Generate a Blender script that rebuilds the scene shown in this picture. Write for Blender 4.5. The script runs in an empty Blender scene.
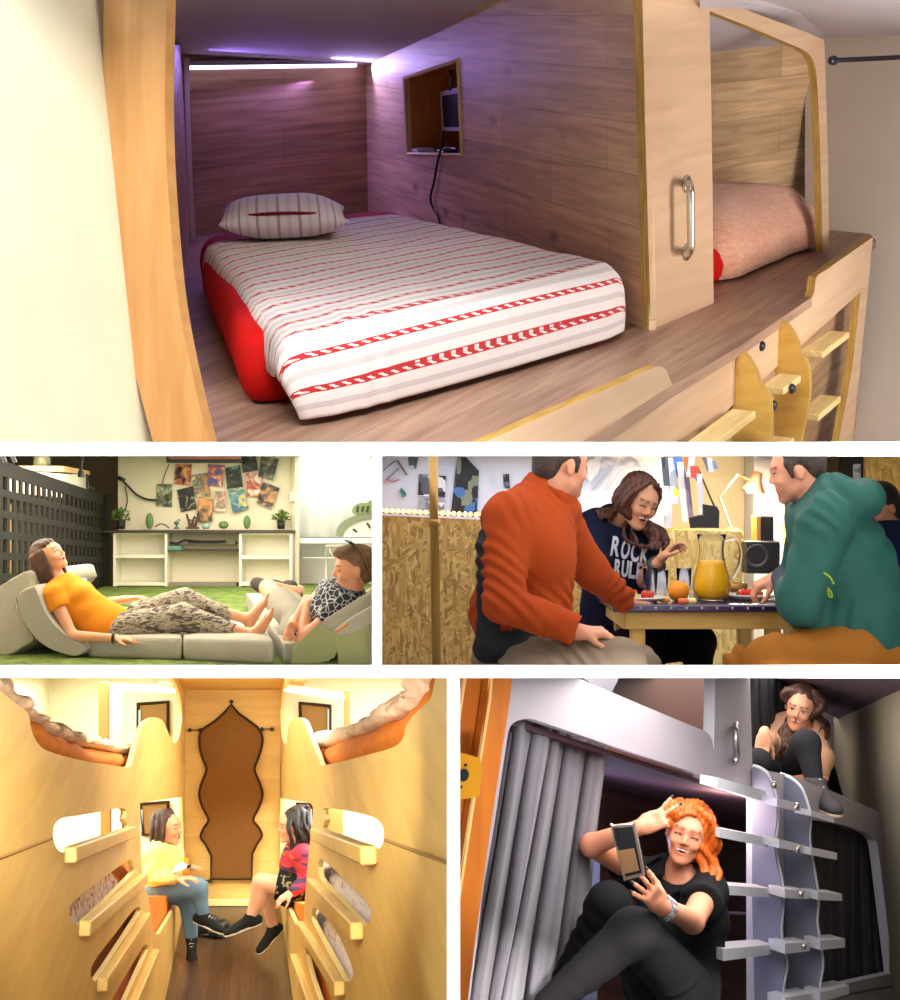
import bpy, bmesh, math, random
import numpy as np
from mathutils import Vector, Matrix, noise
from mathutils.geometry import tessellate_polygon

sc = bpy.context.scene
V = Vector
F = 1500.0                      # focal length in pixels of the 900 x 1000 frame
WALL = 3.0                      # distance of the white front wall


def P(px, py, d):
 """point in the world that lies d metres in front of the camera"""
 return V(((px - 450) / F * d, d, (500 - py) / F * d))


# ------------------------------------------------------------------ camera, world, lights, exposure
cam = bpy.data.cameras.new('camera')
cam.sensor_fit = 'VERTICAL'
cam.sensor_height = 36
cam.lens = 36 * F / 1000
cam.clip_start = 0.05
cam.clip_end = 100
camo = bpy.data.objects.new('camera', cam)
sc.collection.objects.link(camo)
camo.rotation_euler = (math.pi / 2, 0, 0)
sc.camera = camo
sc.view_settings.view_transform = 'Standard'
sc.view_settings.look = 'None'
sc.view_settings.gamma = 1
sc.view_settings.use_curve_mapping = False
sc.view_settings.exposure = 0
w = bpy.data.worlds.new('world')
sc.world = w
w.use_nodes = True
w.node_tree.nodes['Background'].inputs[0].default_value = (1, 0.97, 0.93, 1)
w.node_tree.nodes['Background'].inputs[1].default_value = 0.06
sc.cycles.max_bounces = 12
sc.cycles.transmission_bounces = 12
sc.cycles.diffuse_bounces = 3
sc.cycles.sample_clamp_indirect = 4


def look_rot(src, dst):
 return (V(dst) - V(src)).to_track_quat('-Z', 'Y').to_euler()


def area(name, loc, target, sx, sy, power, color=(1, 1, 1), spread=math.pi):
 l = bpy.data.lights.new(name, 'AREA')
 l.shape = 'RECTANGLE'
 l.size = sx
 l.size_y = sy
 l.energy = power
 l.color = color
 l.spread = spread
 o = bpy.data.objects.new(name, l)
 sc.collection.objects.link(o)
 o.location = loc
 o.rotation_euler = look_rot(loc, target)
 return o


def divider_light(name, px, py, d0, d1, width, power, color=(1, 1, 1)):
 """added flat lamp under a room divider, edge-on at row py and so unseen"""
 o = area(name, (0, 0, 0), (0, 0, -1), width, d1 - d0, power, color)
 y = V((0, 1, (500 - py) / F)).normalized()
 x = V((1, 0, 0))
 z = x.cross(y)
 m = Matrix((x, y, z)).transposed().to_4x4()
 m.translation = P(px, py, (d0 + d1) / 2)
 o.matrix_world = m
 return o


def point(name, loc, power, color=(1, 1, 1), r=0.05):
 l = bpy.data.lights.new(name, 'POINT')
 l.energy = power
 l.color = color
 l.shadow_soft_size = r
 o = bpy.data.objects.new(name, l)
 sc.collection.objects.link(o)
 o.location = loc
 return o


# added lamps out of view, washing the front wall to full white
area('front_wall_fill_upper', (0, 1.9, 2.3), (0, 3.0, 0.3), 2.6, 0.3, 150)
area('front_wall_fill_lower', (0, 1.9, -2.3), (0, 3.0, -0.3), 2.6, 0.3, 150)
area('front_wall_fill_middle', (0, -0.5, 2.6), (0, 3.0, 0.0), 2.0, 0.6, 60)
# upper bunk room: added fill lamps out of view before the bunk, LED glow inside
area('bunk_fill', (1.3, 3.9, 2.7), (0.7, 6.5, 0.7), 1.8, 1.0, 48, (1, 0.93, 0.84))
area('bunk_right_fill', (2.7, 4.9, 0.7), (1.8, 7.3, 1.5), 1.0, 0.8, 48, (1, 0.93, 0.87))
area('bunk_left_fill', (-1.9, 3.3, 1.9), (-1.35, 4.2, 0.5), 0.8, 0.8, 10, (1, 0.97, 0.90), 1.3)
# lounge: window light from left and glazed right corner, plus added unseen fill lamps
area('lounge_daylight', (-3.4, 11.5, 0.75), (-1.7, 13.0, -0.7), 1.5, 1.2, 150, (1, 0.93, 0.8))
divider_light('lounge_top_fill', 190, 455.5, 10, 18, 2.6, 420, (1, 0.90, 0.74))
area('lounge_front_fill', (-1.2, 6.0, 0.16), (-1.9, 11.0, -0.7), 1.2, 0.5, 60, (1, 0.92, 0.8))
divider_light('lattice_back_fill', -60, 455.5, 9.5, 16, 0.5, 220, (1, 0.88, 0.72))  # added to brighten the peach panel behind the lattice
divider_light('garden_light', 335, 455.5, 18.3, 19.3, 0.8, 15, (1, 1, 0.97))
# breakfast corner: fill lamps added out of sight, warm desk lamp at the back
divider_light('cafe_top_fill', 640, 455.5, 4.8, 6.8, 1.8, 22, (1, 0.95, 0.9))
divider_light('cafe_top_fill_back', 600, 455.5, 7.9, 8.9, 2.6, 24, (0.86, 0.9, 1))
area('cafe_side_fill', (2.4, 4.4, -0.1), (0.9, 6.4, -0.35), 0.8, 0.9, 15, (1, 0.93, 0.86))
area('cafe_front_fill', (0.4, 3.6, 0.10), (0.6, 6.2, -0.4), 0.9, 0.3, 5, (1, 0.95, 0.9))
# plywood corridor: added warm fill, cool light of the bunk strips, added fill lower down
divider_light('corridor_top_fill', 235, 677.5, 7.5, 13.6, 0.9, 82, (1, 0.91, 0.68))
area('corridor_front_fill', (-0.75, 3.6, -0.47), (-1.6, 12.5, -3.2), 0.9, 0.4, 48, (1, 0.92, 0.72), 1.2)
divider_light('left_bunk_lamp', 60, 677.5, 9.5, 13.6, 0.7, 80, (0.93, 1, 0.92))
divider_light('right_bunk_lamp', 370, 677.5, 9.5, 13.6, 0.7, 80, (0.97, 0.98, 1))
area('left_lower_fill', (-3.2, 12.6, -2.3), (-3.2, 12.6, -4), 0.5, 1.8, 50, (0.93, 1, 0.92))
area('right_lower_fill', (-0.72, 12.6, -2.3), (-0.72, 12.6, -4), 0.5, 1.8, 50, (1, 0.98, 0.95))
# grey bunk room: added fill from above and front, violet strip inside the lower bunk
divider_light('grey_room_fill', 765, 677.5, 4.0, 5.8, 1.1, 52, (1, 0.96, 0.93))
divider_light('grey_room_fill_far', 775, 677.5, 6.5, 9.5, 1.6, 70, (1, 0.93, 0.85))
area('grey_room_front_fill', (1.5, 1.3, 0.7), (0.95, 5.6, -1.3), 0.3, 0.3, 120, (1, 0.94, 0.9), 0.55)
point('violet_strip_glow', P(600, 850, 6.5), 9, (0.6, 0.62, 1.0), 0.12)
point('bunk_inner_fill', P(722, 812, 6.5), 7, (1, 0.72, 0.66), 0.1)  # added to lift the dark planks; no lamp of the bunk itself


# ------------------------------------------------------------------ helpers
CELL = 'A'
CELLS = {}
C = sc.collection.objects


def lin(c):
 return tuple(((x / 12.92) if x <= 0.04045 else ((x + 0.055) / 1.055) ** 2.4) for x in c[:3])


def rgb(r, g, b):
 """colour from 0..255 screen values"""
 return lin((r / 255, g / 255, b / 255))


def props(o, label=None, cat=None, group=None, kind=None):
 if label:
  o['label'] = label
 if cat:
  o['category'] = cat
 if group:
  o['group'] = group
 if kind:
  o['kind'] = kind
 return o


def thing(name, label, cat, loc, group=None):
 o = bpy.data.objects.new(name, None)
 o.empty_display_size = 0.05
 C.link(o)
 o.location = loc
 BASE[o.name] = V(loc)
 return props(o, label, cat, group)


BASE = {}


def base_of(parent):
 return BASE[parent.name] if parent is not None else V((0, 0, 0))


def link_mesh(name, me, parent, mats, smooth=False, base=None):
 """me is in world coordinates: shift it to its own base and parent it"""
 for m in (mats if isinstance(mats, (list, tuple)) else [mats]):
  me.materials.append(m)
 o = bpy.data.objects.new(name, me)
 C.link(o)
 if base is None:
  if parent is not None:
   base = base_of(parent)
  else:
   co = np.empty(len(me.vertices) * 3, np.float32)
   me.vertices.foreach_get('co', co)
   co = co.reshape(-1, 3)
   mn, mx = co.min(0), co.max(0)
   base = V(((mn[0] + mx[0]) / 2, (mn[1] + mx[1]) / 2, mn[2]))
 base = V(base)
 me.transform(Matrix.Translation(-base))
 BASE[o.name] = base
 if parent is not None:
  o.parent = parent
  o.location = base - base_of(parent)
 else:
  o.location = base
 if smooth:
  me.shade_smooth()
 me.update()
 CELLS.setdefault(CELL, []).append(o)
 return o


class Plane:
 def __init__(s, a, b, c):
  s.a = V(a)
  n = (V(b) - V(a)).cross(V(c) - V(a)).normalized()
  if n.dot(-s.a) < 0:
   n = -n
  s.n = n                                   # points to the camera side
  up = V((0, 0, 1))
  ux = up.cross(n)
  if ux.length < 0.3:
   ux = V((1, 0, 0)) - n * n.x
  s.ux = ux.normalized()
  s.uy = n.cross(s.ux).normalized()

 def align(s, a, b):
  s.ux = (V(b) - V(a)).normalized()
  s.uy = s.n.cross(s.ux).normalized()
  return s

 def at(s, px, py, h=0.0):
  r = V(((px - 450) / F, 1, (500 - py) / F))
  d = s.n.dot(s.a + s.n * h) / s.n.dot(r)
  return r * d

 def uv(s, p):
  q = p - s.a
  return (q.dot(s.ux), q.dot(s.uy))


def smooth_pts(pts, n=6, closed=True, sharp=()):
 """Catmull-Rom through 2D or 3D points; indices in sharp stay corners"""
 out = []
 N = len(pts)
 pts = [V(p).to_3d() if len(p) == 2 else V(p) for p in pts]
 rng = range(N) if closed else range(N - 1)
 for i in rng:
  p1, p2 = pts[i], pts[(i + 1) % N]
  p0 = pts[i - 1] if (closed or i > 0) else p1
  p3 = pts[(i + 2) % N] if (closed or i + 2 < N) else p2
  if i in sharp:
   p0 = p1 * 2 - p2
  if (i + 1) % N in sharp:
   p3 = p2 * 2 - p1
  if i in sharp and (i + 1) % N in sharp:
   out.append(p1)
   continue
  for k in range(n):
   t = k / n
   out.append(0.5 * ((2 * p1) + (-p0 + p2) * t + (2 * p0 - 5 * p1 + 4 * p2 - p3) * t * t
       + (-p0 + 3 * p1 - 3 * p2 + p3) * t ** 3))
 if not closed:
  out.append(pts[-1])
 return out


def crv(pts, n=6, closed=False, sharp=()):
 return [(p.x, p.y) for p in smooth_pts(pts, n, closed, sharp)]


class MB:
 def __init__(s):
  s.v = []
  s.f = []
  s.uv = []
  s.m = []

 def add(s, vs, fs, uvs=None, m=0):
  b = len(s.v)
  s.v += [tuple(p) for p in vs]
  for i, f in enumerate(fs):
   s.f.append([b + k for k in f])
   s.m.append(m if isinstance(m, int) else m[i])
   if uvs is None:
    s.uv.append([(0, 0)] * len(f))
   elif callable(uvs):
    s.uv.append([uvs(V(vs[k])) for k in f])
   elif isinstance(uvs[0], (tuple, list)) and len(uvs) == len(vs) and not isinstance(uvs[0][0], (tuple, list)):
    s.uv.append([uvs[k] for k in f])
   else:
    s.uv.append(uvs[i])
  return s

 def box(s, c, ax, ay, az, m=0, bev=0.0, lead=0):
  """c centre, ax ay az half-extent vectors; bevelled box with UV in metres along its longest axis"""
  c, A = V(c), [V(ax), V(ay), V(az)]
  L = [a.length for a in A]
  b = min(bev, min(L) * 0.45)
  D = [a.normalized() if l > 1e-9 else a for a, l in zip(A, L)]
  if b <= 0:
   vs = [c + A[0] * i + A[1] * j + A[2] * k for i in (-1, 1) for j in (-1, 1) for k in (-1, 1)]
   fs = [(0, 1, 3, 2), (4, 6, 7, 5), (0, 4, 5, 1), (2, 3, 7, 6), (0, 2, 6, 4), (1, 5, 7, 3)]
  else:
   vs, idx = [], {}
   for i in (-1, 1):
    for j in (-1, 1):
     for k in (-1, 1):
      for q in range(3):
       e = [L[0] - b, L[1] - b, L[2] - b]
       e[q] += b
       idx[(i, j, k, q)] = len(vs)
       vs.append(c + D[0] * e[0] * i + D[1] * e[1] * j + D[2] * e[2] * k)
   fs = []
   for q in range(3):
    a1, a2 = [(1, 2), (0, 2), (0, 1)][q]
    for sg in (-1, 1):
     f = []
     for (u, w_) in ((-1, -1), (1, -1), (1, 1), (-1, 1)):
      t = [0, 0, 0]
      t[q] = sg
      t[a1] = u
      t[a2] = w_
      f.append(idx[(t[0], t[1], t[2], q)])
     fs.append(f)
   for q in range(3):
    a1, a2 = [(1, 2), (0, 2), (0, 1)][q]
    for u in (-1, 1):
     for w_ in (-1, 1):
      f = []
      for (sg, fa) in ((-1, a1), (1, a1), (1, a2), (-1, a2)):
       t = [0, 0, 0]
       t[q] = sg
       t[a1] = u
       t[a2] = w_
       f.append(idx[(t[0], t[1], t[2], fa)])
      fs.append(f)
   for i in (-1, 1):
    for j in (-1, 1):
     for k in (-1, 1):
      fs.append([idx[(i, j, k, q)] for q in range(3)])
  lead = L.index(max(L)) if lead is None or lead == 0 else lead - 1
  o1, o2 = [x for x in range(3) if x != lead]

  def uvf(p):
   q = p - c
   return (q.dot(D[lead]), q.dot(D[o1]) + q.dot(D[o2]))
  return s.add(vs, fs, uvf, m)

 def hexa(s, p, m=0):
  """eight corners: four of the near/bottom face then four of the far/top one"""
  fs = [(0, 1, 2, 3), (7, 6, 5, 4), (0, 4, 5, 1), (1, 5, 6, 2), (2, 6, 7, 3), (3, 7, 4, 0)]
  e = (V(p[1]) - V(p[0]))
  e2 = V(p[3]) - V(p[0])
  if e2.length > e.length:
   e = e2
  e = e.normalized()

  def uvf(q):
   q = V(q) - V(p[0])
   return (q.dot(e), (q - e * q.dot(e)).length)
  return s.add(p, fs, uvf, m)

 def plate(s, plane, outer, holes=(), thick=0.02, h=0.0, m=0, em=None, back=None, direction=None):
  """traced outline on a plane, extruded away from the camera side; em: material of the cut edge"""
  em = m if em is None else em
  loops = [[plane.at(x, y, h) for x, y in outer]] + [[plane.at(x, y, h) for x, y in ho] for ho in holes]
  return s.plate3(loops, plane, thick, m, em, direction)

 def plate3(s, loops, plane, thick=0.02, m=0, em=None, direction=None):
  em = m if em is None else em
  dv = (-plane.n if direction is None else V(direction)) * thick
  tri = tessellate_polygon([[V(plane.uv(p)).to_3d() for p in lp] for lp in loops])
  flat = [p for lp in loops for p in lp]
  n = len(flat)
  vs = flat + [p + dv for p in flat]
  fs, ms, uvs = [], [], []
  for t in tri:
   a, b, c = t
   nn = (flat[b] - flat[a]).cross(flat[c] - flat[a])
   if nn.dot(plane.n) < 0:
    a, b, c = c, b, a
   fs.append((a, b, c))
   ms.append(m)
   uvs.append([plane.uv(flat[k]) for k in (a, b, c)])
   fs.append((c + n, b + n, a + n))
   ms.append(m)
   uvs.append([plane.uv(flat[k]) for k in (c, b, a)])
  st = 0
  for li, lp in enumerate(loops):
   k = len(lp)
   ar = 0
   for i in range(k):
    u0, v0 = plane.uv(lp[i])
    u1, v1 = plane.uv(lp[(i + 1) % k])
    ar += u0 * v1 - u1 * v0
   ccw = ar > 0
   flip = ccw if li == 0 else not ccw
   acc = 0
   for i in range(k):
    a, b = st + i, st + (i + 1) % k
    l = (flat[b] - flat[a]).length
    if flip:
     fs.append((a, a + n, b + n, b))
     uvs.append([(acc, 0), (acc, thick), (acc + l, thick), (acc + l, 0)])
    else:
     fs.append((b, b + n, a + n, a))
     uvs.append([(acc + l, 0), (acc + l, thick), (acc, thick), (acc, 0)])
    ms.append(em)
    acc += l
   st += k
  b0 = len(s.v)
  s.v += [tuple(p) for p in vs]
  s.f += [[b0 + k for k in f] for f in fs]
  s.m += ms
  s.uv += uvs
  return s

 def tube(s, path, r, n=10, m=0, cap=True, closed=False, flat=None):
  path = [V(p) for p in path]
  N = len(path)
  rr = r if isinstance(r, (list, tuple)) else [r] * N
  T = []
  for i in range(N):
   a = path[i - 1] if (i > 0 or closed) else path[i]
   b = path[(i + 1) % N] if (i < N - 1 or closed) else path[i]
   T.append((b - a).normalized())
  ref = V((0, 0, 1)) if abs(T[0].z) < 0.9 else V((1, 0, 0))
  u = T[0].cross(ref).normalized()
  vs, uvs = [], []
  acc = 0
  for i in range(N):
   u = (u - T[i] * u.dot(T[i])).normalized()
   w_ = T[i].cross(u)
   if i:
    acc += (path[i] - path[i - 1]).length
   for k in range(n):
    a = 2 * math.pi * k / n
    ru, rw = (rr[i], rr[i]) if flat is None else (rr[i], rr[i] * flat)
    vs.append(path[i] + u * math.cos(a) * ru + w_ * math.sin(a) * rw)
    uvs.append((acc, k / n))
  fs = []
  for i in range(N if closed else N - 1):
   j = (i + 1) % N
   for k in range(n):
    fs.append((i * n + k, j * n + k, j * n + (k + 1) % n, i * n + (k + 1) % n)[::-1])
  if cap and not closed:
   fs.append(tuple(range(n)))
   fs.append(tuple((N - 1) * n + k for k in range(n))[::-1])
  return s.add(vs, fs, uvs, m)

 def lathe(s, c, prof, axis=(0, 0, 1), n=24, m=0):
  """prof: (radius, height) pairs"""
  ax = V(axis).normalized()
  ref = V((1, 0, 0)) if abs(ax.x) < 0.9 else V((0, 1, 0))
  u = ax.cross(ref).normalized()
  w_ = ax.cross(u)
  vs = []
  for (r, h) in prof:
   for k in range(n):
    a = 2 * math.pi * k / n
    vs.append(V(c) + ax * h + (u * math.cos(a) + w_ * math.sin(a)) * max(r, 1e-5))
  fs = []
  for i in range(len(prof) - 1):
   for k in range(n):
    fs.append((i * n + k, i * n + (k + 1) % n, (i + 1) * n + (k + 1) % n, (i + 1) * n + k))
  uvs = [(k / n * 6.28 * max(prof[i][0], .01), prof[i][1]) for i in range(len(prof)) for k in range(n)]
  return s.add(vs, fs, uvs, m)

 def grid(s, rows, m=0, closed_u=False, uv=None, thick=None):
  """rows of points"""
  R, K = len(rows), len(rows[0])
  vs = [p for r in rows for p in r]
  fs = []
  for i in range(R - 1):
   for k in range(K if closed_u else K - 1):
    j = (k + 1) % K
    fs.append((i * K + k, i * K + j, (i + 1) * K + j, (i + 1) * K + k))
  uvs = [uv(i, k) for i in range(R) for k in range(K)] if uv else None
  return s.add(vs, fs, uvs, m)

 def build(s, name, mats, parent=None, smooth=False, solid=0, base=None, sub=0, fix=False, merge=False):
  me = bpy.data.meshes.new(name)
  me.from_pydata([tuple(p) for p in s.v], [], s.f)
  uvl = me.uv_layers.new(name='UVMap')
  flat = [c for f in s.uv for uv in f for c in uv]
  uvl.data.foreach_set('uv', flat)
  me.polygons.foreach_set('material_index', s.m)
  if fix or merge:
   bm = bmesh.new()
   bm.from_mesh(me)
   if merge:
    bmesh.ops.remove_doubles(bm, verts=bm.verts, dist=1e-5)
   bmesh.ops.recalc_face_normals(bm, faces=bm.faces)
   bm.to_mesh(me)
   bm.free()
  o = link_mesh(name, me, parent, mats, smooth, base)
  if solid:
   md = o.modifiers.new('s', 'SOLIDIFY')
   md.thickness = abs(solid)
   md.offset = -1 if solid > 0 else 1
   apply_mods(o)
  if sub:
   md = o.modifiers.new('s', 'SUBSURF')
   md.levels = md.render_levels = sub
   apply_mods(o)
  return o


def apply_mods(o):
 dg = bpy.context.evaluated_depsgraph_get()
 me = bpy.data.meshes.new_from_object(o.evaluated_get(dg))
 o.modifiers.clear()
 o.data = me


# ------------------------------------------------------------------ materials
def mat(name, col=(0.8, 0.8, 0.8), rough=0.6, metal=0.0, var=0.0, vs=8.0, bump=0.0, bs=60.0, coat=0.0, sheen=0.0,
  trans=0.0, ior=1.5, emit=None, es=0.0, col2=None, coord='Object', stretch=(1, 1, 1), spec=None, sss=0.0, detail=4, ramp=(0.3, 0.7)):
 m = bpy.data.materials.new(name)
 m.use_nodes = True
 nt = m.node_tree
 b = nt.nodes['Principled BSDF']
 b.inputs['Base Color'].default_value = (*col, 1)
 b.inputs['Roughness'].default_value = rough
 b.inputs['Metallic'].default_value = metal
 if coat:
  b.inputs['Coat Weight'].default_value = coat
  b.inputs['Coat Roughness'].default_value = 0.15
 if sheen:
  b.inputs['Sheen Weight'].default_value = sheen
 if trans:
  b.inputs['Transmission Weight'].default_value = trans
  b.inputs['IOR'].default_value = ior
 if spec is None and rough >= 0.8:
  spec = 0.15
 if spec is not None:
  b.inputs['Specular IOR Level'].default_value = spec
 if sss:
  b.inputs['Subsurface Weight'].default_value = sss
  b.inputs['Subsurface Radius'].default_value = (0.02, 0.008, 0.004)
  b.inputs['Subsurface Scale'].default_value = 1.0
 if emit:
  b.inputs['Emission Color'].default_value = (*emit, 1)
  b.inputs['Emission Strength'].default_value = es
 if var or col2 or bump:
  tc = nt.nodes.new('ShaderNodeTexCoord')
  mp = nt.nodes.new('ShaderNodeMapping')
  mp.inputs['Scale'].default_value = stretch
  nt.links.new(tc.outputs[coord], mp.inputs[0])
 if var or col2:
  n = nt.nodes.new('ShaderNodeTexNoise')
  n.inputs['Scale'].default_value = vs
  n.inputs['Detail'].default_value = detail
  nt.links.new(mp.outputs[0], n.inputs['Vector'])
  r = nt.nodes.new('ShaderNodeValToRGB')
  r.color_ramp.elements[0].position = ramp[0]
  r.color_ramp.elements[1].position = ramp[1]
  c2 = col2 or tuple(min(1, x * (1 + var)) for x in col)
  c1 = col if col2 else tuple(x * (1 - var) for x in col)
  r.color_ramp.elements[0].color = (*c1, 1)
  r.color_ramp.elements[1].color = (*c2, 1)
  nt.links.new(n.outputs[0], r.inputs[0])
  nt.links.new(r.outputs[0], b.inputs['Base Color'])
 if bump:
  n2 = nt.nodes.new('ShaderNodeTexNoise')
  n2.inputs['Scale'].default_value = bs
  n2.inputs['Detail'].default_value = 3
  nt.links.new(mp.outputs[0], n2.inputs['Vector'])
  bp = nt.nodes.new('ShaderNodeBump')
  bp.inputs['Strength'].default_value = bump
  bp.inputs['Distance'].default_value = 0.01
  nt.links.new(n2.outputs[0], bp.inputs['Height'])
  nt.links.new(bp.outputs[0], b.inputs['Normal'])
 return m


def wood(name, c1, c2, rough=0.5, along=1.0, across=18.0, planks=None, gap=(0.05, 0.03, 0.02), rot=0.0, knots=0.0, coat=0.0, tone=0.25):
 """grain runs along U; UVs are in metres"""
 m = bpy.data.materials.new(name)
 m.use_nodes = True
 nt = m.node_tree
 N, L = nt.nodes, nt.links
 b = N['Principled BSDF']
 b.inputs['Roughness'].default_value = rough
 if coat:
  b.inputs['Coat Weight'].default_value = coat
 tc = N.new('ShaderNodeTexCoord')
 mp = N.new('ShaderNodeMapping')
 mp.inputs['Rotation'].default_value = (0, 0, rot)
 L.new(tc.outputs['UV'], mp.inputs[0])
 m2 = N.new('ShaderNodeMapping')
 m2.inputs['Scale'].default_value = (along, across, 1)
 L.new(mp.outputs[0], m2.inputs[0])
 n = N.new('ShaderNodeTexNoise')
 n.inputs['Scale'].default_value = 2.2
 n.inputs['Detail'].default_value = 6
 n.inputs['Distortion'].default_value = 0.6
 L.new(m2.outputs[0], n.inputs['Vector'])
 r = N.new('ShaderNodeValToRGB')
 r.color_ramp.elements[0].position = 0.3
 r.color_ramp.elements[1].position = 0.72
 r.color_ramp.elements[0].color = (*c2, 1)
 r.color_ramp.elements[1].color = (*c1, 1)
 L.new(n.outputs[0], r.inputs[0])
 out = r.outputs[0]
 # broad cloud of tone
 n3 = N.new('ShaderNodeTexNoise')
 n3.inputs['Scale'].default_value = 1.3
 m3 = N.new('ShaderNodeMapping')
 m3.inputs['Scale'].default_value = (0.7, 2.5, 1)
 L.new(mp.outputs[0], m3.inputs[0])
 L.new(m3.outputs[0], n3.inputs['Vector'])
 mr = N.new('ShaderNodeMapRange')
 mr.inputs['To Min'].default_value = 1 - tone
 mr.inputs['To Max'].default_value = 1 + tone
 L.new(n3.outputs[0], mr.inputs['Value'])
 mx = N.new('ShaderNodeMix')
 mx.data_type = 'RGBA'
 mx.blend_type = 'MULTIPLY'
 mx.inputs[0].default_value = 1
 L.new(out, mx.inputs[6])
 L.new(mr.outputs[0], mx.inputs[7])
 out = mx.outputs[2]
 if knots:
  m4 = N.new('ShaderNodeMapping')
  m4.inputs['Scale'].default_value = (2.6, 5.5, 1)
  L.new(mp.outputs[0], m4.inputs[0])
  vo = N.new('ShaderNodeTexVoronoi')
  vo.inputs['Scale'].default_value = knots
  L.new(m4.outputs[0], vo.inputs['Vector'])
  kr = N.new('ShaderNodeValToRGB')
  kr.color_ramp.elements[0].position = 0.03
  kr.color_ramp.elements[1].position = 0.16
  kr.color_ramp.elements[0].color = (0.35, 0.3, 0.28, 1)
  kr.color_ramp.elements[1].color = (1, 1, 1, 1)
  L.new(vo.outputs['Distance'], kr.inputs[0])
  k2 = N.new('ShaderNodeMix')
  k2.data_type = 'RGBA'
  k2.blend_type = 'MULTIPLY'
  k2.inputs[0].default_value = 0.8
  L.new(out, k2.inputs[6])
  L.new(kr.outputs[0], k2.inputs[7])
  out = k2.outputs[2]
 if planks:
  br = N.new('ShaderNodeTexBrick')
  br.inputs['Scale'].default_value = 1
  br.inputs['Brick Width'].default_value = planks[0]
  br.inputs['Row Height'].default_value = planks[1]
  br.inputs['Mortar Size'].default_value = planks[2] if len(planks) > 2 else 0.002
  br.inputs['Mortar Smooth'].default_value = 0.3
  br.inputs['Color1'].default_value = (1.12, 1.12, 1.12, 1)
  br.inputs['Color2'].default_value = (0.82, 0.82, 0.82, 1)
  br.inputs['Mortar'].default_value = (*gap, 1)
  L.new(mp.outputs[0], br.inputs['Vector'])
  pm = N.new('ShaderNodeMix')
  pm.data_type = 'RGBA'
  pm.blend_type = 'MULTIPLY'
  pm.inputs[0].default_value = 1
  L.new(out, pm.inputs[6])
  L.new(br.outputs['Color'], pm.inputs[7])
  out = pm.outputs[2]
 L.new(out, b.inputs['Base Color'])
 bp = N.new('ShaderNodeBump')
 bp.inputs['Strength'].default_value = 0.12
 bp.inputs['Distance'].default_value = 0.003
 L.new(n.outputs[0], bp.inputs['Height'])
 L.new(bp.outputs[0], b.inputs['Normal'])
 return m


def nodes(name, rough=0.6):
 """empty principled material to wire by hand"""
 m = bpy.data.materials.new(name)
 m.use_nodes = True
 b = m.node_tree.nodes['Principled BSDF']
 b.inputs['Roughness'].default_value = rough
 return m, m.node_tree.nodes, m.node_tree.links, b


def ramp(N, stops, interp='LINEAR'):
 r = N.new('ShaderNodeValToRGB')
 r.color_ramp.interpolation = interp
 els = r.color_ramp.elements
 while len(els) < len(stops):
  els.new(0.5)
 for e, (p, c) in zip(els, stops):
  e.position = p
  e.color = (*c[:3], 1)
 return r


# ------------------------------------------------------------------ implicit surfaces (bodies, clothes, soft things)
def cap(a, b, ra, rb=None, c=0, k=0.02, flat=False, flata=False):
 return dict(t='cap', a=np.array(a, float), b=np.array(b, float), ra=ra, rb=ra if rb is None else rb, c=c, k=k, flat=flat, flata=flata)


def ell(p, r, R=None, c=0, k=0.02, neg=False):
 return dict(t='ell', p=np.array(p, float), r=np.array(r if hasattr(r, '__len__') else (r, r, r), float),
    R=None if R is None else np.array(R, float), c=c, k=k, neg=neg)


def rbox(p, h, R=None, rd=0.01, c=0, k=0.01, neg=False):
 return dict(t='box', p=np.array(p, float), r=np.array(h, float), R=None if R is None else np.array(R, float), rd=rd, c=c, k=k, neg=neg)


def pdist(q, X):
 if q['t'] == 'cap':
  a, b = q['a'], q['b']
  ba = b - a
  L2 = max(ba @ ba, 1e-12)
  pa = X - a
  h = np.clip((pa @ ba) / L2, 0, 1)
  d = np.linalg.norm(pa - h[..., None] * ba, axis=-1) - (q['ra'] + (q['rb'] - q['ra']) * h)
  L = math.sqrt(L2)
  if q['flat']:
   d = np.maximum(d, (X - b) @ ba / L)
  if q['flata']:
   d = np.maximum(d, -(X - a) @ ba / L)
  return d
 Y = X - q['p']
 if q['R'] is not None:
  Y = Y @ q['R'].T                       # rows of R are the local axes
 if q['t'] == 'ell':
  k0 = np.linalg.norm(Y / q['r'], axis=-1)
  k1 = np.linalg.norm(Y / q['r'] ** 2, axis=-1)
  return k0 * (k0 - 1) / np.maximum(k1, 1e-9)
 Z = np.abs(Y) - (q['r'] - q['rd'])
 return np.linalg.norm(np.maximum(Z, 0), axis=-1) + np.minimum(Z.max(-1), 0) - q['rd']


def pbox(q):
 if q['t'] == 'cap':
  r = max(q['ra'], q['rb'])
  return np.minimum(q['a'], q['b']) - r, np.maximum(q['a'], q['b']) + r
 r = np.linalg.norm(q['r']) if q['R'] is not None else q['r']
 if q['R'] is not None:
  r = np.abs(q['R'].T) @ q['r']
 return q['p'] - r, q['p'] + r


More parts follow.
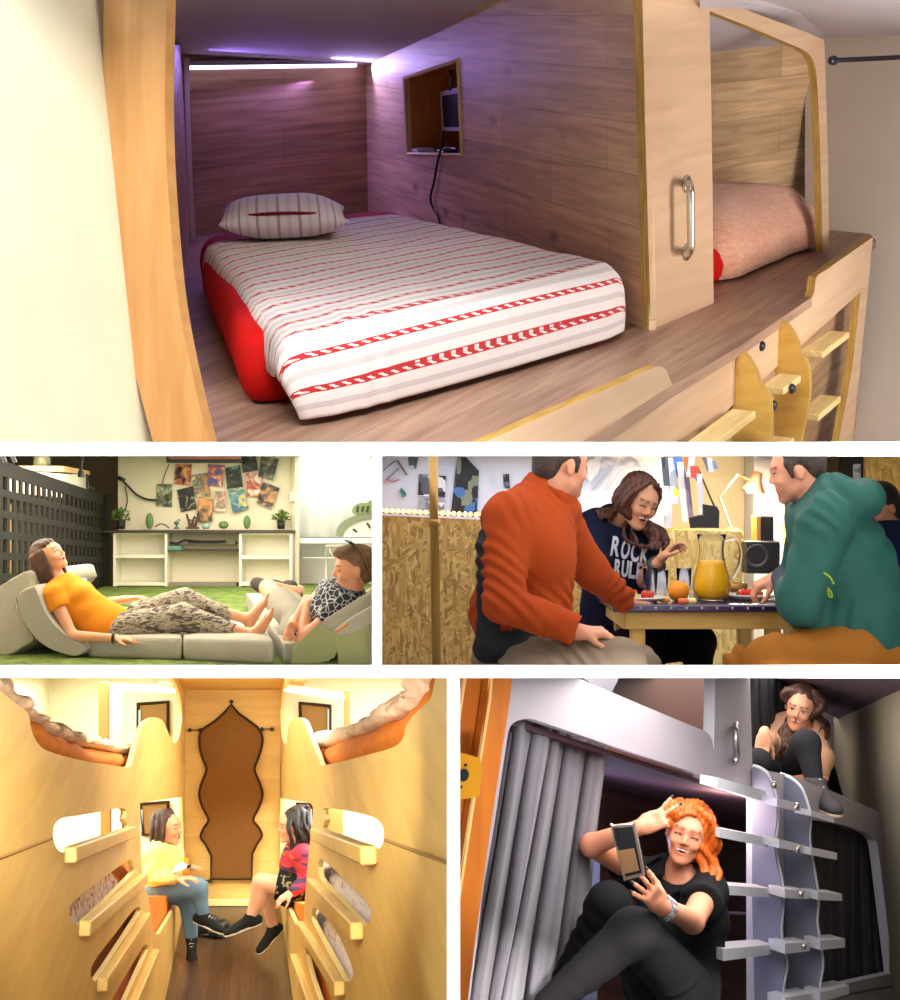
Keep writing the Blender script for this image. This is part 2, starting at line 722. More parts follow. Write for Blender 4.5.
def sdf(name, prims, h, mats, parent=None,  disp=None, cuts=(), relax=2, base=None, amp=0.0):
 pal = None
 if isinstance(mats, dict):
  pal, mats = mats['pal'], [mats['mat']]
 pos = [q for q in prims if not q.get('neg')]
 allp = prims
 if pal:
  prims = [q for q in prims if not q.get('paint')]
 lo = np.min([pbox(q)[0] for q in pos], 0) - 3 * h - amp
 hi = np.max([pbox(q)[1] for q in pos], 0) + 3 * h + amp
 n = np.ceil((hi - lo) / h).astype(int) + 1
 Fd = np.full(n, 0.2, np.float32)
 best = np.full(n, 0.2, np.float32)
 Cc = np.zeros(n, np.int8)
 ax = [lo[i] + h * np.arange(n[i]) for i in range(3)]
 for q in prims:
  a, b = pbox(q)
  mg = q['k'] + 3 * h + amp
  i0 = np.clip(np.floor((a - mg - lo) / h).astype(int), 0, n - 1)
  i1 = np.clip(np.ceil((b + mg - lo) / h).astype(int) + 1, 1, n)
  if (i1 <= i0).any():
   continue
  X = np.stack(np.meshgrid(*[ax[i][i0[i]:i1[i]] for i in range(3)], indexing='ij'), -1)
  d = pdist(q, X).astype(np.float32)
  sl = tuple(slice(i0[i], i1[i]) for i in range(3))
  f = Fd[sl]
  k = max(q['k'], 1e-6)
  if q.get('neg'):
   if q['c']:
    win = d < 0.6 * h
    Cc[sl] = np.where(win, q['c'], Cc[sl])
    best[sl] = np.where(win, -1, best[sl])
   d = -d
   hh = np.clip(0.5 - 0.5 * (f - d) / k, 0, 1)
   Fd[sl] = f * (1 - hh) + d * hh + k * hh * (1 - hh)
  else:
   hh = np.clip(0.5 + 0.5 * (f - d) / k, 0, 1)
   Fd[sl] = f * (1 - hh) + d * hh - k * hh * (1 - hh)
   if q.get('paint') or (q['c'] and q['k'] <= 0.003):
    win = d < 0.75 * h
    best[sl] = np.where(win, -1, best[sl])
   else:
    win = d < best[sl]
    best[sl] = np.where(win, d, best[sl])
   Cc[sl] = np.where(win, q['c'], Cc[sl])
 if cuts or disp:
  X = np.stack(np.meshgrid(*ax, indexing='ij'), -1)
  if disp:
   nr = np.abs(Fd) < amp + 3 * h
   Fd[nr] += disp(X[nr]).astype(np.float32)
  for (p, nn) in cuts:
   Fd = np.maximum(Fd, ((X - np.array(p)) @ np.array(V(nn).normalized())).astype(np.float32))
 S = Fd < 0
 # surface nets
 c8 = np.zeros(np.array(S.shape) - 1, np.int8)
 for dx in (0, 1):
  for dy in (0, 1):
   for dz in (0, 1):
    c8 += S[dx:S.shape[0] - 1 + dx, dy:S.shape[1] - 1 + dy, dz:S.shape[2] - 1 + dz]
 act = np.argwhere((c8 > 0) & (c8 < 8))
 if len(act) == 0:
  raise ValueError('empty sdf ' + name)
 idx = np.full(c8.shape, -1, np.int32)
 idx[tuple(act.T)] = np.arange(len(act))
 cor = [(x, y, z) for x in (0, 1) for y in (0, 1) for z in (0, 1)]
 val = np.stack([Fd[act[:, 0] + x, act[:, 1] + y, act[:, 2] + z] for x, y, z in cor], 1)
 acc = np.zeros((len(act), 3))
 cnt = np.zeros(len(act))
 for i in range(8):
  for j in range(i + 1, 8):
   ci, cj = np.array(cor[i]), np.array(cor[j])
   if np.abs(ci - cj).sum() != 1:
    continue
   vi, vj = val[:, i], val[:, j]
   m = (vi < 0) != (vj < 0)
   t = np.where(m, vi / np.where(m, vi - vj, 1), 0)
   acc += np.where(m[:, None], ci + t[:, None] * (cj - ci), 0)
   cnt += m
 vert = (act + acc / cnt[:, None]) * h + lo
 ci = Cc[act[:, 0], act[:, 1], act[:, 2]]
 quads = []
 for axis in range(3):
  s0 = [slice(None)] * 3
  s1 = [slice(None)] * 3
  s0[axis] = slice(0, -1)
  s1[axis] = slice(1, None)
  e = np.argwhere(S[tuple(s0)] != S[tuple(s1)])
  o1, o2 = [(1, 2), (2, 0), (0, 1)][axis]
  ok = (e[:, o1] > 0) & (e[:, o2] > 0) & (e[:, o1] < S.shape[o1] - 1) & (e[:, o2] < S.shape[o2] - 1)
  e = e[ok]
  inside = S[tuple(e.T)]
  q = []
  for (a, b) in ((-1, -1), (0, -1), (0, 0), (-1, 0)):
   g = e.copy()
   g[:, o1] += a
   g[:, o2] += b
   q.append(idx[tuple(g.T)])
  q = np.stack(q, 1)
  q[~inside] = q[~inside][:, ::-1]
  quads.append(q)
 quads = np.concatenate(quads)
 if relax:
  ed = np.concatenate([quads[:, [0, 1]], quads[:, [1, 2]], quads[:, [2, 3]], quads[:, [3, 0]]])
  for _ in range(relax):
   s_ = np.zeros_like(vert)
   for a in range(3):
    s_[:, a] = np.bincount(ed[:, 0], vert[ed[:, 1], a], len(vert)) + np.bincount(ed[:, 1], vert[ed[:, 0], a], len(vert))
   c_ = np.bincount(ed[:, 0], minlength=len(vert)) + np.bincount(ed[:, 1], minlength=len(vert))
   vert = vert * 0.4 + 0.6 * s_ / np.maximum(c_, 1)[:, None]
 me = bpy.data.meshes.new(name)
 me.vertices.add(len(vert))
 me.vertices.foreach_set('co', vert.astype(np.float32).ravel())
 me.loops.add(len(quads) * 4)
 me.loops.foreach_set('vertex_index', quads.astype(np.int32).ravel())
 me.polygons.add(len(quads))
 me.polygons.foreach_set('loop_start', np.arange(0, len(quads) * 4, 4, dtype=np.int32))
 if pal is None:
  me.polygons.foreach_set('material_index', ci[quads[:, 0]].astype(np.int32))
 me.update(calc_edges=True)
 if pal:
  col = np.tile(np.array(pal[0], float), (len(vert), 1))
  for q in allp:
   if not q['c']:
    continue
   a, b = pbox(q)
   tol, off = q.get('tol', (0.003, 0.001))
   sel = np.where(((vert > a - tol - off) & (vert < b + tol + off)).all(1))[0]
   if len(sel) == 0:
    continue
   w_ = np.clip(1 - (pdist(q, vert[sel]) - off) / tol, 0, 1) * q.get('mix', 1)
   col[sel] = col[sel] * (1 - w_[:, None]) + np.array(pal[q['c']]) * w_[:, None]
  at = me.color_attributes.new('Col', 'FLOAT_COLOR', 'POINT')
  at.data.foreach_set('color', np.concatenate([col, np.ones((len(col), 1))], 1).astype(np.float32).ravel())
 else:
  me.validate()
 return link_mesh(name, me, parent, mats, True, base)


def fold(dirv, freq, amp, seed=0, warp=0.35):
 """wrinkles: ridges across dirv, warped"""
 dv = np.array(V(dirv).normalized())

 def fn(X):
  w1 = np.sin(X[..., 0] * 9 + seed) + np.sin(X[..., 1] * 7 + 1.3 * seed) + np.sin(X[..., 2] * 8 + 2.1 * seed)
  t = X @ dv
  mk = np.clip(0.35 + 0.9 * np.sin(X[..., 0] * 13 + X[..., 2] * 5 + seed) * np.sin(X[..., 2] * 11 - X[..., 1] * 6 + 2 * seed), 0, 1)
  return amp * (np.sin(freq * (t + warp * 0.12 * w1) + seed) * mk + 0.35 * np.sin(freq * 0.45 * (t - warp * 0.1 * w1)))
 return fn


def frame(fwd, up):
 """rows: right, forward, up"""
 f = V(fwd).normalized()
 u = V(up)
 u = (u - f * u.dot(f)).normalized()
 r = f.cross(u)
 return np.array([r, f, u])


# ------------------------------------------------------------------ people
def hand_prims(w, d, pn, side=1, s=1.0, curl=0.35, spread=0.12, thumb=0.5, c=0, curls=None, nail=None, toward=None):
 """w wrist, d direction of the fingers, pn palm normal (the way the palm faces); side +1: thumb on the right of d seen from the back"""
 d = V(d).normalized()
 pn = V(pn)
 pn = (pn - d * pn.dot(d)).normalized()
 t = d.cross(pn).normalized() * side             # thumb side
 w = V(w)
 k = 0.006 * s
 R = np.array([t, d, pn])
 out = [rbox(w + d * 0.052 * s, (0.037 * s, 0.048 * s, 0.014 * s), R, 0.013 * s, c, 0.012),
  cap(w - d * 0.02 * s, w + d * 0.03 * s, 0.025 * s, 0.024 * s, c, 0.015),
  ell(w + d * 0.04 * s + t * 0.02 * s + pn * 0.006 * s, (0.018 * s, 0.03 * s, 0.014 * s), R, c, 0.012)]
 lens = [0.074, 0.082, 0.076, 0.06]
 offs = [0.027, 0.009, -0.010, -0.028]
 for i in range(4):
  cu = curls[i] if curls else curl
  p = w + d * (0.094 - 0.004 * abs(i - 1)) * s + t * offs[i] * s
  dr = (d + t * (offs[i] / 0.028) * spread).normalized()
  L = lens[i] * s
  a = 0
  rad = [0.0088, 0.0080, 0.0072, 0.0062]
  for j, fr in enumerate((0.45, 0.30, 0.25)):
   a += cu * (0.9 if j == 0 else 1.1)
   v = (dr * math.cos(a) + pn * math.sin(a)).normalized()
   q = p + v * L * fr
   out.append(cap(p, q, rad[j] * s, rad[j + 1] * s, c, k))
   if nail and j == 2:
    bk = (-pn * math.cos(a) + dr * math.sin(a))
    out.append(dict(ell(q - v * 0.003 * s + bk * 0.003 * s, (0.0062 * s, 0.0085 * s, 0.0062 * s), np.array([t, v, bk]), nail, 0.001), paint=True, tol=(0.003, 0.0005)))
   p = q
 b = w + d * 0.028 * s + t * 0.026 * s
 td = (t * (0.85 - thumb * 0.5) + d * (0.7) + pn * thumb).normalized()
 m1 = b + td * 0.04 * s
 td2 = (td + d * 0.5 + pn * thumb * 0.3 - t * 0.25 * thumb).normalized()
 m2 = m1 + td2 * 0.032 * s
 td3 = (td2 + d * 0.3 - t * thumb * 0.2).normalized()
 m3 = m2 + td3 * 0.022 * s
 out += [cap(b, m1, 0.014 * s, 0.0105 * s, c, 0.01), cap(m1, m2, 0.0105 * s, 0.0095 * s, c, k), cap(m2, m3, 0.0095 * s, 0.008 * s, c, k)]
 if nail:
  out.append(dict(ell(m3 + td3 * 0.003, (0.007 * s, 0.009 * s, 0.007 * s), None, nail, 0.001), paint=True, tol=(0.003, 0.0005)))
 return out


_skin = []


def skinset(skin, brow, nail=None, lip=None, stub=None):
 if not _skin:
  m, N, L, b = nodes('skin', 0.5)
  a = N.new('ShaderNodeAttribute')
  a.attribute_name = 'Col'
  L.new(a.outputs['Color'], b.inputs['Base Color'])
  b.inputs['Subsurface Weight'].default_value = 0.12
  b.inputs['Subsurface Radius'].default_value = (0.015, 0.006, 0.003)
  b.inputs['Subsurface Scale'].default_value = 1
  _skin.append(m)
 lip = lip or tuple(x * y for x, y in zip(skin, (0.82, 0.45, 0.45)))
 return dict(mat=_skin[0], pal=[skin, lip, brow, rgb(240, 234, 224), (0.012, 0.008, 0.007), nail or skin, stub or skin, rgb(84, 22, 20)])


# colour slots of a body mesh
SKIN, LIP, BROW, TEETH, EYE, NAIL, STUB, MOUTH = range(8)


def head_prims(p, fwd, up, s=1.0, laugh=0.5, male=False, eyes='closed', stub=False, brow=1.0):
 """p centre of the head; returns prims and the local-to-world function"""
 R = frame(fwd, up)
 r, f, u = V(R[0]), V(R[1]), V(R[2])
 p = V(p)

 def W(x, y, z):
  return p + (r * x + f * y + u * z) * s
 j = 1.12 if male else 1.0
 o = [ell(W(0, -0.012, 0.038), (0.075 * s, 0.092 * s, 0.084 * s), R, SKIN, 0.02),
  ell(W(0, 0.026, 0.0), (0.061 * s, 0.062 * s, 0.080 * s), R, SKIN, 0.03),
  ell(W(0, 0.036, -0.058), (0.040 * s * j, 0.042 * s, 0.040 * s), R, SKIN, 0.025),
  ell(W(0, 0.070, -0.088), (0.015 * s * j, 0.016 * s, 0.015 * s), R, SKIN, 0.018),
  ell(W(0, 0.070, 0.036), (0.042 * s, 0.015 * s, 0.014 * s), R, SKIN, 0.02)]
 for sg in (-1, 1):
  o += [ell(W(0.036 * sg, 0.063, -0.020), (0.021 * s, 0.020 * s, 0.018 * s), R, SKIN, 0.018),
   cap(W(0.045 * sg * j, 0.0, -0.050), W(0.017 * sg * j, 0.060, -0.085), 0.013 * s, 0.012 * s, SKIN, 0.03),
   ell(W(0.030 * sg, 0.096, 0.013), (0.018 * s, 0.012 * s, 0.010 * s), R, SKIN, 0.012, neg=True),
   ell(W(0.030 * sg, 0.071, 0.012), (0.0145 * s, 0.0145 * s, 0.012 * s), R, SKIN, 0.004),
   ell(W(0.077 * sg, -0.008, -0.002), (0.008 * s, 0.018 * s, 0.030 * s), R, SKIN, 0.006),
   cap(W(0.015 * sg, 0.0855, 0.0355), W(0.046 * sg, 0.0725, 0.0365), 0.0030 * s * brow, 0.0018 * s * brow, BROW, 0.002)]
  o[-1].update(tol=(0.004, 0.002), mix=0.85)
  if eyes == 'closed':
   for q in range(4):
    a0, a1 = q / 4, (q + 1) / 4
    e = lambda a: W((0.018 + 0.026 * a) * sg, 0.0835 - 0.008 * a * a, 0.009 + 0.004 * math.sin(math.pi * a))
    o.append(cap(e(a0), e(a1), 0.0012 * s, 0.0012 * s, EYE, 0.001))
  else:
   o.append(ell(W(0.030 * sg, 0.0825, 0.012), (0.0100 * s, 0.0050 * s, 0.0030 * s), R, TEETH, 0.001))
   o.append(ell(W(0.030 * sg, 0.0845, 0.012), (0.0040 * s, 0.005 * s, 0.0036 * s), R, EYE, 0.001))
   o.append(cap(W(0.018 * sg, 0.085, 0.0172), W(0.043 * sg, 0.0785, 0.0172), 0.0012 * s, 0.0012 * s, EYE, 0.001))
 o += [cap(W(0, 0.080, 0.024), W(0, 0.100, -0.012), 0.0075 * s, 0.009 * s, SKIN, 0.008),
  ell(W(0.0105, 0.090, -0.018), (0.008 * s, 0.0095 * s, 0.007 * s), R, SKIN, 0.005),
  ell(W(-0.0105, 0.090, -0.018), (0.008 * s, 0.0095 * s, 0.007 * s), R, SKIN, 0.005),
  ell(W(0, 0.070, -0.050), (0.026 * s, 0.018 * s, 0.020 * s), R, SKIN, 0.015)]
 if stub:
  o.append(dict(ell(W(0, 0.040, -0.066), (0.044 * s * j, 0.046 * s, 0.036 * s), R, STUB, 0.02), paint=True, tol=(0.012, 0.0), mix=0.7))
 wd = 0.020 + 0.011 * laugh
 gap_ = 0.016 * max(0, laugh - 0.3)
 zc = -0.048
 arcf = lambda y0, bow, z0, lift: (lambda a: W(wd * a, y0 - bow * a * a, zc + z0 * (1 - a * a) + lift * a * a))
 if laugh > 0.35:
  o.append(ell(W(0, 0.092, zc + 0.001), (wd * 0.86 * s, 0.018 * s, (0.003 + gap_ * 0.9) * s), R, MOUTH, 0.003, neg=True))
  e = arcf(0.0880, 0.013, gap_ * 0.45, 0.004)
  for q in range(6):
   o.append(cap(e(-.75 + q * .25), e(-.5 + q * .25), 0.0036 * s, 0.0036 * s, TEETH, 0.001))
 e, g = arcf(0.0895, 0.016, 0.005 + gap_, 0.006 * laugh), arcf(0.0875, 0.015, -0.004 - gap_, 0.007 * laugh)
 for q in range(6):
  a0, a1 = -1 + q / 3, -1 + (q + 1) / 3
  o.append(cap(e(a0), e(a1), 0.0020 * s, 0.0020 * s, LIP, 0.002))
  o.append(cap(g(a0), g(a1), 0.0026 * s, 0.0026 * s, LIP, 0.002))
 for q in o:
  if q['c'] in (EYE, BROW) or (q['c'] == TEETH and abs(q['k'] - 0.001) < 1e-6 and q['t'] == 'ell'):
   q['paint'] = True
   if q['c'] == EYE and q['t'] == 'cap':
    q['tol'] = (0.0025, 0.0012)
 return o, W, R


def limb(a, b, c, r, k=0.02, col=0):
 """three joints, four radii: start, before and after the middle joint, end"""
 a, b, c = V(a), V(b), V(c)
 return [cap(a, b, r[0], r[1], col, k), cap(b, c, r[2], r[3], col, k)]


def calf(kn, an, back, s=1.0, c=0):
 kn, an = V(kn), V(an)
 m = kn.lerp(an, 0.32) + V(back).normalized() * 0.018 * s
 return ell(m, (0.046 * s, 0.046 * s, 0.11 * s), frame(back, kn - an), c, 0.03)


def torso_prims(J, s=1.0, inf=0.0, male=False, c=0, bust=False):
 """J: pel, chest, neck, shL, shR, front"""
 pel, ch, nk = V(J['pel']), V(J['chest']), V(J['neck'])
 fr = V(J['front'])
 R = frame(fr, ch - pel)
 f = V(R[1])
 wst = pel.lerp(ch, 0.45) + f * 0.0
 m = 1.12 if male else 1.0
 g = inf
 mx = lambda x, y, z: ((x * s * m + g), (y * s * m + g), (z * s + g))
 Rp = frame(fr, ch - pel) if 'front_pel' not in J else frame(J['front_pel'], wst - pel)
 kk = 0.05 if inf == 0 else 0.085
 o = [ell(pel, mx(0.158 if not male else 0.15, 0.112, 0.12), Rp, c, kk),
  ell(wst, mx(0.128, 0.096, 0.13), R, c, kk),
  ell(ch, mx(0.148, 0.108, 0.15), R, c, kk),
  cap(J['shL'], J['shR'], 0.052 * s * m + g, 0.052 * s * m + g, c, kk),
  cap(V(J['chest']).lerp(nk, 0.6), nk, 0.075 * s * m + g, 0.055 * s * m + g, c, kk)]
 if bust:
  rr = V(R[0])
  for sg in (-1, 1):
   o.append(ell(ch + rr * 0.068 * sg * s + f * 0.078 * s - V(R[2]) * 0.02 * s, (0.056 * s + g, 0.052 * s + g, 0.056 * s + g), R, c, 0.035))
 return o


def foot_prims(an, toe, up, s=1.0, c=0, toes=False, side=1):
 an, toe, up = V(an), V(toe), V(up).normalized()
 d = (toe - an)
 L = d.length
 d.normalize()
 R = frame(d, up)
 r = V(R[0])
 u = V(R[2])
 heel = an - d * 0.045 * s - u * 0.045 * s
 ball = an + d * (L * 0.62) - u * 0.052 * s
 o = [cap(an, heel, 0.036 * s, 0.030 * s, c, 0.02), cap(heel, ball, 0.028 * s, 0.030 * s, c, 0.02),
  cap(an, ball, 0.033 * s, 0.022 * s, c, 0.025),
  ell(ball, (0.043 * s, 0.045 * s, 0.022 * s), R, c, 0.02)]
 for i in range(5):
  x = (-0.034 + 0.017 * i) * side
  l = (0.062 - 0.008 * i) if i else 0.07
  b = ball + r * (-x) * s * 1.0
  o.append(cap(b, b + d * l * s + u * 0.004, (0.0125 if i == 0 else 0.0095) * s, (0.012 if i == 0 else 0.0085) * s, c, 0.006))
 return o


def shoe(name, an, toe, up, parent, m_up, m_sole, s=1.0, m_lace=None, h=0.005, cuff=0.03):
 """shoe > sole, laces"""
 an, toe, up = V(an), V(toe), V(up).normalized()
 d = (toe - an)
 L = d.length
 d.normalize()
 R = frame(d, up)
 r, u = V(R[0]), V(R[2])
 heel = an - d * 0.05 * s - u * 0.05 * s
 ball = an + d * L * 0.60 - u * 0.055 * s
 tip = an + d * L * 0.9 - u * 0.06 * s
 o = sdf('shoe', [cap(an + u * cuff, an - u * 0.02, 0.047 * s, 0.045 * s, 0, 0.02, flata=True),
     cap(heel, an - u * 0.05 * s, 0.038 * s, 0.04 * s, 0, 0.02),
     cap(heel + u * 0.01, ball, 0.036 * s, 0.040 * s, 0, 0.03),
     cap(an, ball + u * 0.01, 0.044 * s, 0.030 * s, 0, 0.03),
     ell(ball + d * 0.02, (0.046 * s, 0.06 * s, 0.034 * s), R, 0, 0.02),
     ell(tip, (0.040 * s, 0.045 * s, 0.028 * s), R, 0, 0.02)], h, [m_up], parent)
 sl = sdf('sole', [rbox(heel.lerp(tip, 0.48) - u * 0.027 * s, (0.034 * s, (tip - heel).length * 0.5 + 0.02 * s, 0.014 * s), R, 0.012, 0, 0.02),
     ell(ball - u * 0.024 * s, (0.047 * s, 0.075 * s, 0.016 * s), R, 0, 0.015),
     ell(tip - u * 0.02 * s, (0.041 * s, 0.048 * s, 0.016 * s), R, 0, 0.01)], h, [m_sole], o)
 if m_lace:
  mb = MB()
  for i in range(4):
   c = an.lerp(ball, 0.30 + 0.16 * i) + u * (0.050 - 0.004 * i) * s
   mb.tube([c - r * 0.022 * s - u * 0.008, c + u * 0.003, c + r * 0.022 * s - u * 0.008], 0.0035, 6)
  mb.build('laces', m_lace, o, smooth=True)
 return o
#LIBEND#

# ------------------------------------------------------------------ white front wall with five openings
M_white = mat('white_paint', (0.93, 0.93, 0.93), 0.9)
M_div = mat('divider_paint', (0.55, 0.53, 0.5), 0.9)
CELL = None
OPEN = [(0, 0, 900, 442), (0, 456, 372, 665), (382, 456, 900, 665), (0, 678, 447, 1000), (460, 678, 900, 1000)]


def rim(x0, y0, x1, y1, d):
 return [P(x0, y0, d), P(x1, y0, d), P(x1, y1, d), P(x0, y1, d)]


E = 700
mb = MB()
xs = {0: None}
cells_h = [(-E, -E, 900 + E, -400), (-E, 442, 900 + E, 456), (-E, 665, 900 + E, 678), (-E, 1400, 900 + E, 1000 + E),
  (372, 456, 382, 665), (447, 678, 460, 1000), (-E, -400, -400, 1400), (1300, -400, 900 + E, 1400), (447, 1000, 460, 1400)]
for (x0, y0, x1, y1) in cells_h:
 mb.hexa(rim(x0, y0, x1, y1, WALL) + rim(x0, y0, x1, y1, WALL + 0.02))
o = mb.build('wall_front', M_white, fix=True)
props(o, kind='structure')


def divider(name, x0, y0, x1, y1, d0, d1):
 mb = MB()
 mb.hexa(rim(x0, y0, x1, y1, d0) + rim(x0, y0, x1, y1, d1))
 props(mb.build(name, M_div, fix=True), kind='structure')


divider('wall_upper', -450, 443.5, 1350, 454.5, WALL + 0.02, 19)
divider('wall_lower', -450, 666.5, 1350, 676.5, WALL + 0.02, 19)
divider('wall_middle', 374.5, 454.5, 379.5, 666.5, WALL + 0.02, 19)
divider('wall_bottom', 450.5, 676.5, 456.5, 1400, WALL + 0.02, 15)
CLIP = {'A': (None, None, None, 443.3), 'B': (None, 454.7, 374.3, 666.3), 'C': (379.7, 454.7, None, 666.3),
  'D': (None, 676.7, 450.3, None), 'E': (456.7, 676.7, None, None)}

# ================================================================== upper picture: double bunk with striped bedding
CELL = 'A'
M_ply = wood('plywood_face', rgb(216, 182, 150), rgb(198, 162, 130), 0.45, 0.8, 9, tone=0.1)
M_plyedge = wood('plywood_edge', rgb(196, 160, 80), rgb(150, 112, 48), 0.6, 3, 60, tone=0.15)
M_post = wood('plywood_post', rgb(204, 152, 92), rgb(184, 130, 72), 0.45, 9, 1.0, tone=0.1)
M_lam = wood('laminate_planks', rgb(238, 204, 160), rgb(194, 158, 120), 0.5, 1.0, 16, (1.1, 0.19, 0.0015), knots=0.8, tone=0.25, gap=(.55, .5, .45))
M_lamsh = wood('laminate_planks_shaded', rgb(196, 158, 122), rgb(150, 114, 84), 0.5, 1.0, 16, (1.1, 0.19, 0.0015), knots=0.8, tone=0.25, gap=(.55, .5, .45))  # same planks with the shade of the dimmer walls put into the colour
M_deck = wood('laminate_deck', rgb(176, 142, 120), rgb(136, 104, 86), 0.42, 0.9, 12, (1.3, 0.2, 0.0015), knots=0.7, tone=0.22, gap=(.6, .55, .5))
M_lilac = mat('ceiling_paint', rgb(198, 190, 196), 0.8)
M_cream = mat('cream_plaster', rgb(222, 214, 186), 0.85, var=0.05, vs=3, bump=0.2, bs=90)
M_greywall = mat('grey_white_plaster', rgb(205, 192, 180), 0.85, var=0.03, vs=2)
M_steel = mat('brushed_steel', (0.62, 0.58, 0.5), 0.28, 1.0)
M_black = mat('black_plastic', (0.012, 0.012, 0.014), 0.4)
M_whitep = mat('white_plastic', (0.75, 0.75, 0.75), 0.4)
M_red = mat('red_sheet', rgb(190, 18, 12), 0.8, var=0.12, vs=6, bump=0.35, bs=9)
M_pine = wood('pine_rung', rgb(232, 208, 150), rgb(208, 176, 112), 0.5, 2, 14, tone=0.12)
M_fin = wood('yellow_plywood', rgb(222, 178, 92), rgb(196, 150, 66), 0.45, 2, 8, tone=0.12)
M_pink = mat('salmon_quilt', rgb(212, 150, 125), 0.8, col2=rgb(232, 178, 150), vs=26, stretch=(1, 1, 3), bump=0.6, bs=60, sheen=0.3)
M_led = mat('led_light', (0.8, 0.75, 1), emit=(0.62, 0.55, 1.0), es=5)


def stripes(name, base, red, grey, per, w1=0.17, motif=True, g2=0.6):
 m, N, L, b = nodes(name, 0.8)
 tc = N.new('ShaderNodeTexCoord')
 sp = N.new('ShaderNodeSeparateXYZ')
 L.new(tc.outputs['UV'], sp.inputs[0])

 def mth(op, a, bb=None, c=None):
  n = N.new('ShaderNodeMath')
  n.operation = op
  for i, x in enumerate((a, bb, c)):
   if x is None:
    continue
   if isinstance(x, (int, float)):
    n.inputs[i].default_value = x
   else:
    L.new(x, n.inputs[i])
  return n.outputs[0]
 vv = mth('FRACT', mth('MULTIPLY', sp.outputs[1], 1 / per))
 uu = mth('MULTIPLY', sp.outputs[0], 2 * math.pi / (per * 0.32))
 isred = mth('MULTIPLY', mth('GREATER_THAN', vv, 0.5 - w1 / 2), mth('LESS_THAN', vv, 0.5 + w1 / 2))
 zig = mth('SINE', mth('ADD', uu, mth('MULTIPLY', mth('SINE', mth('MULTIPLY', vv, 2 * math.pi / w1)), 1.2)))
 inner = mth('MULTIPLY', mth('GREATER_THAN', vv, 0.5 - w1 * 0.3), mth('LESS_THAN', vv, 0.5 + w1 * 0.3))
 mot = mth('MULTIPLY', mth('GREATER_THAN', zig, 0.35), inner)
 fr = mth('SUBTRACT', isred, mot) if motif else isred
 gd = mth('ABSOLUTE', mth('SUBTRACT', mth('FRACT', mth('ADD', vv, 0.5)), 0.5))
 isg = mth('LESS_THAN', gd, 0.10)
 hatch = mth('GREATER_THAN', mth('SINE', mth('MULTIPLY', sp.outputs[1], 2 * math.pi / (per * 0.045))), -0.2)
 gf = mth('MULTIPLY', mth('MULTIPLY', isg, hatch), g2)
 m1 = N.new('ShaderNodeMix')
 m1.data_type = 'RGBA'
 m1.inputs[6].default_value = (*base, 1)
 m1.inputs[7].default_value = (*grey, 1)
 L.new(gf, m1.inputs[0])
 m2 = N.new('ShaderNodeMix')
 m2.data_type = 'RGBA'
 m2.inputs[7].default_value = (*red, 1)
 L.new(m1.outputs[2], m2.inputs[6])
 L.new(fr, m2.inputs[0])
 L.new(m2.outputs[2], b.inputs['Base Color'])
 b.inputs['Sheen Weight'].default_value = 0.2
 return m


M_duvet = stripes('striped_cotton', rgb(235, 225, 222), rgb(190, 30, 36), rgb(150, 132, 146), 0.135, 0.2)
M_pstripe = stripes('striped_pillowcase', rgb(225, 215, 222), rgb(176, 150, 172), rgb(170, 155, 180), 0.06, 0.14, False)


def soft_block(name, c4, up, H, mats, parent=None, bulge=0.03, r=0.1, edge=0.06, wob=0.0, seed=0, n=10, prof=None, crown=0.0):
 """closed cushion on four base corners (in order) rising along up"""
 c4 = [V(c) for c in c4]
 up = V(up).normalized()
 ctr = sum(c4, V()) / 4
 base = []
 for i in range(4):
  a, b, c = c4[i - 1], c4[i], c4[(i + 1) % 4]
  p0 = b + (a - b).normalized() * min(r, (a - b).length * 0.45)
  p1 = b + (c - b).normalized() * min(r, (c - b).length * 0.45)
  for k in range(5):
   t = k / 4
   base.append((1 - t) ** 2 * p0 + 2 * t * (1 - t) * b + t * t * p1)
  nx = c + (b - c).normalized() * min(r, (c - b).length * 0.45)
  for k in range(1, n):
   base.append(p1.lerp(nx, k / n))
 prof = prof or [(0.0, -edge * 0.6), (0.06, -edge * 0.15), (0.2, bulge * 0.5), (0.5, bulge), (0.8, bulge * 0.6), (0.93, -edge * 0.1), (0.985, -edge * 0.55), (1.0, -edge * 1.1)]
 rows = []
 for (hh, off) in prof:
  row = []
  for p in base:
   dv = (p - ctr)
   dv -= up * dv.dot(up)
   q = p + dv.normalized() * off + up * (H * hh)
   if wob:
    q += dv.normalized() * wob * noise.noise(q * 6 + V((seed, 0, 0)))
   row.append(q)
  rows.append(row)
 top = rows[-1]
 tc = sum(top, V()) / len(top)
 for k in (0.93, 0.8, 0.6, 0.35, 0.1):
  rows.append([tc.lerp(p, k) + up * (crown * (1 - k * k) + (wob * 0.6 * noise.noise(p.lerp(tc, k) * 5 + V((seed, 3, 0))) if wob else 0)) for p in top])
 rows.append([tc + up * crown for p in top])
 bot = rows[0]
 bc = sum(bot, V()) / len(bot)
 rows = [[bc for p in bot]] + rows
 mb = MB()
 ux = (c4[1] - c4[0]).normalized()
 uy = up.cross(ux)

 def uv(i, k):
  p = rows[i][k] - ctr
  return (p.dot(ux), p.dot(uy) + p.dot(up))
 mb.grid(rows, closed_u=True, uv=uv)
 return mb.build(name, mats, parent, smooth=True, fix=True, merge=True)


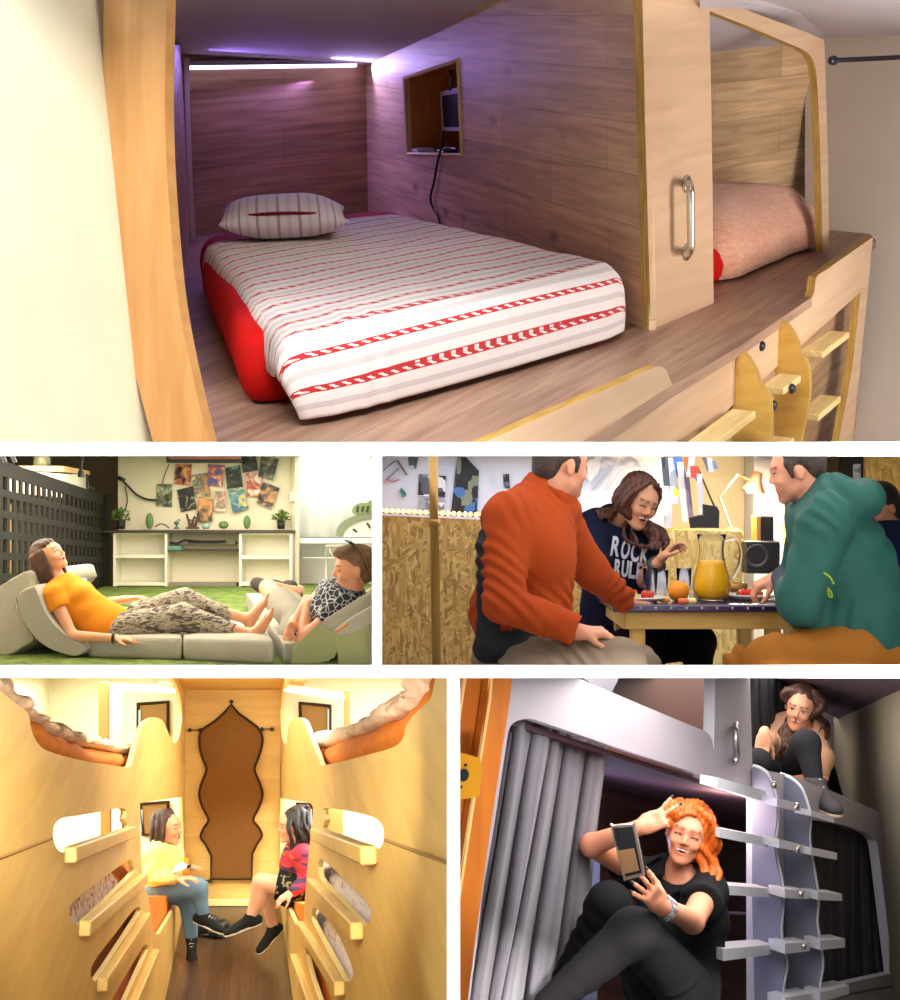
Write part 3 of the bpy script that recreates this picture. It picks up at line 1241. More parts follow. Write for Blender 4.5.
def pillow(name, c, ax, ay, az, mats, parent=None, n=22, pinch=0.5, wob=0.01, seed=0):
 c, ax, ay, az = V(c), V(ax), V(ay), V(az)
 mb = MB()
 for sgn in (1, -1):
  rows = []
  for i in range(n + 1):
   row = []
   for k in range(n + 1):
    x, y = -1 + 2 * i / n, -1 + 2 * k / n
    x, y = math.sin(x * math.pi / 2), math.sin(y * math.pi / 2)
    z = max(0, (1 - x * x)) ** 0.45 * max(0, (1 - y * y)) ** 0.45
    sx = 1 - 0.10 * (1 - y * y) if pinch else 1
    px, py = x * (1 - 0.07 * pinch * (1 - y * y) * 0), y
    e = 1 - 0.12 * pinch * (1 - abs(y) ** 3) * abs(x) ** 3
    g = 1 - 0.12 * pinch * (1 - abs(x) ** 3) * abs(y) ** 3
    q = c + ax * x * e + ay * y * g + az * z * sgn
    q += az.normalized() * wob * noise.noise(q * 7 + V((seed, 0, 0))) * z
    row.append(q)
   rows.append(row)
  mb.grid(rows, uv=lambda i, k: (2 * k / n * ay.length, 2 * i / n * ax.length))
 return mb.build(name, mats, parent, smooth=True, fix=True, merge=True)


DK = Plane(P(480, 442, 4.4), P(873, 237, 7.5), P(190, 235, 8.5))
UA = DK.n
cb = DK.at(368, 215)
ct = P(366, 65, 8.56)
BW = Plane(cb, DK.at(190, 237), ct)
WR = Plane(cb, DK.at(648, 330), ct)
CE = Plane(ct, BW.at(180, 55), WR.at(510, 0))
LWp = Plane(BW.at(182, 55), BW.at(191, 240), DK.at(160, 442))
BW.align(DK.at(190, 237), cb)
WR.align(cb, DK.at(648, 330))
DK.align(DK.at(673, 385), DK.at(812, 297))
LWp.align(DK.at(160, 442), BW.at(191, 240))


def sheet(name, plane, pts, m, thick=0.03, holes=(), em=None, h=0.0, kind='structure', parent=None, mats=None, smooth_=False):
 mb = MB()
 mb.plate(plane, pts, holes, thick, h, 0, 1 if em else 0)
 o = mb.build(name, mats or ([m, em] if em else [m]), parent)
 if kind and parent is None:
  props(o, kind=kind)
 return o


# deck with planks running across
o = sheet('floor_bunk', DK, [(60, 470), (470, 520), (673, 385), (738, 347), (812, 297), (876, 240), (840, 205), (640, 195), (400, 195), (175, 225)], M_deck, 0.04)
sheet('wall_back', BW, [(150, 40), (380, 40), (380, 240), (372, 260), (160, 320)], M_lamsh, 0.03, h=-0.001)
niche_hole = [(404, 78), (458, 60), (462, 155), (407, 154)]
sheet('wall_right', WR, [(362, 40), (400, -30), (643, -60), (649, 331), (500, 290), (364, 232)], M_lam, 0.03, [niche_hole])
sheet('wall_left', LWp, [(183, 45), (192, 330), (196, 460), (182, 460), (160, 300), (150, 45)], M_lamsh, 0.03)
sheet('ceiling', CE, [(140, 75), (372, 75), (520, -20), (520, -60), (60, -60), (60, 20)], M_lilac, 0.03, h=0.0)
# batten in the left corner
mb = MB()
pts = crv([(184.5, 58), (186, 130), (189, 200), (194, 285)], 5)
mb.tube([BW.at(x, y, 0.12) for x, y in pts], 0.026, 4)
props(mb.build('trim_1', mat('batten_white', rgb(190, 170, 155), 0.6), smooth=False), kind='structure')
# niche box and what stands in it
t = thing('wall_niche', 'small open plywood niche cut into the plank wall above the striped bed', 'niche', WR.at(430, 154, -0.1), None)
nb = [WR.at(x, y, -0.005) for x, y in niche_hole]
dv = -WR.n * 0.30
M_nic = wood('niche_wood', rgb(208, 140, 60), rgb(180, 112, 44), 0.5, 1, 10, tone=0.1)
mb = MB()
for i in range(4):
 a, b = nb[i], nb[(i + 1) % 4]
 cen = sum(nb, V()) / 4
 oa, ob = a + (a - cen).normalized() * 0.02, b + (b - cen).normalized() * 0.02
 mb.hexa([a, b, b + dv, a + dv, oa, ob, ob + dv, oa + dv])
mb.build('lining', M_nic, t, fix=True)
mb = MB()
mb.hexa([p + dv for p in nb] + [p + dv * 1.07 for p in nb])
mb.build('back_panel', M_nic, t, fix=True)
mb = MB()
fr = [WR.at(x, y, 0.004) for x, y in niche_hole]
for i in range(4):
 mb.tube([fr[i], fr[(i + 1) % 4]], 0.009, 4)
mb.build('edge_trim', mat('niche_edge', rgb(226, 196, 140), 0.6), t)
NB = Plane(nb[0] + dv * 0.6, nb[1] + dv * 0.6, nb[2] + dv * 0.6)
mb = MB()
mb.plate(NB, crv([(440, 92), (462, 86), (463, 131), (442, 131)], 1, True), (), 0.02)
o = mb.build('tablet', M_whitep)
props(o, 'tablet with black screen and white frame standing in the wall niche', 'tablet')
mb = MB()
mb.plate(NB, [(442, 96), (464, 92), (464, 127), (443.5, 127)], (), 0.004, 0.004)
mb.build('screen', M_black, o)
NB2 = Plane(nb[0] + dv * 0.9, nb[1] + dv * 0.9, nb[2] + dv * 0.9)
mb = MB()
mb.plate(NB2, [(413, 94), (425, 91), (427, 139), (414, 139)], (), 0.02)
o = mb.build('radio_speaker', mat('grey_speaker', rgb(120, 105, 80), 0.6))
props(o, 'slim grey upright speaker at the left inside the wall niche', 'speaker')
mb = MB()
for i in range(14):
 y = 97 + i * 2.9
 mb.tube([NB2.at(415.5, y, 0.004), NB2.at(424.5, y - 0.5, 0.004)], 0.003, 5)
mb.build('grille', mat('grille_dark', (0.06, 0.05, 0.04), 0.6), o)
mb = MB()
mb.box(WR.at(422, 150.5, -0.07), WR.ux * 0.075, WR.n * 0.05, WR.uy * 0.014, bev=0.005)
props(mb.build('remote_control', M_whitep), 'white flat remote control lying at the bottom of the niche', 'remote control')
mb = MB()
mb.box(WR.at(447, 151.5, -0.07), WR.ux * 0.05, WR.n * 0.04, WR.uy * 0.008, bev=0.004)
mb.tube([WR.at(440, 151, -0.05), WR.at(448, 147.5, -0.04), WR.at(456, 149, -0.05), WR.at(458, 147, -0.06)], 0.005, 6)
props(mb.build('charger', M_black), 'black charger with looped lead at the bottom of the niche', 'charger')
mb = MB()
pth = [NB.at(444, 131, 0.0)] + [WR.at(x, y, 0.015) for x, y in crv([(441.5, 146), (437, 165), (434, 182), (430.5, 197), (433, 208), (438, 216), (440, 224)], 5)]
mb.tube(pth, 0.0065, 6)
mb.tube([NB.at(450, 90, 0.01), NB.at(452, 78, 0.02), NB.at(450, 70, 0.02)], 0.006, 6)
props(mb.build('power_cable', M_black, smooth=True), 'thin black cable hanging from the niche down to the bed', 'cable')

# LED strip
mb = MB()
mb.tube([BW.at(181, 67.5, 0.05), BW.at(356, 65, 0.05)], 0.012, 6)
o = mb.build('led_strip', M_led)
props(o, 'glowing white violet light strip along the top of the back wall', 'light strip')
mb = MB()
a, b = BW.at(178, 62.5, 0.03), BW.at(364, 60.5, 0.03)
mb.box((a + b) / 2, (b - a) / 2, BW.n * 0.03, BW.uy * 0.012)
mb.build('mounting_rail', mat('rail_grey', (0.3, 0.3, 0.32), 0.5), o)
a1 = area('led_glow', (BW.at(268, 68, 0.10)), BW.at(268, 66, 0.10) - UA * 1 + BW.n * 0.9, 1.0, 0.04, 9, (0.36, 0.24, 1.0))
a2 = area('led_glow_side', (BW.at(352, 66, 0.14)), WR.at(392, 70), 0.3, 0.05, 2.5, (0.50, 0.42, 1.0))

# bed
bed = thing('double_bed', 'low double bed with red fitted sheet and striped red and white duvet', 'bed', DK.at(420, 330))
TP = lambda x, y, h: DK.at(x, y, h)
down = lambda p, h: p - UA * h
mc = [down(TP(243, 345, .22), .215), down(TP(618, 268, .22), .215), down(TP(382, 212, .22), .215), down(TP(203, 238, .22), .215)]
soft_block('mattress', mc, UA, 0.235, M_red, bed, bulge=0.045, r=0.16, edge=0.07, wob=0.012)
c = [TP(211, 243, .262), TP(398, 212.5, .262), TP(618, 262, .285), TP(290, 338, .285)]       # BL BR FR FL
NU, NV = 70, 110
rows = []
uvs = {}
lenp = [(i / 70, None) for i in range(71)]
for i in range(NV):
 a = i / (NV - 1)
 row = []
 for k in range(NU):
  u = -0.035 + 1.07 * k / (NU - 1)
  if a < 0.72:
   t, fall = (a / 0.72) * 0.97, 0.0
  else:
   s_ = (a - 0.72) / 0.28
   if s_ < 0.35:
    an = s_ / 0.35 * math.pi / 2
    t, fall = 0.97 + 0.03 * math.sin(an), 0.055 * (1 - math.cos(an))
   else:
    t, fall = 1.0 + 0.006 * math.sin((s_ - .35) * 4.5), 0.055 + (s_ - 0.35) / 0.65 * 0.205
  uu = min(max(u, 0), 1)
  top = (c[0].lerp(c[1], uu)).lerp(c[3].lerp(c[2], uu), t)
  across = (c[3].lerp(c[0], 1 - t)).lerp(c[2].lerp(c[1], 1 - t), 0)
  ex = ((c[1] - c[0]).lerp(c[2] - c[3], t)).normalized()
  ey = ((c[3] - c[0]).lerp(c[2] - c[1], uu)).normalized()
  hang = 0.10
  dr = 0
  sx = 0
  if u < 0.03:
   an = min(1, (0.03 - u) / 0.03)
   dr = 0.03 * (1 - math.cos(an * math.pi / 2))
   if u < 0:
    q = -u / 0.035
    dr += (hang + 0.02 * math.sin(t * 16)) * q
    sx = -0.035 - 0.018 * math.sin(q * 2)
   else:
    sx = -0.035 * math.sin(an * math.pi / 2)
  if u > 0.96:
   an = min(1, (u - 0.96) / 0.04)
   dr = 0.05 * (1 - math.cos(an * math.pi / 2))
   sx = 0.03 * math.sin(an * math.pi / 2)
   if u > 1:
    dr += (u - 1) / 0.035 * 0.16
  wr = 0.006 * noise.noise(V((u * 7, t * 10, 0))) + 0.012 * noise.noise(V((u * 2.2, t * 3, 4)))
  # soft creases near the front left corner
  wr += 0.010 * math.exp(-((u - 0.16) / 0.02) ** 2) * max(0, (t - 0.75) / 0.25) + 0.008 * math.exp(-((u - 0.23) / 0.016) ** 2) * max(0, (t - 0.82) / 0.18)
  hgt = min(fall + dr * (1 if a < 0.72 else max(0, 1 - (a - 0.72) / 0.27)), 0.262)
  fl = -ey
  bow = 0.03 * math.sin(math.pi * uu) * (1 if a > 0.72 else 0)
  q = top + ex * sx - UA * hgt + UA * wr * (1 if a < 0.75 else 0.2) + ey * ((0.045 if fall > 0.05 else 0.045 * fall / .05) + wr * 1.6 * (1 if a > 0.72 else 0) + bow)
  if a > 0.66:
   fz = min(1, (a - 0.66) / 0.1)
   q -= ey * fz * 0.07 * (max(0, (0.07 - u) / 0.1) ** 1.6 + max(0, (u - 0.93) / 0.1) ** 1.6)
   q += ex * fz * 0.06 * max(0, (a - 0.8) / 0.2) * max(0, 1 - u * 4)
  row.append(q)
  if a < 0.72:
   vv = (a / 0.72) ** 0.92 * 1.95
  else:
   vv = 1.95 + (a - 0.72) / 0.28 * 0.40
  uvs[(i, k)] = (u * 1.25 if True else 0, vv + (0.018 * math.sin(uu * 3) if a < .9 else 0))
 rows.append(row)
mb = MB()
mb.grid(rows, uv=lambda i, k: uvs[(i, k)])
o = mb.build('duvet', M_duvet, bed, smooth=True, fix=True, solid=0.015)

# pillow
pc = TP(284, 222, .30)
o = pillow('pillow', TP(283, 216, .35), WR.ux * 0 + (TP(343, 213, .3) - TP(224, 216, .3)) * 0.5, (TP(283, 214, .3) - TP(283, 232, .3)) * 0.42, UA * 0.095, [M_pstripe, M_red])
props(o, 'plump striped pillow on the red sheet at the head of the double bed', 'pillow')
mb = MB()
hx = (TP(343, 213, .3) - TP(224, 216, .3)) * 0.5
hy = (TP(283, 214, .3) - TP(283, 232, .3)) * 0.42
cc = TP(283, 216, .35)
pp = []
for i in range(25):
 a = -1 + i / 12
 pp.append(cc + hx * a * (0.97) - hy * (0.86 + 0.06 * math.cos(a * 3)) + UA * (0.012 + 0.03 * (1 - a * a)))
mb.tube(pp, 0.007, 6)
mb.build('piping', mat('wine_piping', rgb(120, 30, 36), 0.8), o, smooth=True)

# post at the left and cream wall
PO = Plane(P(103, 0, 4.35), P(165, 0, 4.30), P(208, 442, 4.30))
sheet('wall_left', Plane(P(103, 0, 4.4), P(150, 442, 4.4), P(0, 220, 3.75)),
 [(-60, -30), (112, -30), (112, 0), (112, 60), (112, 130), (118, 210), (130, 300), (146, 370), (160, 470), (-60, 470)], M_cream, 0.05)
mb = MB()
mb.plate(PO, crv([(104, -20), (103, 60), (104, 130), (107, 200), (118, 300), (134, 370), (158, 460)], 5) +
  crv([(214, 460), (197, 395), (179, 305), (169, 205), (165, 120), (165.5, 50), (167, -20)], 5), (), 0.06)
o = mb.build('bunk_post', M_post)
props(o, 'broad curved plywood upright at the left edge of the double bunk', 'post')

# partition panel and second bunk frame
PF = Plane(DK.at(651, 330), DK.at(714, 303), DK.at(651, 330) + UA).align(DK.at(651, 330), DK.at(714, 303))
mb = MB()
outl = [(642, -20), (645, 120), (651, 331), (714, 304)] + crv([(713.5, 290), (712, 150), (709.5, 11)], 3) + \
 crv([(750, 27), (790, 44), (803, 50), (812, 58), (817, 80), (820, 150), (823, 253)], 5) + [(829, 250)] + \
 crv([(828, 160), (825, 60), (824, 40)], 4) + crv([(806, 32), (760, 15), (715, -4), (690, -20)], 3)
mb.plate(PF, outl, (), 0.035, 0, 0, 1)
o = mb.build('bunk_partition', [M_ply, M_plyedge])
props(o, 'pale plywood panel with rounded doorway between the two upper bunks', 'panel')
mb = MB()
for y in (184, 252):
 mb.lathe(PF.at(686, y, 0.0), [(0, 0.0), (0.034, 0.0), (0.034, 0.007), (0.026, 0.012), (0, 0.012)], PF.n, 20)
hp = [PF.at(688, 184, 0.01), PF.at(688, 184, 0.045), PF.at(689, 184.5, 0.062), PF.at(690, 187.5, 0.072), PF.at(690.5, 192, 0.075), PF.at(691, 245, 0.075), PF.at(690, 249.5, 0.072), PF.at(689, 252, 0.062), PF.at(688, 252.5, 0.045), PF.at(688, 252, 0.01)]
mb.tube(hp, 0.0155, 12)
o = mb.build('grab_handle', M_steel, smooth=True)
props(o, 'brushed metal grab handle bolted to the pale plywood panel', 'handle')

IW = Plane(DK.at(712, 238), DK.at(823, 214), DK.at(712, 238) + UA).align(DK.at(712, 238), DK.at(823, 214))
sheet('wall_back', IW, [(680, 20), (850, 20), (850, 225), (680, 262)], M_lam, 0.03)
CE2 = Plane(IW.at(712, 52), IW.at(785, 44), PF.at(712, 8))
sheet('ceiling', CE2, [(700, -6), (860, 24), (860, 55), (700, 60)], M_lilac, 0.02)
# quilt on the second bed
bed2 = thing('single_bed', 'second bunk bed with red sheet under a salmon quilt', 'bed', DK.at(770, 265))
fl, frr = DK.at(728, 289), DK.at(825, 249)
e = (frr - fl).normalized()
back = UA.cross(e)
if back.y < 0:
 back = -back
ln = (frr - fl).length
soft_block('mattress', [DK.at(690, 300, 0.005) + back * 0.06, frr + back * 0.08, frr + back * 0.9, DK.at(690, 296) + back * 0.9], UA, 0.16, M_red, bed2, r=0.08)
soft_block('quilt', [DK.at(737, 285) + back * 0.05 + UA * 0.01, frr + back * .05 + UA * 0.01 + e * 0.06, frr + back * 0.85 + e * 0.03, fl + back * 0.85 - e * .1], UA, 0.30, M_pink, bed2, bulge=0.04, r=0.12, edge=0.16,
  wob=0.035, crown=0.05, prof=[(0.0, -.02), (0.04, 0.02), (0.15, 0.03), (0.4, 0.03), (0.62, 0.005), (0.8, -0.05), (0.93, -0.11), (1.0, -0.2)])

# right wall, ceiling, rail
RW = Plane(P(826, 38, 7.9), P(900, 35, 7.6), P(860, 440, 7.5))
sheet('wall_right', RW, [(805, 15), (980, 10), (980, 470), (805, 470)], M_greywall, 0.05)
CR = Plane(RW.at(826, 38), RW.at(900, 35), P(722, 0, 6.0))
sheet('ceiling', CR, [(826, 40), (1000, 34), (1000, -60), (560, -60), (700, -20), (760, 12)], M_lilac, 0.03)
mb = MB()
a, b = P(832, 60.5, 7.5), P(960, 54.5, 6.9)
mb.tube([a, b], 0.012, 10)
mb.lathe(a, [(0, -0.02), (0.022, -0.02), (0.024, -0.005), (0.02, 0.012), (0, 0.014)], (a - b), 16)
o = mb.build('curtain_rail', mat('dark_steel', (0.10, 0.10, 0.12), 0.35, 0.8), smooth=True)
props(o, 'dark metal rail fixed high on the grey white wall', 'rail')

# fascia with the lower bunk opening
FS = Plane(DK.at(673, 385), DK.at(812, 297), DK.at(673, 385) + UA).align(DK.at(673, 385), DK.at(812, 297))
mb = MB()
fa = [(430, 467), (480, 444)] + crv([(560, 409), (620, 383), (650, 369), (660, 366.5), (666, 370), (669.5, 378), (673, 386)], 4) + \
 [(700, 370), (742, 344), (780, 320)] + crv([(806, 302), (812, 297), (814.5, 290), (815.5, 281), (818, 275), (826, 270)], 3) + \
 [(873, 237), (867, 300), (850, 470), (834, 470), (852, 370), (860.5, 292), (803, 344), (725, 412), (673, 444), (640, 470)]
mb.plate(FS, fa, (), 0.035, 0, 0, 1)
o = mb.build('bunk_fascia', [M_ply, M_plyedge])
props(o, 'pale plywood front board with wavy top edge along the bunk deck', 'board')
LB = Plane(FS.at(673, 444, -0.12), FS.at(850, 300, -0.12), FS.at(673, 444, -0.12) + UA).align(FS.at(673, 444, -0.12), FS.at(850, 300, -0.12))
sheet('wall_lower', LB, [(640, 440), (728, 395), (803, 326), (866, 272), (862, 330), (852, 480), (640, 480)], M_lamsh, 0.03)

# ladder
lad = thing('bunk_ladder', 'short plywood ladder with wavy sides and pale rungs on the bunk front', 'ladder', FS.at(770, 443, 0.05))
for (bx, by, w0) in ((736, 349, 1), (779, 320.5, 1)):
 b0 = FS.at(bx, by, 0.0)
 FN = Plane(b0, b0 + FS.n, b0 + UA)
 if bx == 736:
  ol = crv([(736, 349), (747, 357), (756, 372), (759, 383), (766, 391), (770, 402), (771, 425), (770, 450)], 5)
  inn = [(733, 450), (729, 405), (732, 365)]
 else:
  ol = crv([(779, 320), (788, 326), (797, 341), (800, 354), (806, 362), (809, 374), (809, 400), (803, 430), (800, 450)], 5)
  inn = [(775, 450), (774, 400), (776, 350)]
 mb = MB()
 mb.plate(FN, ol + inn, (), 0.03, 0, 0, 1)
 mb.build('side_board', [M_fin, M_plyedge], lad)
ed = (FS.at(812, 297) - FS.at(673, 385)).normalized()


def rung(px, py, l0, l1, h0=0.03, h1=0.12, th=0.028, parent=lad, m=M_pine):
 a = FS.at(px, py, (h0 + h1) / 2)
 mb = MB()
 mb.box(a + ed * (l0 + l1) / 2, ed * (l1 - l0) / 2, FS.n * (h1 - h0) / 2, UA * th / 2, bev=0.004, lead=1)
 return mb.build('rung', m, parent)


rung(742, 415, -0.75, 0.02)
rung(780, 385, -0.09, 0.12)
rung(815, 352, -0.04, 0.34)
rung(812, 414, -0.05, 0.26)
rung(775, 447, -0.1, 0.1)
for (x, y, h) in ((761, 346, 0.0), (791, 388.5, 0.125), (772.5, 405.5, 0.125)):
 mb = MB()
 mb.lathe(FS.at(x, y, h), [(0, 0), (0.020, 0), (0.018, 0.010), (0.010, 0.015), (0, 0.016)], FS.n, 16)
 mb.build('bolt', M_black, lad, smooth=True)

# ================================================================== middle left picture: lounge with artificial grass
CELL = 'B'
# floor falls 1.07 m below the lens; room 18.5 m deep
HB = -1.07


def G(px, py):
 """point on the lounge floor seen at a pixel"""
 d = -HB * F / (py - 500)
 return P(px, py, d)


def Fd(px, d, z=0.0):
 return V(((px - 450) / F * d, d, HB + z))


M_grass, N_, L_, b_ = nodes('artificial_grass', 0.9)
tc = N_.new('ShaderNodeTexCoord')
n1 = N_.new('ShaderNodeTexNoise')
n1.inputs['Scale'].default_value = 9
n1.inputs['Detail'].default_value = 8
L_.new(tc.outputs['Object'], n1.inputs['Vector'])
r1 = ramp(N_, [(0.3, rgb(60, 84, 22)), (0.55, rgb(104, 128, 44)), (0.75, rgb(140, 158, 70))])
L_.new(n1.outputs[0], r1.inputs[0])
L_.new(r1.outputs[0], b_.inputs['Base Color'])
n2 = N_.new('ShaderNodeTexNoise')
n2.inputs['Scale'].default_value = 60
L_.new(tc.outputs['Object'], n2.inputs['Vector'])
bp = N_.new('ShaderNodeBump')
bp.inputs['Distance'].default_value = 0.03
L_.new(n2.outputs[0], bp.inputs['Height'])
L_.new(bp.outputs[0], b_.inputs['Normal'])
M_wallb = mat('warm_white_wall', rgb(226, 216, 190), 0.85)
M_taupe = mat('taupe_wall', rgb(150, 130, 98), 0.85)
M_cab = mat('white_laminate', rgb(232, 226, 206), 0.5)
M_dtop = mat('dark_worktop', rgb(60, 52, 44), 0.5)
M_cush = mat('grey_cushion', rgb(168, 165, 150), 0.85, var=0.06, vs=5, bump=0.25, bs=120)
M_cushg = mat('green_grey_side', rgb(160, 166, 120), 0.85, var=0.06, vs=5, bump=0.25, bs=120)
M_pipe = mat('cushion_piping', rgb(92, 90, 80), 0.8)
M_lat = mat('black_lattice', rgb(22, 20, 17), 0.7, spec=0.2)
M_peach = mat('peach_panel', rgb(235, 190, 140), 0.8, emit=rgb(235, 190, 140), es=0)


def quad(name, pts, m, th=0.05, kind='structure', parent=None, holes=None, em=None, off=None):
 pl = Plane(pts[0], pts[1], pts[2]).align(pts[0], pts[1])
 mb = MB()
 mb.plate3([[V(p) for p in pts]] + ([[V(q) for q in h] for h in holes] if holes else []), pl, th, 0, 1 if em else 0)
 o = mb.build(name, [m, em] if em else m, parent)
 if kind and parent is None:
  props(o, kind=kind)
 return o


quad('floor', [Fd(-900, 6), Fd(640, 6), Fd(420, 19.2), Fd(-300, 19.2)], M_grass)
DB = 18.9
quad('wall_back', [Fd(118, DB, -0.1), Fd(296, DB, -0.1), Fd(296, DB, 2.4), Fd(118, DB, 2.4)], M_wallb)
quad('wall_back', [Fd(-200, DB + 1.5, -0.1), Fd(124, DB + 1.5, -0.1), Fd(124, DB + 1.5, 3), Fd(-200, DB + 1.5, 3)], M_taupe)
quad('wall_left', [Fd(118, DB, -0.1), Fd(118, DB + 1.5, -0.1), Fd(118, DB + 1.5, 2.4), Fd(118, DB, 2.4)], M_taupe, 0.02)
# bright glazed corner on the right with a white roller blind
M_glow = mat('glowing_blind_cloth', rgb(226, 226, 220), 0.9, emit=(1.0, 0.97, 0.92), es=0.22)  # cloth glows by itself, standing in for window light behind it
quad('wall_right', [Fd(292, DB + 0.6, -0.1), Fd(460, DB + 0.6, -0.1), Fd(460, DB + 0.6, 2.4), Fd(292, DB + 0.6, 2.4)], mat('garden_wall', rgb(238, 234, 220), 0.8))
t = thing('roller_blind', 'white roller blind lowered over the bright window at the right', 'blind', P(335, 542, DB + 0.1))
mb = MB()
zb = P(300, 538, DB + .1).z
rows = []
for i in range(2):
 z = zb + 0.01 if i == 0 else 1.35
 rows.append([V(((px - 450) / F * (DB + .1), DB + .1 + 0.012 * math.sin(px * 0.4), z)) for px in np.linspace(296, 390, 40)])
mb.grid(rows)
mb.build('cloth', M_glow, t, smooth=True, solid=0.01)
mb = MB()
mb.box(P(342, 541, DB), V((0.62, 0, 0)), V((0, 0.03, 0)), V((0, 0, 0.035)), bev=0.01)
mb.build('bottom_bar', mat('blind_bar', rgb(240, 238, 232), 0.4), t)
mb = MB()
mb.box(P(342, 456, DB), V((0.62, 0, 0)), V((0, 0.05, 0)), V((0, 0, 0.05)), bev=0.01)
mb.build('headrail', mat('blind_bar2', rgb(240, 238, 232), 0.4), t)
# printed round clock-like emblem on the blind (edge of an arch with a leafy crown)
pl = Plane(P(340, 500, DB + 0.06), P(372, 500, DB + 0.06), P(340, 530, DB + 0.06))
t2 = thing('wall_clock_print', 'big green rimmed dial with leafy crown partly visible beside the young man', 'sign', P(362, 538, DB - .05))
mb = MB()
arc_o = [(336, 536), (337, 529), (341, 523), (349, 518), (358, 515), (368, 513), (378, 512)]
arc_i = [(378, 518), (368, 519), (359, 521), (350, 525), (345, 530), (342, 536)]
mb.plate(pl, crv(arc_o, 4) + crv(arc_i, 4), (), 0.03, 0.07)
mb.build('rim', mat('olive_rim', rgb(130, 140, 110), 0.7), t2)
mb = MB()
mb.plate(pl, crv([(342, 537), (345, 530), (350, 525), (359, 521), (368, 519), (380, 518), (380, 537)], 3), (), 0.02, 0.04)
mb.build('dial', mat('dial_white', rgb(226, 226, 218), 0.7), t2)
mb = MB()
mb.plate(pl, crv([(352, 512), (354, 506), (360, 503), (366, 503), (372, 500), (382, 500), (382, 511), (366, 513), (357, 515)], 3, True), (), 0.03, 0.08)
mb.build('crown', mat('leaf_print', rgb(128, 146, 92), 0.7), t2)
M_mk = mat('dial_marks', rgb(60, 66, 60), 0.7)
for (x, y, x2, y2, h) in ((357, 512, 358, 506, .085), (362, 512, 363, 506, .085), (367, 512, 368, 506, .085), (353, 529, 357, 532, .05), (367, 523, 370, 528, .05)):
 MB().tube([pl.at(x, y, h), pl.at(x2, y2, h)], 0.014, 5).build('mark', M_mk, t2)
# white bars of the window frame
mb = MB()
mb.box(P(297, 500, DB - 0.1), V((0.03, 0, 0)), V((0, 0.03, 0)), V((0, 0, 1.3)), bev=0.005)
mb.box(P(294, 500, DB - 0.02), V((0.02, 0, 0)), V((0, 0.06, 0)), V((0, 0, 1.3)), bev=0.005)
mb.box(P(292, 497, DB - 0.12), V((0.03, 0, 0)), V((0, 0.03, 0)), V((0, 0, 0.06)), bev=0.01)
props(mb.build('window_1', mat('frame_white', rgb(222, 214, 190), 0.5)), kind='structure')
mb = MB()
mb.tube([P(330, 545, DB - .3), P(330, 552, DB - .3), P(334, 556, DB - .3), P(344, 555, DB - .3)], 0.012, 6)
mb.tube([P(326, 546, DB - .3), P(380, 546, DB - .3)], 0.02, 6)
mb.tube([P(326, 546, DB - .3), P(326, 590, DB - .3)], 0.012, 6)
mb.tube([P(303, 558, DB - .3), P(352, 558, DB - .3)], 0.008, 6)
props(mb.build('metal_railing', mat('rail_white', rgb(215, 212, 200), 0.5), smooth=True), 'thin white tubular railing behind the young man', 'railing')

# shelf unit: two open cabinets joined by a long dark top and a recessed middle bay
ZT = P(200, 531, DB).z
DS = DB - 0.35


def shelf_unit(name, x0, x1, label, shelves, back=True):
 t = thing(name, label, 'cabinet', Fd((x0 + x1) / 2, DS))
 d = DS
 X0, X1 = (x0 - 450) / F * d, (x1 - 450) / F * d
 z1 = ZT - 0.02
 th = 0.03
 for x in (X0 + th / 2, X1 - th / 2):
  mb = MB()
  mb.box((x, d + 0.17, (HB + z1) / 2), (th / 2, 0, 0), (0, 0.17, 0), (0, 0, (z1 - HB) / 2), bev=0.003)
  mb.build('side_panel', M_cab, t)
 mb = MB()
 mb.box(((X0 + X1) / 2, d + 0.335, (HB + z1) / 2), ((X1 - X0) / 2 - th, 0, 0), (0, 0.006, 0), (0, 0, (z1 - HB) / 2))
 mb.build('back_panel', M_cab, t)
 for py in shelves:
  z = (500 - py) / F * d
  mb = MB()
  mb.box(((X0 + X1) / 2, d + 0.17, z), ((X1 - X0) / 2 - th, 0, 0), (0, 0.16, 0), (0, 0, 0.022), bev=0.003)
  mb.build('shelf', M_cab, t)
 return t


shelf_unit('open_cabinet', 113, 167, 'white open cabinet on the grass, left of the recessed bay', (533, 556.5, 584))
shelf_unit('open_cabinet', 239, 292, 'white open cabinet on the grass, right of the recessed bay', (533, 557.5, 584))
t = thing('shelf_bay', 'recessed middle bay with two grey shelves between the white cabinets', 'shelf', Fd(203, DS + 0.3))
mb = MB()
mb.box(P(203, 560, DS + 0.4), ((239 - 167) / 2 / F * DS, 0, 0), (0, 0.01, 0), (0, 0, 0.36))
mb.build('back_panel', M_cab, t)
for (y0, m, x0, x1, dd) in ((543, mat('grey_shelf', rgb(120, 112, 98), 0.5), 169, 237, 0.12), (550, M_dtop, 168, 238, 0.05), (586, mat('grey_plinth', rgb(128, 120, 104), 0.7), 168, 238, 0.1)):
 mb = MB()
 mb.box(P((x0 + x1) / 2, y0, DS + dd + .1), ((x1 - x0) / 2 / F * DS, 0, 0), (0, 0.12, 0), (0, 0, 0.012 if y0 < 580 else 0.045), bev=0.004)
 mb.build('shelf', m, t)
mb = MB()
mb.box(P(175, 548, DS + .1), (0.09, 0, 0), (0, 0.08, 0), (0, 0, 0.028), bev=0.01)
props(mb.build('blue_box', mat('teal_box', rgb(90, 130, 130), 0.6)), 'small teal box on the middle shelf of the bay', 'box')
mb = MB()
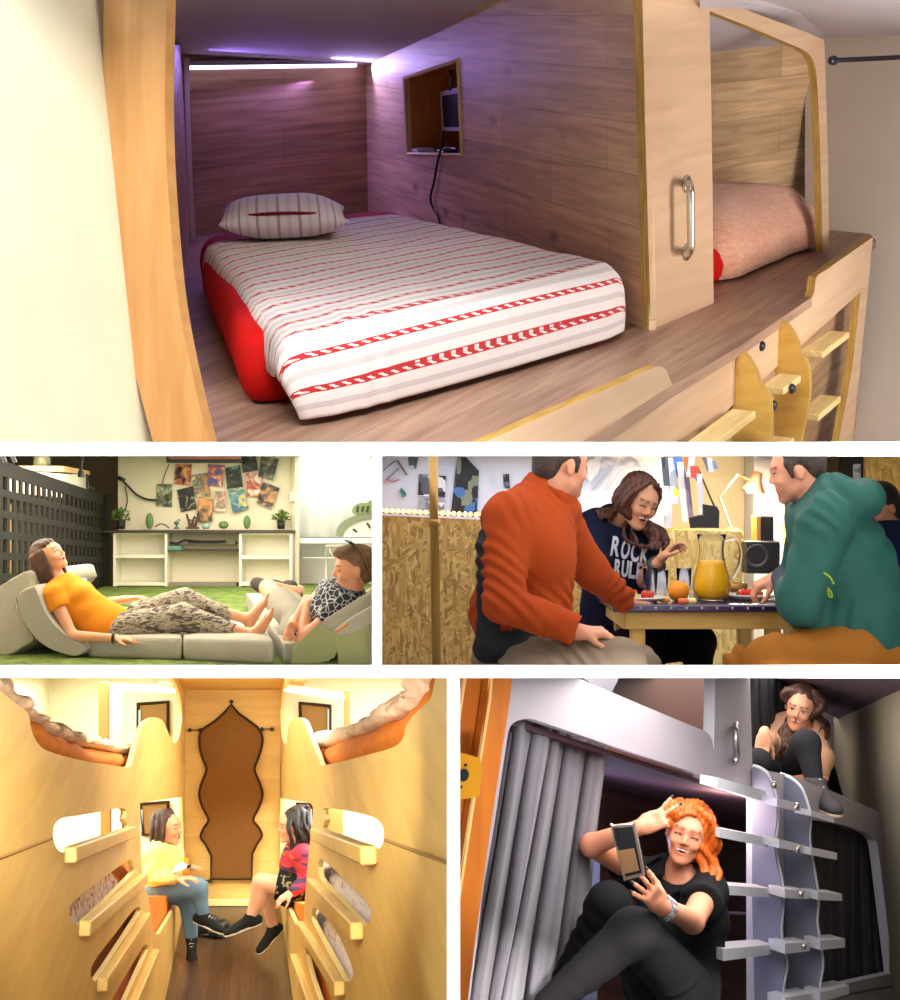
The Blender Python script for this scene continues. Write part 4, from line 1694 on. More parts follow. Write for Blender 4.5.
mb.tube([P(170, 542, DS + .08), P(176, 544, DS + .05), P(184, 540, DS + .08), P(196, 541, DS + .06), P(212, 542, DS + .08), P(226, 541, DS + .06)], 0.013, 6)
mb.box(P(205, 541.5, DS + .12), (0.2, 0, 0), (0, 0.05, 0), (0, 0, 0.012), bev=0.004)
props(mb.build('cable_bundle', M_black, smooth=False), 'tangle of dark leads on the upper shelf of the bay', 'cable')
mb = MB()
xa, xb = (104 - 450) / F * DS, (294 - 450) / F * DS
mb.box(((xa + xb) / 2, DS + 0.16, ZT), ((xb - xa) / 2, 0, 0), (0, 0.2, 0), (0, 0, 0.014), bev=0.004)
props(mb.build('long_worktop', M_dtop), 'long thin dark worktop spanning both white cabinets', 'worktop')
# television cropped at the top
t = thing('television', 'wide flat television hung at the top of the postered wall', 'television', P(205, 462, DB - .1))
mb = MB()
mb.box(P(205, 441, DB - 0.12), ((243 - 167) / 2 / F * DB, 0, 0), (0, 0.03, 0), (0, 0, 21.5 / F * DB), bev=0.008)
mb.build('case', M_black, t)
mb = MB()
mb.box(P(205, 440, DB - 0.16), ((241 - 169) / 2 / F * DB, 0, 0), (0, 0.003, 0), (0, 0, 19 / F * DB))
mb.build('screen', mat('tv_picture', rgb(60, 40, 34), 0.3, col2=rgb(190, 96, 60), vs=2.2, emit=(0.3, 0.1, 0.05), es=0.3), t)


def poster_mat(i, c1, c2, c3, sc_=7):
 m, N, L, b = nodes('poster_print_%s' % 'abcdefghijklmnopqrstuvwxyz'[i], 0.6)
 tc = N.new('ShaderNodeTexCoord')
 mp = N.new('ShaderNodeMapping')
 mp.inputs['Location'].default_value = (i * 3.7, i * 1.3, i)
 L.new(tc.outputs['UV'], mp.inputs[0])
 n = N.new('ShaderNodeTexNoise')
 n.inputs['Scale'].default_value = sc_
 n.inputs['Detail'].default_value = 3
 n.inputs['Distortion'].default_value = 1.5
 L.new(mp.outputs[0], n.inputs['Vector'])
 c1, c2, c3 = [tuple(.72 * v + .28 * sum(c) / 3 * .8 for v in c) for c in (c1, c2, c3)]
 r = ramp(N, [(0.4, c1), (0.52, c2), (0.66, c3)], 'LINEAR')
 L.new(n.outputs[0], r.inputs[0])
 L.new(r.outputs[0], b.inputs['Base Color'])
 return m


posters = [  # corners (top-left, top-right, bottom-right, bottom-left), colours, words for the label
 ([(157, 484), (172.5, 484), (172, 507), (156, 506)], (40, 52, 40), (110, 120, 80), (190, 200, 170), 'green and grey film poster at the far left of the wall'),
 ([(175.5, 464), (192, 464.5), (190, 486), (174, 484)], (30, 20, 20), (200, 90, 30), (240, 190, 60), 'orange and black poster just under the left end of the television'),
 ([(191.5, 475), (208, 472.5), (211, 496), (194, 498)], (200, 130, 60), (60, 90, 90), (230, 200, 120), 'tan and teal poster in the middle cluster'),
 ([(177, 490), (193, 486), (196.5, 508.5), (181, 512)], (20, 22, 18), (40, 44, 36), (150, 170, 110), 'dark poster with pale green figures, lower left of the cluster'),
 ([(208, 464), (225, 465), (222.5, 487), (207.5, 485)], (60, 80, 150), (200, 60, 50), (240, 210, 150), 'busy red and blue poster under the middle of the television'),
 ([(225.5, 468), (240, 465), (243, 487), (227, 489)], (20, 24, 24), (50, 60, 60), (90, 170, 140), 'black poster with a faint green glow, right of the cluster'),
 ([(241, 456), (256, 456), (258, 470), (243, 473)], (30, 34, 30), (60, 60, 60), (90, 90, 80), 'dark grey poster hung beside the television end'),
 ([(246, 473), (261, 473), (260.5, 497), (247, 496)], (222, 214, 190), (200, 70, 40), (190, 60, 36), 'cream poster with a red seated shape'),
 ([(261, 456), (279, 459), (273, 481), (258.5, 476)], (46, 48, 40), (80, 84, 70), (150, 150, 120), 'dark olive poster at the upper right corner of the wall'),
 ([(263, 481.5), (279.5, 488), (271.5, 509), (256.5, 503)], (36, 34, 34), (90, 84, 80), (220, 150, 60), 'tilted dark poster with small bright print at the lower right'),
 ([(215, 491), (225, 491.5), (225.5, 511.5), (214, 511)], (225, 215, 190), (200, 110, 70), (120, 150, 130), 'small pale poster with a coloured figure in the cluster'),
 ([(228, 489.5), (243, 487), (248.5, 508), (233, 513.5)], (50, 110, 130), (70, 150, 170), (230, 200, 60), 'blue and yellow poster at the lower right of the cluster'),
 ([(198, 498), (212.5, 498), (212, 521.5), (196.5, 521)], (40, 50, 60), (110, 90, 60), (230, 150, 50), 'amber and grey poster, lowest of the cluster')]
PW = Plane(P(200, 500, DB - .02), P(260, 500, DB - .02), P(200, 550, DB - .02))
for i, (q, c1, c2, c3, lab) in enumerate(posters):
 mb = MB()
 mb.plate(PW, q, (), 0.003, 0.004 + 0.004 * i)
 props(mb.build('film_poster', poster_mat(i, rgb(*c1), rgb(*c2), rgb(*c3), 5 + i % 4)), lab, 'poster', 'posters on the lounge wall')


def leafball(name, base, r, h, pot, mats, label, n=110, cell_group=None):
 t = thing(name, label, 'plant', base, cell_group)
 mb = MB()
 mb.lathe(base, [(0, 0), (r * 0.42, 0), (r * 0.5, pot), (r * 0.44, pot), (r * 0.42, pot * 0.9), (0, pot * 0.9)], n=20)
 mb.build('pot', mats[0], t, smooth=True)
 rn = random.Random(len(name) + int(base[0] * 100))
 mb = MB()
 for k in range(n):
  a = rn.uniform(0, 2 * math.pi)
  e = rn.uniform(-0.25, 1.5)
  dr = V((math.cos(a) * math.cos(e), math.sin(a) * math.cos(e), math.sin(e)))
  st = V(base) + V((0, 0, pot + h * 0.25))
  p = st + dr * r * rn.uniform(0.5, 1.0)
  sd = dr.cross(V((rn.uniform(-1, 1), rn.uniform(-1, 1), 0.3))).normalized()
  l = r * 0.34
  mb.add([p - dr * l * .3, p + sd * l * 0.35 + dr * l * .2, p + dr * l, p - sd * l * 0.35 + dr * l * .2], [(0, 1, 2, 3)])
  if k % 3 == 0:
   mb.tube([V(base) + V((0, 0, pot * 0.9)), p], 0.004, 4)
 mb.build('foliage', mats[1], t)
 return t


M_pot = mat('dark_pot', rgb(30, 30, 28), 0.6)
M_leafb = mat('plant_leaf', rgb(84, 112, 44), 0.6, var=0.35, vs=14)
ztop = P(120, 529.5, DS).z
base = lambda px: V(((px - 450) / F * (DS + .12), DS + .12, ztop + 0.004))
leafball('potted_plant', base(121), 0.115, 0.1, 0.11, (M_pot, M_leafb), 'bushy green plant in a dark pot at the left end of the worktop')
leafball('potted_plant', base(281), 0.105, 0.1, 0.10, (M_pot, M_leafb), 'bushy green plant in a dark pot at the right end of the worktop')
M_cact = mat('cactus_green', rgb(96, 126, 74), 0.6, var=0.15, vs=20, bump=0.3, bs=40)
for (px, rr, hh, lab) in ((149.5, 0.045, 0.2, 'tall oval green cactus on the worktop beside the left plant'), (247, 0.042, 0.17, 'slim oval green cactus on the worktop above the right cabinet'),
      (223.5, 0.058, 0.1, 'squat round green cactus in the middle of the worktop')):
 mb = MB()
 b0 = base(px)
 K, R_ = 40, 16
 rows = []
 for i in range(R_ + 1):
  a = math.pi * i / R_
  rows.append([b0 + V((0, 0, hh / 2)) + V((math.sin(a) * rr * (1 + 0.09 * math.cos(k / K * 2 * math.pi * 10)) * math.cos(2 * math.pi * k / K),
           math.sin(a) * rr * (1 + 0.09 * math.cos(k / K * 2 * math.pi * 10)) * math.sin(2 * math.pi * k / K), -math.cos(a) * hh / 2)) for k in range(K)])
 mb.grid(rows, closed_u=True)
 props(mb.build('cactus', M_cact, smooth=True, fix=True, merge=True), lab, 'cactus')
# small figures in the middle
b0 = base(176.5)
mb = MB()
mb.lathe(b0, [(0, 0), (.035, 0), (.035, .015), (.012, .03), (.012, .055), (.03, .06), (.03, .09), (0, .1)], n=14)
mb.tube([b0 + V((0, 0, .09)), b0 + V((.03, 0, .12)), b0 + V((.045, 0, .10))], .008, 6)
props(mb.build('small_ornament', mat('teal_ornament', rgb(70, 100, 84), 0.6), smooth=True), 'small dark green ornament on the worktop above the left of the bay', 'ornament')
b0 = base(192.5)
mb = MB()
for (dx, hh, tx) in ((-.045, .19, -.03), (0.0, .15, 0.02), (.05, .2, .03)):
 mb.tube([b0 + V((dx * .6, 0, .02)), b0 + V((dx, 0, hh * .5)), b0 + V((dx + tx, 0, hh))], [.022, .017, .012], 8)
 mb.tube([b0 + V((dx, 0, hh * .6)), b0 + V((dx - .03, 0, hh * .8))], .01, 6)
mb.box(b0 + V((0, 0, .012)), (.08, 0, 0), (0, .03, 0), (0, 0, .012), bev=.004)
props(mb.build('figurine_group', mat('figurine_brown', rgb(74, 50, 40), 0.6), smooth=False), 'cluster of little dark figurines on an orange base on the worktop', 'figurine')
b0 = base(206)
mb = MB()
mb.lathe(b0, [(0, 0), (.03, 0), (.05, .03), (.045, .06), (.02, .075), (0, .075)], n=16)
props(mb.build('glass_bowl', mat('pale_glass', rgb(150, 180, 160), 0.2), smooth=True), 'small pale green bowl on the worktop beside the figurines', 'bowl')
# leads on the wall
for pts, lab, r in (([(120, 478), (122, 480), (128, 486), (136, 494), (146, 499), (157, 500)], 'black lead curving from the wall socket to the left poster', 0.014),
     ([(125, 486), (127, 495), (127, 503), (125, 511)], 'thin lead dropping from the wall socket behind the plant', 0.008),
     ([(169, 464), (165, 474), (162, 484)], 'thin lead hanging from the left end of the television', 0.006),
     ([(155, 527), (160, 524), (165, 525), (169, 528)], 'short dark lead arched on the worktop beside the cactus', 0.008)):
 mb = MB()
 dd = DB - .06 if pts[0][1] < 520 else DS + .1
 mb.tube([P(x, y, dd) for x, y in crv(pts, 5)], r, 6)
 if r == 0.014:
  mb.box(P(121.5, 479, DB - .05), (.04, 0, -.02), (0, .03, 0), (.01, 0, .02), bev=.006)
 props(mb.build('wall_lead', M_black, smooth=True), lab, 'cable')

# lattice screen on the left: black panel with square holes, pale cabinet behind
LA, LB_ = P(-40, 0, 11.2), P(104, 0, 18.6)
xa, ya, xb, yb = LA.x, LA.y, LB_.x, LB_.y
t = thing('lattice_screen', 'black lattice screen full of square holes along the left side', 'screen', V((xa, ya, HB)))
za = P(-40, 446, 11.2).z
zb_ = P(104, 495, 18.6).z
zt_of = lambda s: za + (zb_ - za) * s
dirL = V((xb - xa, yb - ya, 0))
LL = dirL.length
dn = dirL.normalized()
nrm = V((dn.y, -dn.x, 0))
pl = Plane(V((xa, ya, 0)), V((xb, yb, 0)), V((xa, ya, 1)))
pl.ux, pl.uy = dn, V((0, 0, 1))
o0 = V((xa, ya, 0))
zt = za
nu, nz = 26, 8
pu = LL / nu
mb = MB()
# grid of bars instead of a boolean: one plate between the holes
for i in range(nu + 1):
 ua = (i - 1 + 0.88) * pu if i else 0
 ub = (i + 0.3) * pu if i < nu else LL
 ua, ub = max(ua, 0), min(ub, LL)
 mb.hexa([o0 + dn * ua + V((0, 0, HB)), o0 + dn * ub + V((0, 0, HB)), o0 + dn * ub + V((0, 0, zt_of(ub / LL))), o0 + dn * ua + V((0, 0, zt_of(ua / LL)))] +
   [o0 + nrm * -.02 + dn * ua + V((0, 0, HB)), o0 + nrm * -.02 + dn * ub + V((0, 0, HB)), o0 + nrm * -.02 + dn * ub + V((0, 0, zt_of(ub / LL))), o0 + nrm * -.02 + dn * ua + V((0, 0, zt_of(ua / LL)))])
for k in range(nz + 1):
 z1, z0 = (-0.13 - (k - 1) * 0.178 - 0.112 if k else 0), (-0.13 - k * 0.178 if k < nz else -9)
 A = lambda s, z: V((0, 0, max(zt_of(s) + z, HB)))
 e = 0.002
 mb.hexa([o0 + nrm * e + A(0, z0), o0 + nrm * e + dn * LL + A(1, z0), o0 + nrm * e + dn * LL + A(1, z1), o0 + nrm * e + A(0, z1)] +
   [o0 + nrm * -.018 + A(0, z0), o0 + nrm * -.018 + dn * LL + A(1, z0), o0 + nrm * -.018 + dn * LL + A(1, z1), o0 + nrm * -.018 + A(0, z1)])
mb.build('lattice_panel', M_lat, t, fix=True)
mb = MB()
mb.box(o0 + dn * LL + V((0, 0, (HB + zb_) / 2)), dn * 0.03, nrm * 0.05, V((0, 0, (zb_ - HB) / 2)), bev=.006)
mb.build('end_post', M_lat, t)
quad('wall_left', [o0 - nrm * 0.9 + dn * -3 + V((0, 0, HB)), o0 - nrm * 0.9 + dn * LL * 0.62 + V((0, 0, HB)), o0 - nrm * 0.9 + dn * LL * 0.62 + V((0, 0, zt_of(.6) - .12)), o0 - nrm * 0.9 + dn * -3 + V((0, 0, za - .12))], M_peach, 0.03)
quad('wall_left', [o0 - nrm * 0.55 + dn * LL * 0.62 + V((0, 0, HB)), o0 - nrm * 0.55 + dn * (LL - .2) + V((0, 0, HB)), o0 - nrm * 0.55 + dn * (LL - .2) + V((0, 0, zb_ - .2)), o0 - nrm * 0.55 + dn * LL * .62 + V((0, 0, zb_ - .1))], mat('dull_panel', rgb(150, 130, 96), 0.8), 0.03)
# white box and jar behind the screen
t = thing('white_sideboard', 'white sideboard with pale wood top behind the lattice screen', 'cabinet', P(75, 500, 17.3))
q = lambda x, y, d: P(x, y, d)
mb = MB()
mb.hexa([q(8, 470, 15.5), q(64, 474, 15.8), q(64, 498, 15.8), q(8, 492, 15.5), q(30, 470, 18), q(86, 474.5, 18.3), q(86, 498, 18.3), q(30, 492, 18)])
mb.build('body', M_cab, t, fix=True)
mb = MB()
mb.hexa([q(8, 466, 15.5), q(64, 466, 15.8), q(64, 472, 15.8), q(8, 470, 15.5), q(30, 464, 18), q(90, 471, 18.3), q(90, 475, 18.3), q(30, 471, 18)])
mb.build('top', mat('pale_wood', rgb(222, 186, 130), 0.5), t, fix=True)
mb = MB()
mb.lathe(P(42, 466, 16.3), [(0, 0), (.08, 0), (.095, .03), (.09, .1), (.075, .16), (0.07, .2)], n=18)
props(mb.build('glass_jar', mat('jar_glass', rgb(140, 160, 140), 0.15, trans=0.4), smooth=True), 'greenish glass jar on the sideboard behind the lattice', 'jar')
mb = MB()
mb.tube([P(84, 440, 16.5), P(82, 460, 16.5), P(80, 474, 16.5)], 0.018, 6)
mb.box(P(81, 474, 16.4), (.03, 0, 0), (0, .03, 0), (0, 0, .035), bev=.008)
mb.tube([P(87, 474, 16.5), P(88, 486, 16.5), P(92, 492, 16.5)], 0.008, 6)
mb.tube([P(86, 489, 16.5), P(91, 487, 16.5), P(94, 491, 16.5)], 0.014, 6)
props(mb.build('hanging_lead', M_black, smooth=True), 'black lead with a plug dangling above the lattice screen', 'cable')
mb = MB()
for (x0, x1) in ((-3, 5), (6, 15)):
 mb.tube([P(x0, 440, 12), P(x1, 463, 12)], 0.02, 6)
props(mb.build('black_strap', M_black, smooth=True), 'pair of slanting black straps at the top left corner', 'strap')

# ---- cushions of the young woman's floor couch
UP = V((0, 0, 1))


def fl(px, py, z=0.0):
 d = (-HB - z) * F / (py - 500)
 return P(px, py, d)


t = thing('floor_couch', 'grey folding floor couch under the woman in the orange top', 'couch', fl(150, 655))
soft_block('seat_cushion', [fl(88, 657), fl(182, 660), fl(180, 637), fl(104, 634)], UP, 0.15, M_cush, t, bulge=0.012, r=0.05, edge=0.035, crown=0.015, wob=.01)
soft_block('seat_cushion', [fl(183.5, 660), fl(274, 664), fl(262, 640), fl(184, 637)], UP, 0.15, M_cush, t, bulge=0.012, r=0.05, edge=0.035, crown=0.015, wob=.01, seed=3)
# folded backrest: a thick slab bending up towards the left, and the wedge behind it


def strip_block(name, top, bot, d0, d1, m, parent, r=0.03, mside=None, skew=(0, 0)):
 """closed slab whose front outline is traced at depth d0 and whose back lies at d1 (same real size)"""
 k = 0
 ol = top + bot[::-1]
 A = [P(x, y, d0) for x, y in ol]
 off = V((skew[0], d1 - d0, skew[1]))
 cen = sum(A, V()) / len(A)
 rows = []
 for (tt, ins) in ((0, 0.06), (0.0, 0.03), (0.012, 0.01), (0.05, 0.0), (0.5, -0.004), (0.95, 0.0), (0.988, 0.01), (1.0, 0.03), (1, 0.06)):
  rows.append([p + (cen - p) * ins + off * tt for p in A])
 rows = [[cen for p in A]] + rows + [[cen + off for p in A]]
 mb = MB()
 mb.grid(rows, closed_u=True, m=0)
 return mb.build(name, m, parent, smooth=True, fix=True, merge=True)


strip_block('back_cushion', crv([(16, 597), (22, 590), (34, 585)], 4) + crv([(38, 594), (44, 610), (54, 624), (68, 637), (84, 645), (88, 650)], 4),
   crv([(16, 598), (19, 612), (26, 626), (38, 641), (52, 650), (66, 655), (74, 656.5), (80, 655)], 4), 10.15, 11.1, M_cush, t, skew=(0.12, 0.0))
strip_block('wedge_cushion', crv([(-30, 600), (-10, 592), (10, 579), (26, 571), (33, 572)], 4) + [(37, 584), (22, 590), (16, 597)],
   [(-30, 656), (8, 656)] + crv([(14, 654), (22, 648), (34, 640), (26, 626), (19, 612)], 4), 10.35, 11.5, M_cush, t, skew=(0.15, 0.0))

# couch of the young man on the right
t = thing('folding_floor_seat', 'grey and green folding floor seat under the young man', 'couch', fl(330, 655))
soft_block('seat_cushion', [fl(284, 664), fl(296, 662), fl(262, 606), fl(246, 606)], UP, 0.13, M_cush, t, bulge=0.01, r=0.03, edge=0.03)
soft_block('seat_cushion', [fl(284, 662), fl(330, 662), fl(300, 612), fl(262, 612)], UP, 0.12, M_cush, t, bulge=0.01, r=0.03, edge=0.03)
strip_block('back_cushion', crv([(287, 651), (300, 641), (318, 625), (340, 610), (360, 598), (374, 591), (390, 586)], 4),
   [(286, 662), (300, 664), (318, 663), (334, 657)] + crv([(337, 652), (338, 642), (336, 632)], 3) + [(346, 628), (360, 618), (390, 606)], 9.9, 10.9, M_cush, t, skew=(0.1, 0.06))
strip_block('side_panel', crv([(287, 651), (300, 641), (318, 624), (320, 624), (328, 629), (336, 633)], 3),
   [(286, 662), (300, 665), (318, 664), (334, 658), (338, 650)], 9.86, 9.9, M_cushg, t)
strip_block('arm_block', [(336, 633), (350, 624), (374, 611), (392, 604)], [(338, 668), (352, 668), (374, 668), (392, 668)], 9.7, 10.4, M_cushg, t)
strip_block('top_pad', [(334, 631), (346, 622), (372, 606), (392, 600)], [(337, 637), (352, 634), (374, 622), (392, 615)], 9.66, 10.6, M_cush, t)
mb = MB()
mb.tube([P(335, 632, 9.64), P(341, 628.5, 9.64), P(348, 623.5, 9.64)], 0.008, 6)
mb.build('orange_zip', mat('orange_zip', rgb(226, 140, 50), 0.6), t, smooth=True)

# ---- woman lying on the couch
D0 = 10.45


def pj(x, y, dd=0.0):
 return P(x, y, D0 + dd)


BR_b = mat('brown_hair', rgb(66, 38, 26), 0.55, var=0.4, vs=30, stretch=(1, 1, .3), bump=.6, bs=80)
t = thing('person', 'laughing woman in orange top lying back barefoot on the floor couch', 'person', fl(120, 640))
J = dict(pel=pj(108, 628), chest=pj(72, 600), neck=pj(58, 582), shL=pj(53, 596, -0.15), shR=pj(70, 584, 0.17), front=V((0.55, -0.12, 0.8)))
head, W_, R_ = head_prims(pj(50.5, 557), V((0.82, -0.36, 0.46)), V((-0.42, -0.05, 0.9)), 1.06, laugh=1.0)
elb, wr = pj(72, 636, -0.24), pj(115, 638, -0.33)
elr, wrr = pj(92, 605, 0.42), pj(126, 599, 0.25)
knl, knr = pj(186, 603, -0.02), pj(196, 611, 0.2)
anl, anr = pj(253, 634, -0.16), pj(247, 619, 0.14)
kL = pj(184, 601, 0.12)
body = head + [cap(J['neck'], W_(0, -0.02, -0.05), 0.055, 0.05, 0, 0.02)] + torso_prims(J, 0.97) + \
 limb(J['shL'], elb, wr, (0.052, 0.04, 0.042, 0.025)) + limb(J['shR'], elr, wrr, (0.05, 0.038, 0.04, 0.025)) + \
 limb(pj(118, 630, -0.1), pj(182, 618, -0.06), anl, (0.085, 0.06, 0.058, 0.034)) + limb(pj(118, 622, 0.12), kL, anr, (0.085, 0.06, 0.058, 0.034)) + \
 hand_prims(wr, V((1, -0.1, -0.08)), V((0, 0.2, -1)), -1, 0.98, curl=0.15, thumb=0.25) + \
 hand_prims(wrr, V((1, -0.1, 0.15)), V((0, 0.1, -1)), 1, 0.95, curl=0.2, thumb=0.2)
body += foot_prims(anl, anl + V((0.10, 0.0, 0.225)), V((-0.9, -0.3, 0.3)), 0.95) + foot_prims(anr, anr + V((0.11, 0.02, 0.215)), V((-0.9, -0.3, 0.35)), 0.95)
sdf('body', body, 0.0055, skinset(rgb(222, 160, 122), rgb(80, 46, 32)), t)
M_orange = mat('orange_cotton', rgb(224, 140, 34), 0.85, var=0.08, vs=5, bump=0.2, bs=150)
shirt = torso_prims(J, 0.97, 0.022, bust=True) + [cap(J['shL'], V(J['shL']).lerp(elb, 0.34), 0.078, 0.072, 0, 0.03, flat=True), cap(J['shR'], V(J['shR']).lerp(elr, 0.4), 0.074, 0.066, 0, 0.03, flat=True),
  ell(J['pel'] + V((-0.02, 0, 0.02)), (0.17, 0.17, 0.12), None, 0, 0.05), cap(J['chest'] + V((.02, 0, -.02)), J['pel'] + V((0, 0, 0.03)), 0.14, 0.15, 0, 0.05)]
nk = J['neck']
sh_cut = [(J['pel'] + V((0.09, 0, -0.0)), V((0.86, 0, -0.42))), (nk + V((-0.0, 0, 0.0)) + V((-.4, 0, .75)).normalized() * 0.025, V((-0.55, 0, 0.83)))]
sdf('shirt', shirt, 0.007, [M_orange], t, disp=fold((0.8, 0.1, -0.5), 52, 0.006, 1), cuts=sh_cut, amp=0.01)
M_zebra, N_, L_, b_ = nodes('zebra_trousers', 0.85)
tc = N_.new('ShaderNodeTexCoord')
mp = N_.new('ShaderNodeMapping')
mp.inputs['Scale'].default_value = (5, 5, 17)
mp.inputs['Rotation'].default_value = (0, 0.45, 0)
n1 = N_.new('ShaderNodeTexNoise')
n1.inputs['Scale'].default_value = 2.0
n1.inputs['Detail'].default_value = 2.5
n1.inputs['Distortion'].default_value = 1.4
L_.new(tc.outputs['Object'], mp.inputs[0])
L_.new(mp.outputs[0], n1.inputs['Vector'])
r1 = ramp(N_, [(0.44, rgb(74, 66, 58)), (0.5, rgb(188, 176, 152)), (0.56, rgb(84, 76, 66)), (0.62, rgb(178, 166, 144))])
L_.new(n1.outputs[0], r1.inputs[0])
L_.new(r1.outputs[0], b_.inputs['Base Color'])
trs = [ell(J['pel'] + V((0.05, 0.02, -0.02)), (0.17, 0.18, 0.14), None, 0, 0.05)] + \
 limb(pj(118, 630, -0.1), pj(182, 617, -0.06), anl + V((-0.13, 0, 0.02)), (0.118, 0.095, 0.095, 0.055), 0.03) + \
 limb(pj(118, 622, 0.12), kL, anr + V((-.11, 0, .02)), (0.112, 0.09, 0.09, 0.052), 0.03)
trs[2]['flat'] = trs[4]['flat'] = True
sdf('trousers', trs, 0.007, [M_zebra], t, disp=fold((0.9, 0.1, -0.3), 45, 0.006, 3), cuts=[(J['pel'] + V((0.05, 0, 0)), V((-0.86, 0, 0.45)))], amp=0.01)
# shoulder length hair falling back
hr = [ell(W_(0, -0.035, 0.052), (0.088, 0.094, 0.092), R_, 0, 0.02), ell(W_(0, -0.07, 0.0), (0.082, 0.062, 0.10), R_, 0, 0.03)]
for sg in (-1, 1):
 for i in range(5):
  a = W_(sg * (0.074), 0.012 - 0.025 * i, 0.05)
  hr.append(cap(a, W_(sg * 0.08, -0.0 - 0.028 * i, -0.045), 0.018, 0.018, 0, 0.012))
  hr.append(cap(W_(sg * 0.08, -0.0 - 0.028 * i, -0.045), W_(sg * 0.078, -0.012 - 0.03 * i, -0.125 - 0.0 * i), 0.018, 0.013, 0, 0.012))
hr += [cap(W_(-.06, -0.09, 0), W_(-.06, -0.1, -0.135), .035, .02, 0, .02), cap(W_(.0, -0.1, 0), W_(.0, -0.115, -0.14), .035, .02, 0, .02), cap(W_(.06, -0.09, 0), W_(.06, -0.1, -0.135), .035, .02, 0, .02)]
hr += [ell(W_(0, 0.025, 0.082), (0.062, 0.05, 0.036), R_, 0, 0.03), ell(W_(0, 0.085, -0.03), (0.058, 0.05, 0.092), R_, 0, 0.012, neg=True)]
sdf('hair', hr, 0.005, [BR_b], t, disp=fold(R_[0], 240, 0.003, 2), amp=0.005)
mb = MB()
cw = elb.lerp(wr, 0.97)
ring = [cw + (V((0, 0, 1)) * math.cos(a) + V((0.0, 1, 0)) * math.sin(a)) * 0.031 for a in np.linspace(0, 2 * math.pi, 20, endpoint=False)]
mb.tube(ring, 0.011, 8, closed=True)
o = mb.build('wristwatch', M_black, smooth=True)
props(o, 'black wristwatch on the near wrist of the reclining woman', 'watch')
mb = MB()
mb.lathe(cw + V((0, -0.015, -0.028)), [(0, 0), (.016, 0), (.016, .006), (0, .008)], V((0, -.6, -.7)), 16)
mb.build('dial', mat('watch_face', rgb(200, 200, 195), 0.2, 0.5), o, smooth=True)

# ---- young man at the right edge
D1 = 10.25
pm = lambda x, y, dd=0.0: P(x, y, D1 + dd)
HM = mat('dark_blond_hair', rgb(112, 82, 50), 0.6, var=0.35, vs=30, bump=.7, bs=90)
t = thing('person', 'young man in patterned dark shirt and grey shorts leaning back on the right', 'person', fl(335, 650))
J = dict(pel=pm(306, 634, 0.28), chest=pm(334, 606, 0.0), neck=pm(350, 592, -0.05), shL=pm(330, 592, 0.30), shR=pm(342, 606, -0.16), front=V((-0.55, -0.15, 0.7)))
head, W_, R_ = head_prims(pm(353, 570, -0.05), V((-0.93, -0.22, -0.12)), V((-0.05, -0.1, 1)), 1.32, laugh=0.45, male=True, brow=0.8)
elR, wrR = pm(303, 640, -0.22), pm(309, 603, -0.05)
elL, wrL = pm(306, 612, .2), pm(319, 599, 0.1)
knR, knL = pm(268, 588, 0.9), pm(283, 596, 1.1)
body = head + [cap(J['neck'], W_(0, -0.02, -0.05), 0.065, 0.062, 0, 0.02)] + torso_prims(J, 1.1, male=True) + \
 limb(J['shR'], elR, wrR, (0.064, 0.045, 0.047, 0.03)) + limb(J['shL'], pm(296, 622, 0.1), pm(306, 606, .1), (0.055, 0.043, 0.045, 0.03)) + \
 limb(pm(306, 632, 0.2), knR, pm(296, 592, 1.5), (0.09, 0.066, 0.06, 0.04)) + limb(pm(310, 628, 0.45), knL, pm(300, 590, 1.7), (0.09, 0.066, 0.06, 0.04)) + \
 hand_prims(pm(308, 605, -0.05), V((0.55, 0, 0.8)), V((0.5, 0.3, -0.5)), 1, 1.0, curl=0.7) + \
 limb(pm(308, 600, 0.0), pm(296, 622, -0.1), pm(291, 630, -0.2), (0.04, 0.036, 0.036, 0.03)) + \
 hand_prims(pm(290, 628, -0.22), V((-0.25, 0, -1)), V((0.6, 0.6, 0)), 1, 1.05, curl=0.5, thumb=0.4)
sdf('body', body, 0.006, skinset(rgb(216, 150, 112), rgb(120, 84, 52)), t)
M_pshirt, N_, L_, b_ = nodes('patterned_navy_shirt', 0.8)
tc = N_.new('ShaderNodeTexCoord')
vo = N_.new('ShaderNodeTexVoronoi')
vo.feature = 'DISTANCE_TO_EDGE'
vo.inputs['Scale'].default_value = 22
L_.new(tc.outputs['Object'], vo.inputs['Vector'])
r1 = ramp(N_, [(0.03, rgb(180, 186, 190)), (0.07, rgb(24, 28, 42))])
L_.new(vo.outputs[0], r1.inputs[0])
L_.new(r1.outputs[0], b_.inputs['Base Color'])
shirt = torso_prims(J, 1.1, 0.03, male=True) + [cap(J['shR'], V(J['shR']).lerp(elR, 0.5), 0.085, 0.08, 0, 0.03, flat=True), cap(J['shL'], V(J['shL']).lerp(pm(296, 622, 0.1), 0.5), 0.08, 0.075, 0, 0.03, flat=True)]
sdf('shirt', shirt, 0.008, [M_pshirt], t, disp=fold((0.3, 0.1, 1), 40, 0.006, 5), amp=0.01, cuts=[(J['neck'] + V((0.03, 0, 0.03)), V((0.3, -.2, 0.9)))])
M_shorts = mat('grey_shorts', rgb(146, 142, 128), 0.85, var=.08, vs=6, bump=.2, bs=120)
hipR, hipL = pm(306, 632, 0.2), pm(310, 628, 0.45)
sh = [ell(J['pel'], (0.2, 0.2, 0.15), None, 0, 0.05), cap(hipR, hipR.lerp(knR, 0.74), 0.115, 0.105, 0, 0.03, flat=True), cap(hipL, hipL.lerp(knL, 0.74), 0.11, 0.10, 0, 0.03, flat=True)]
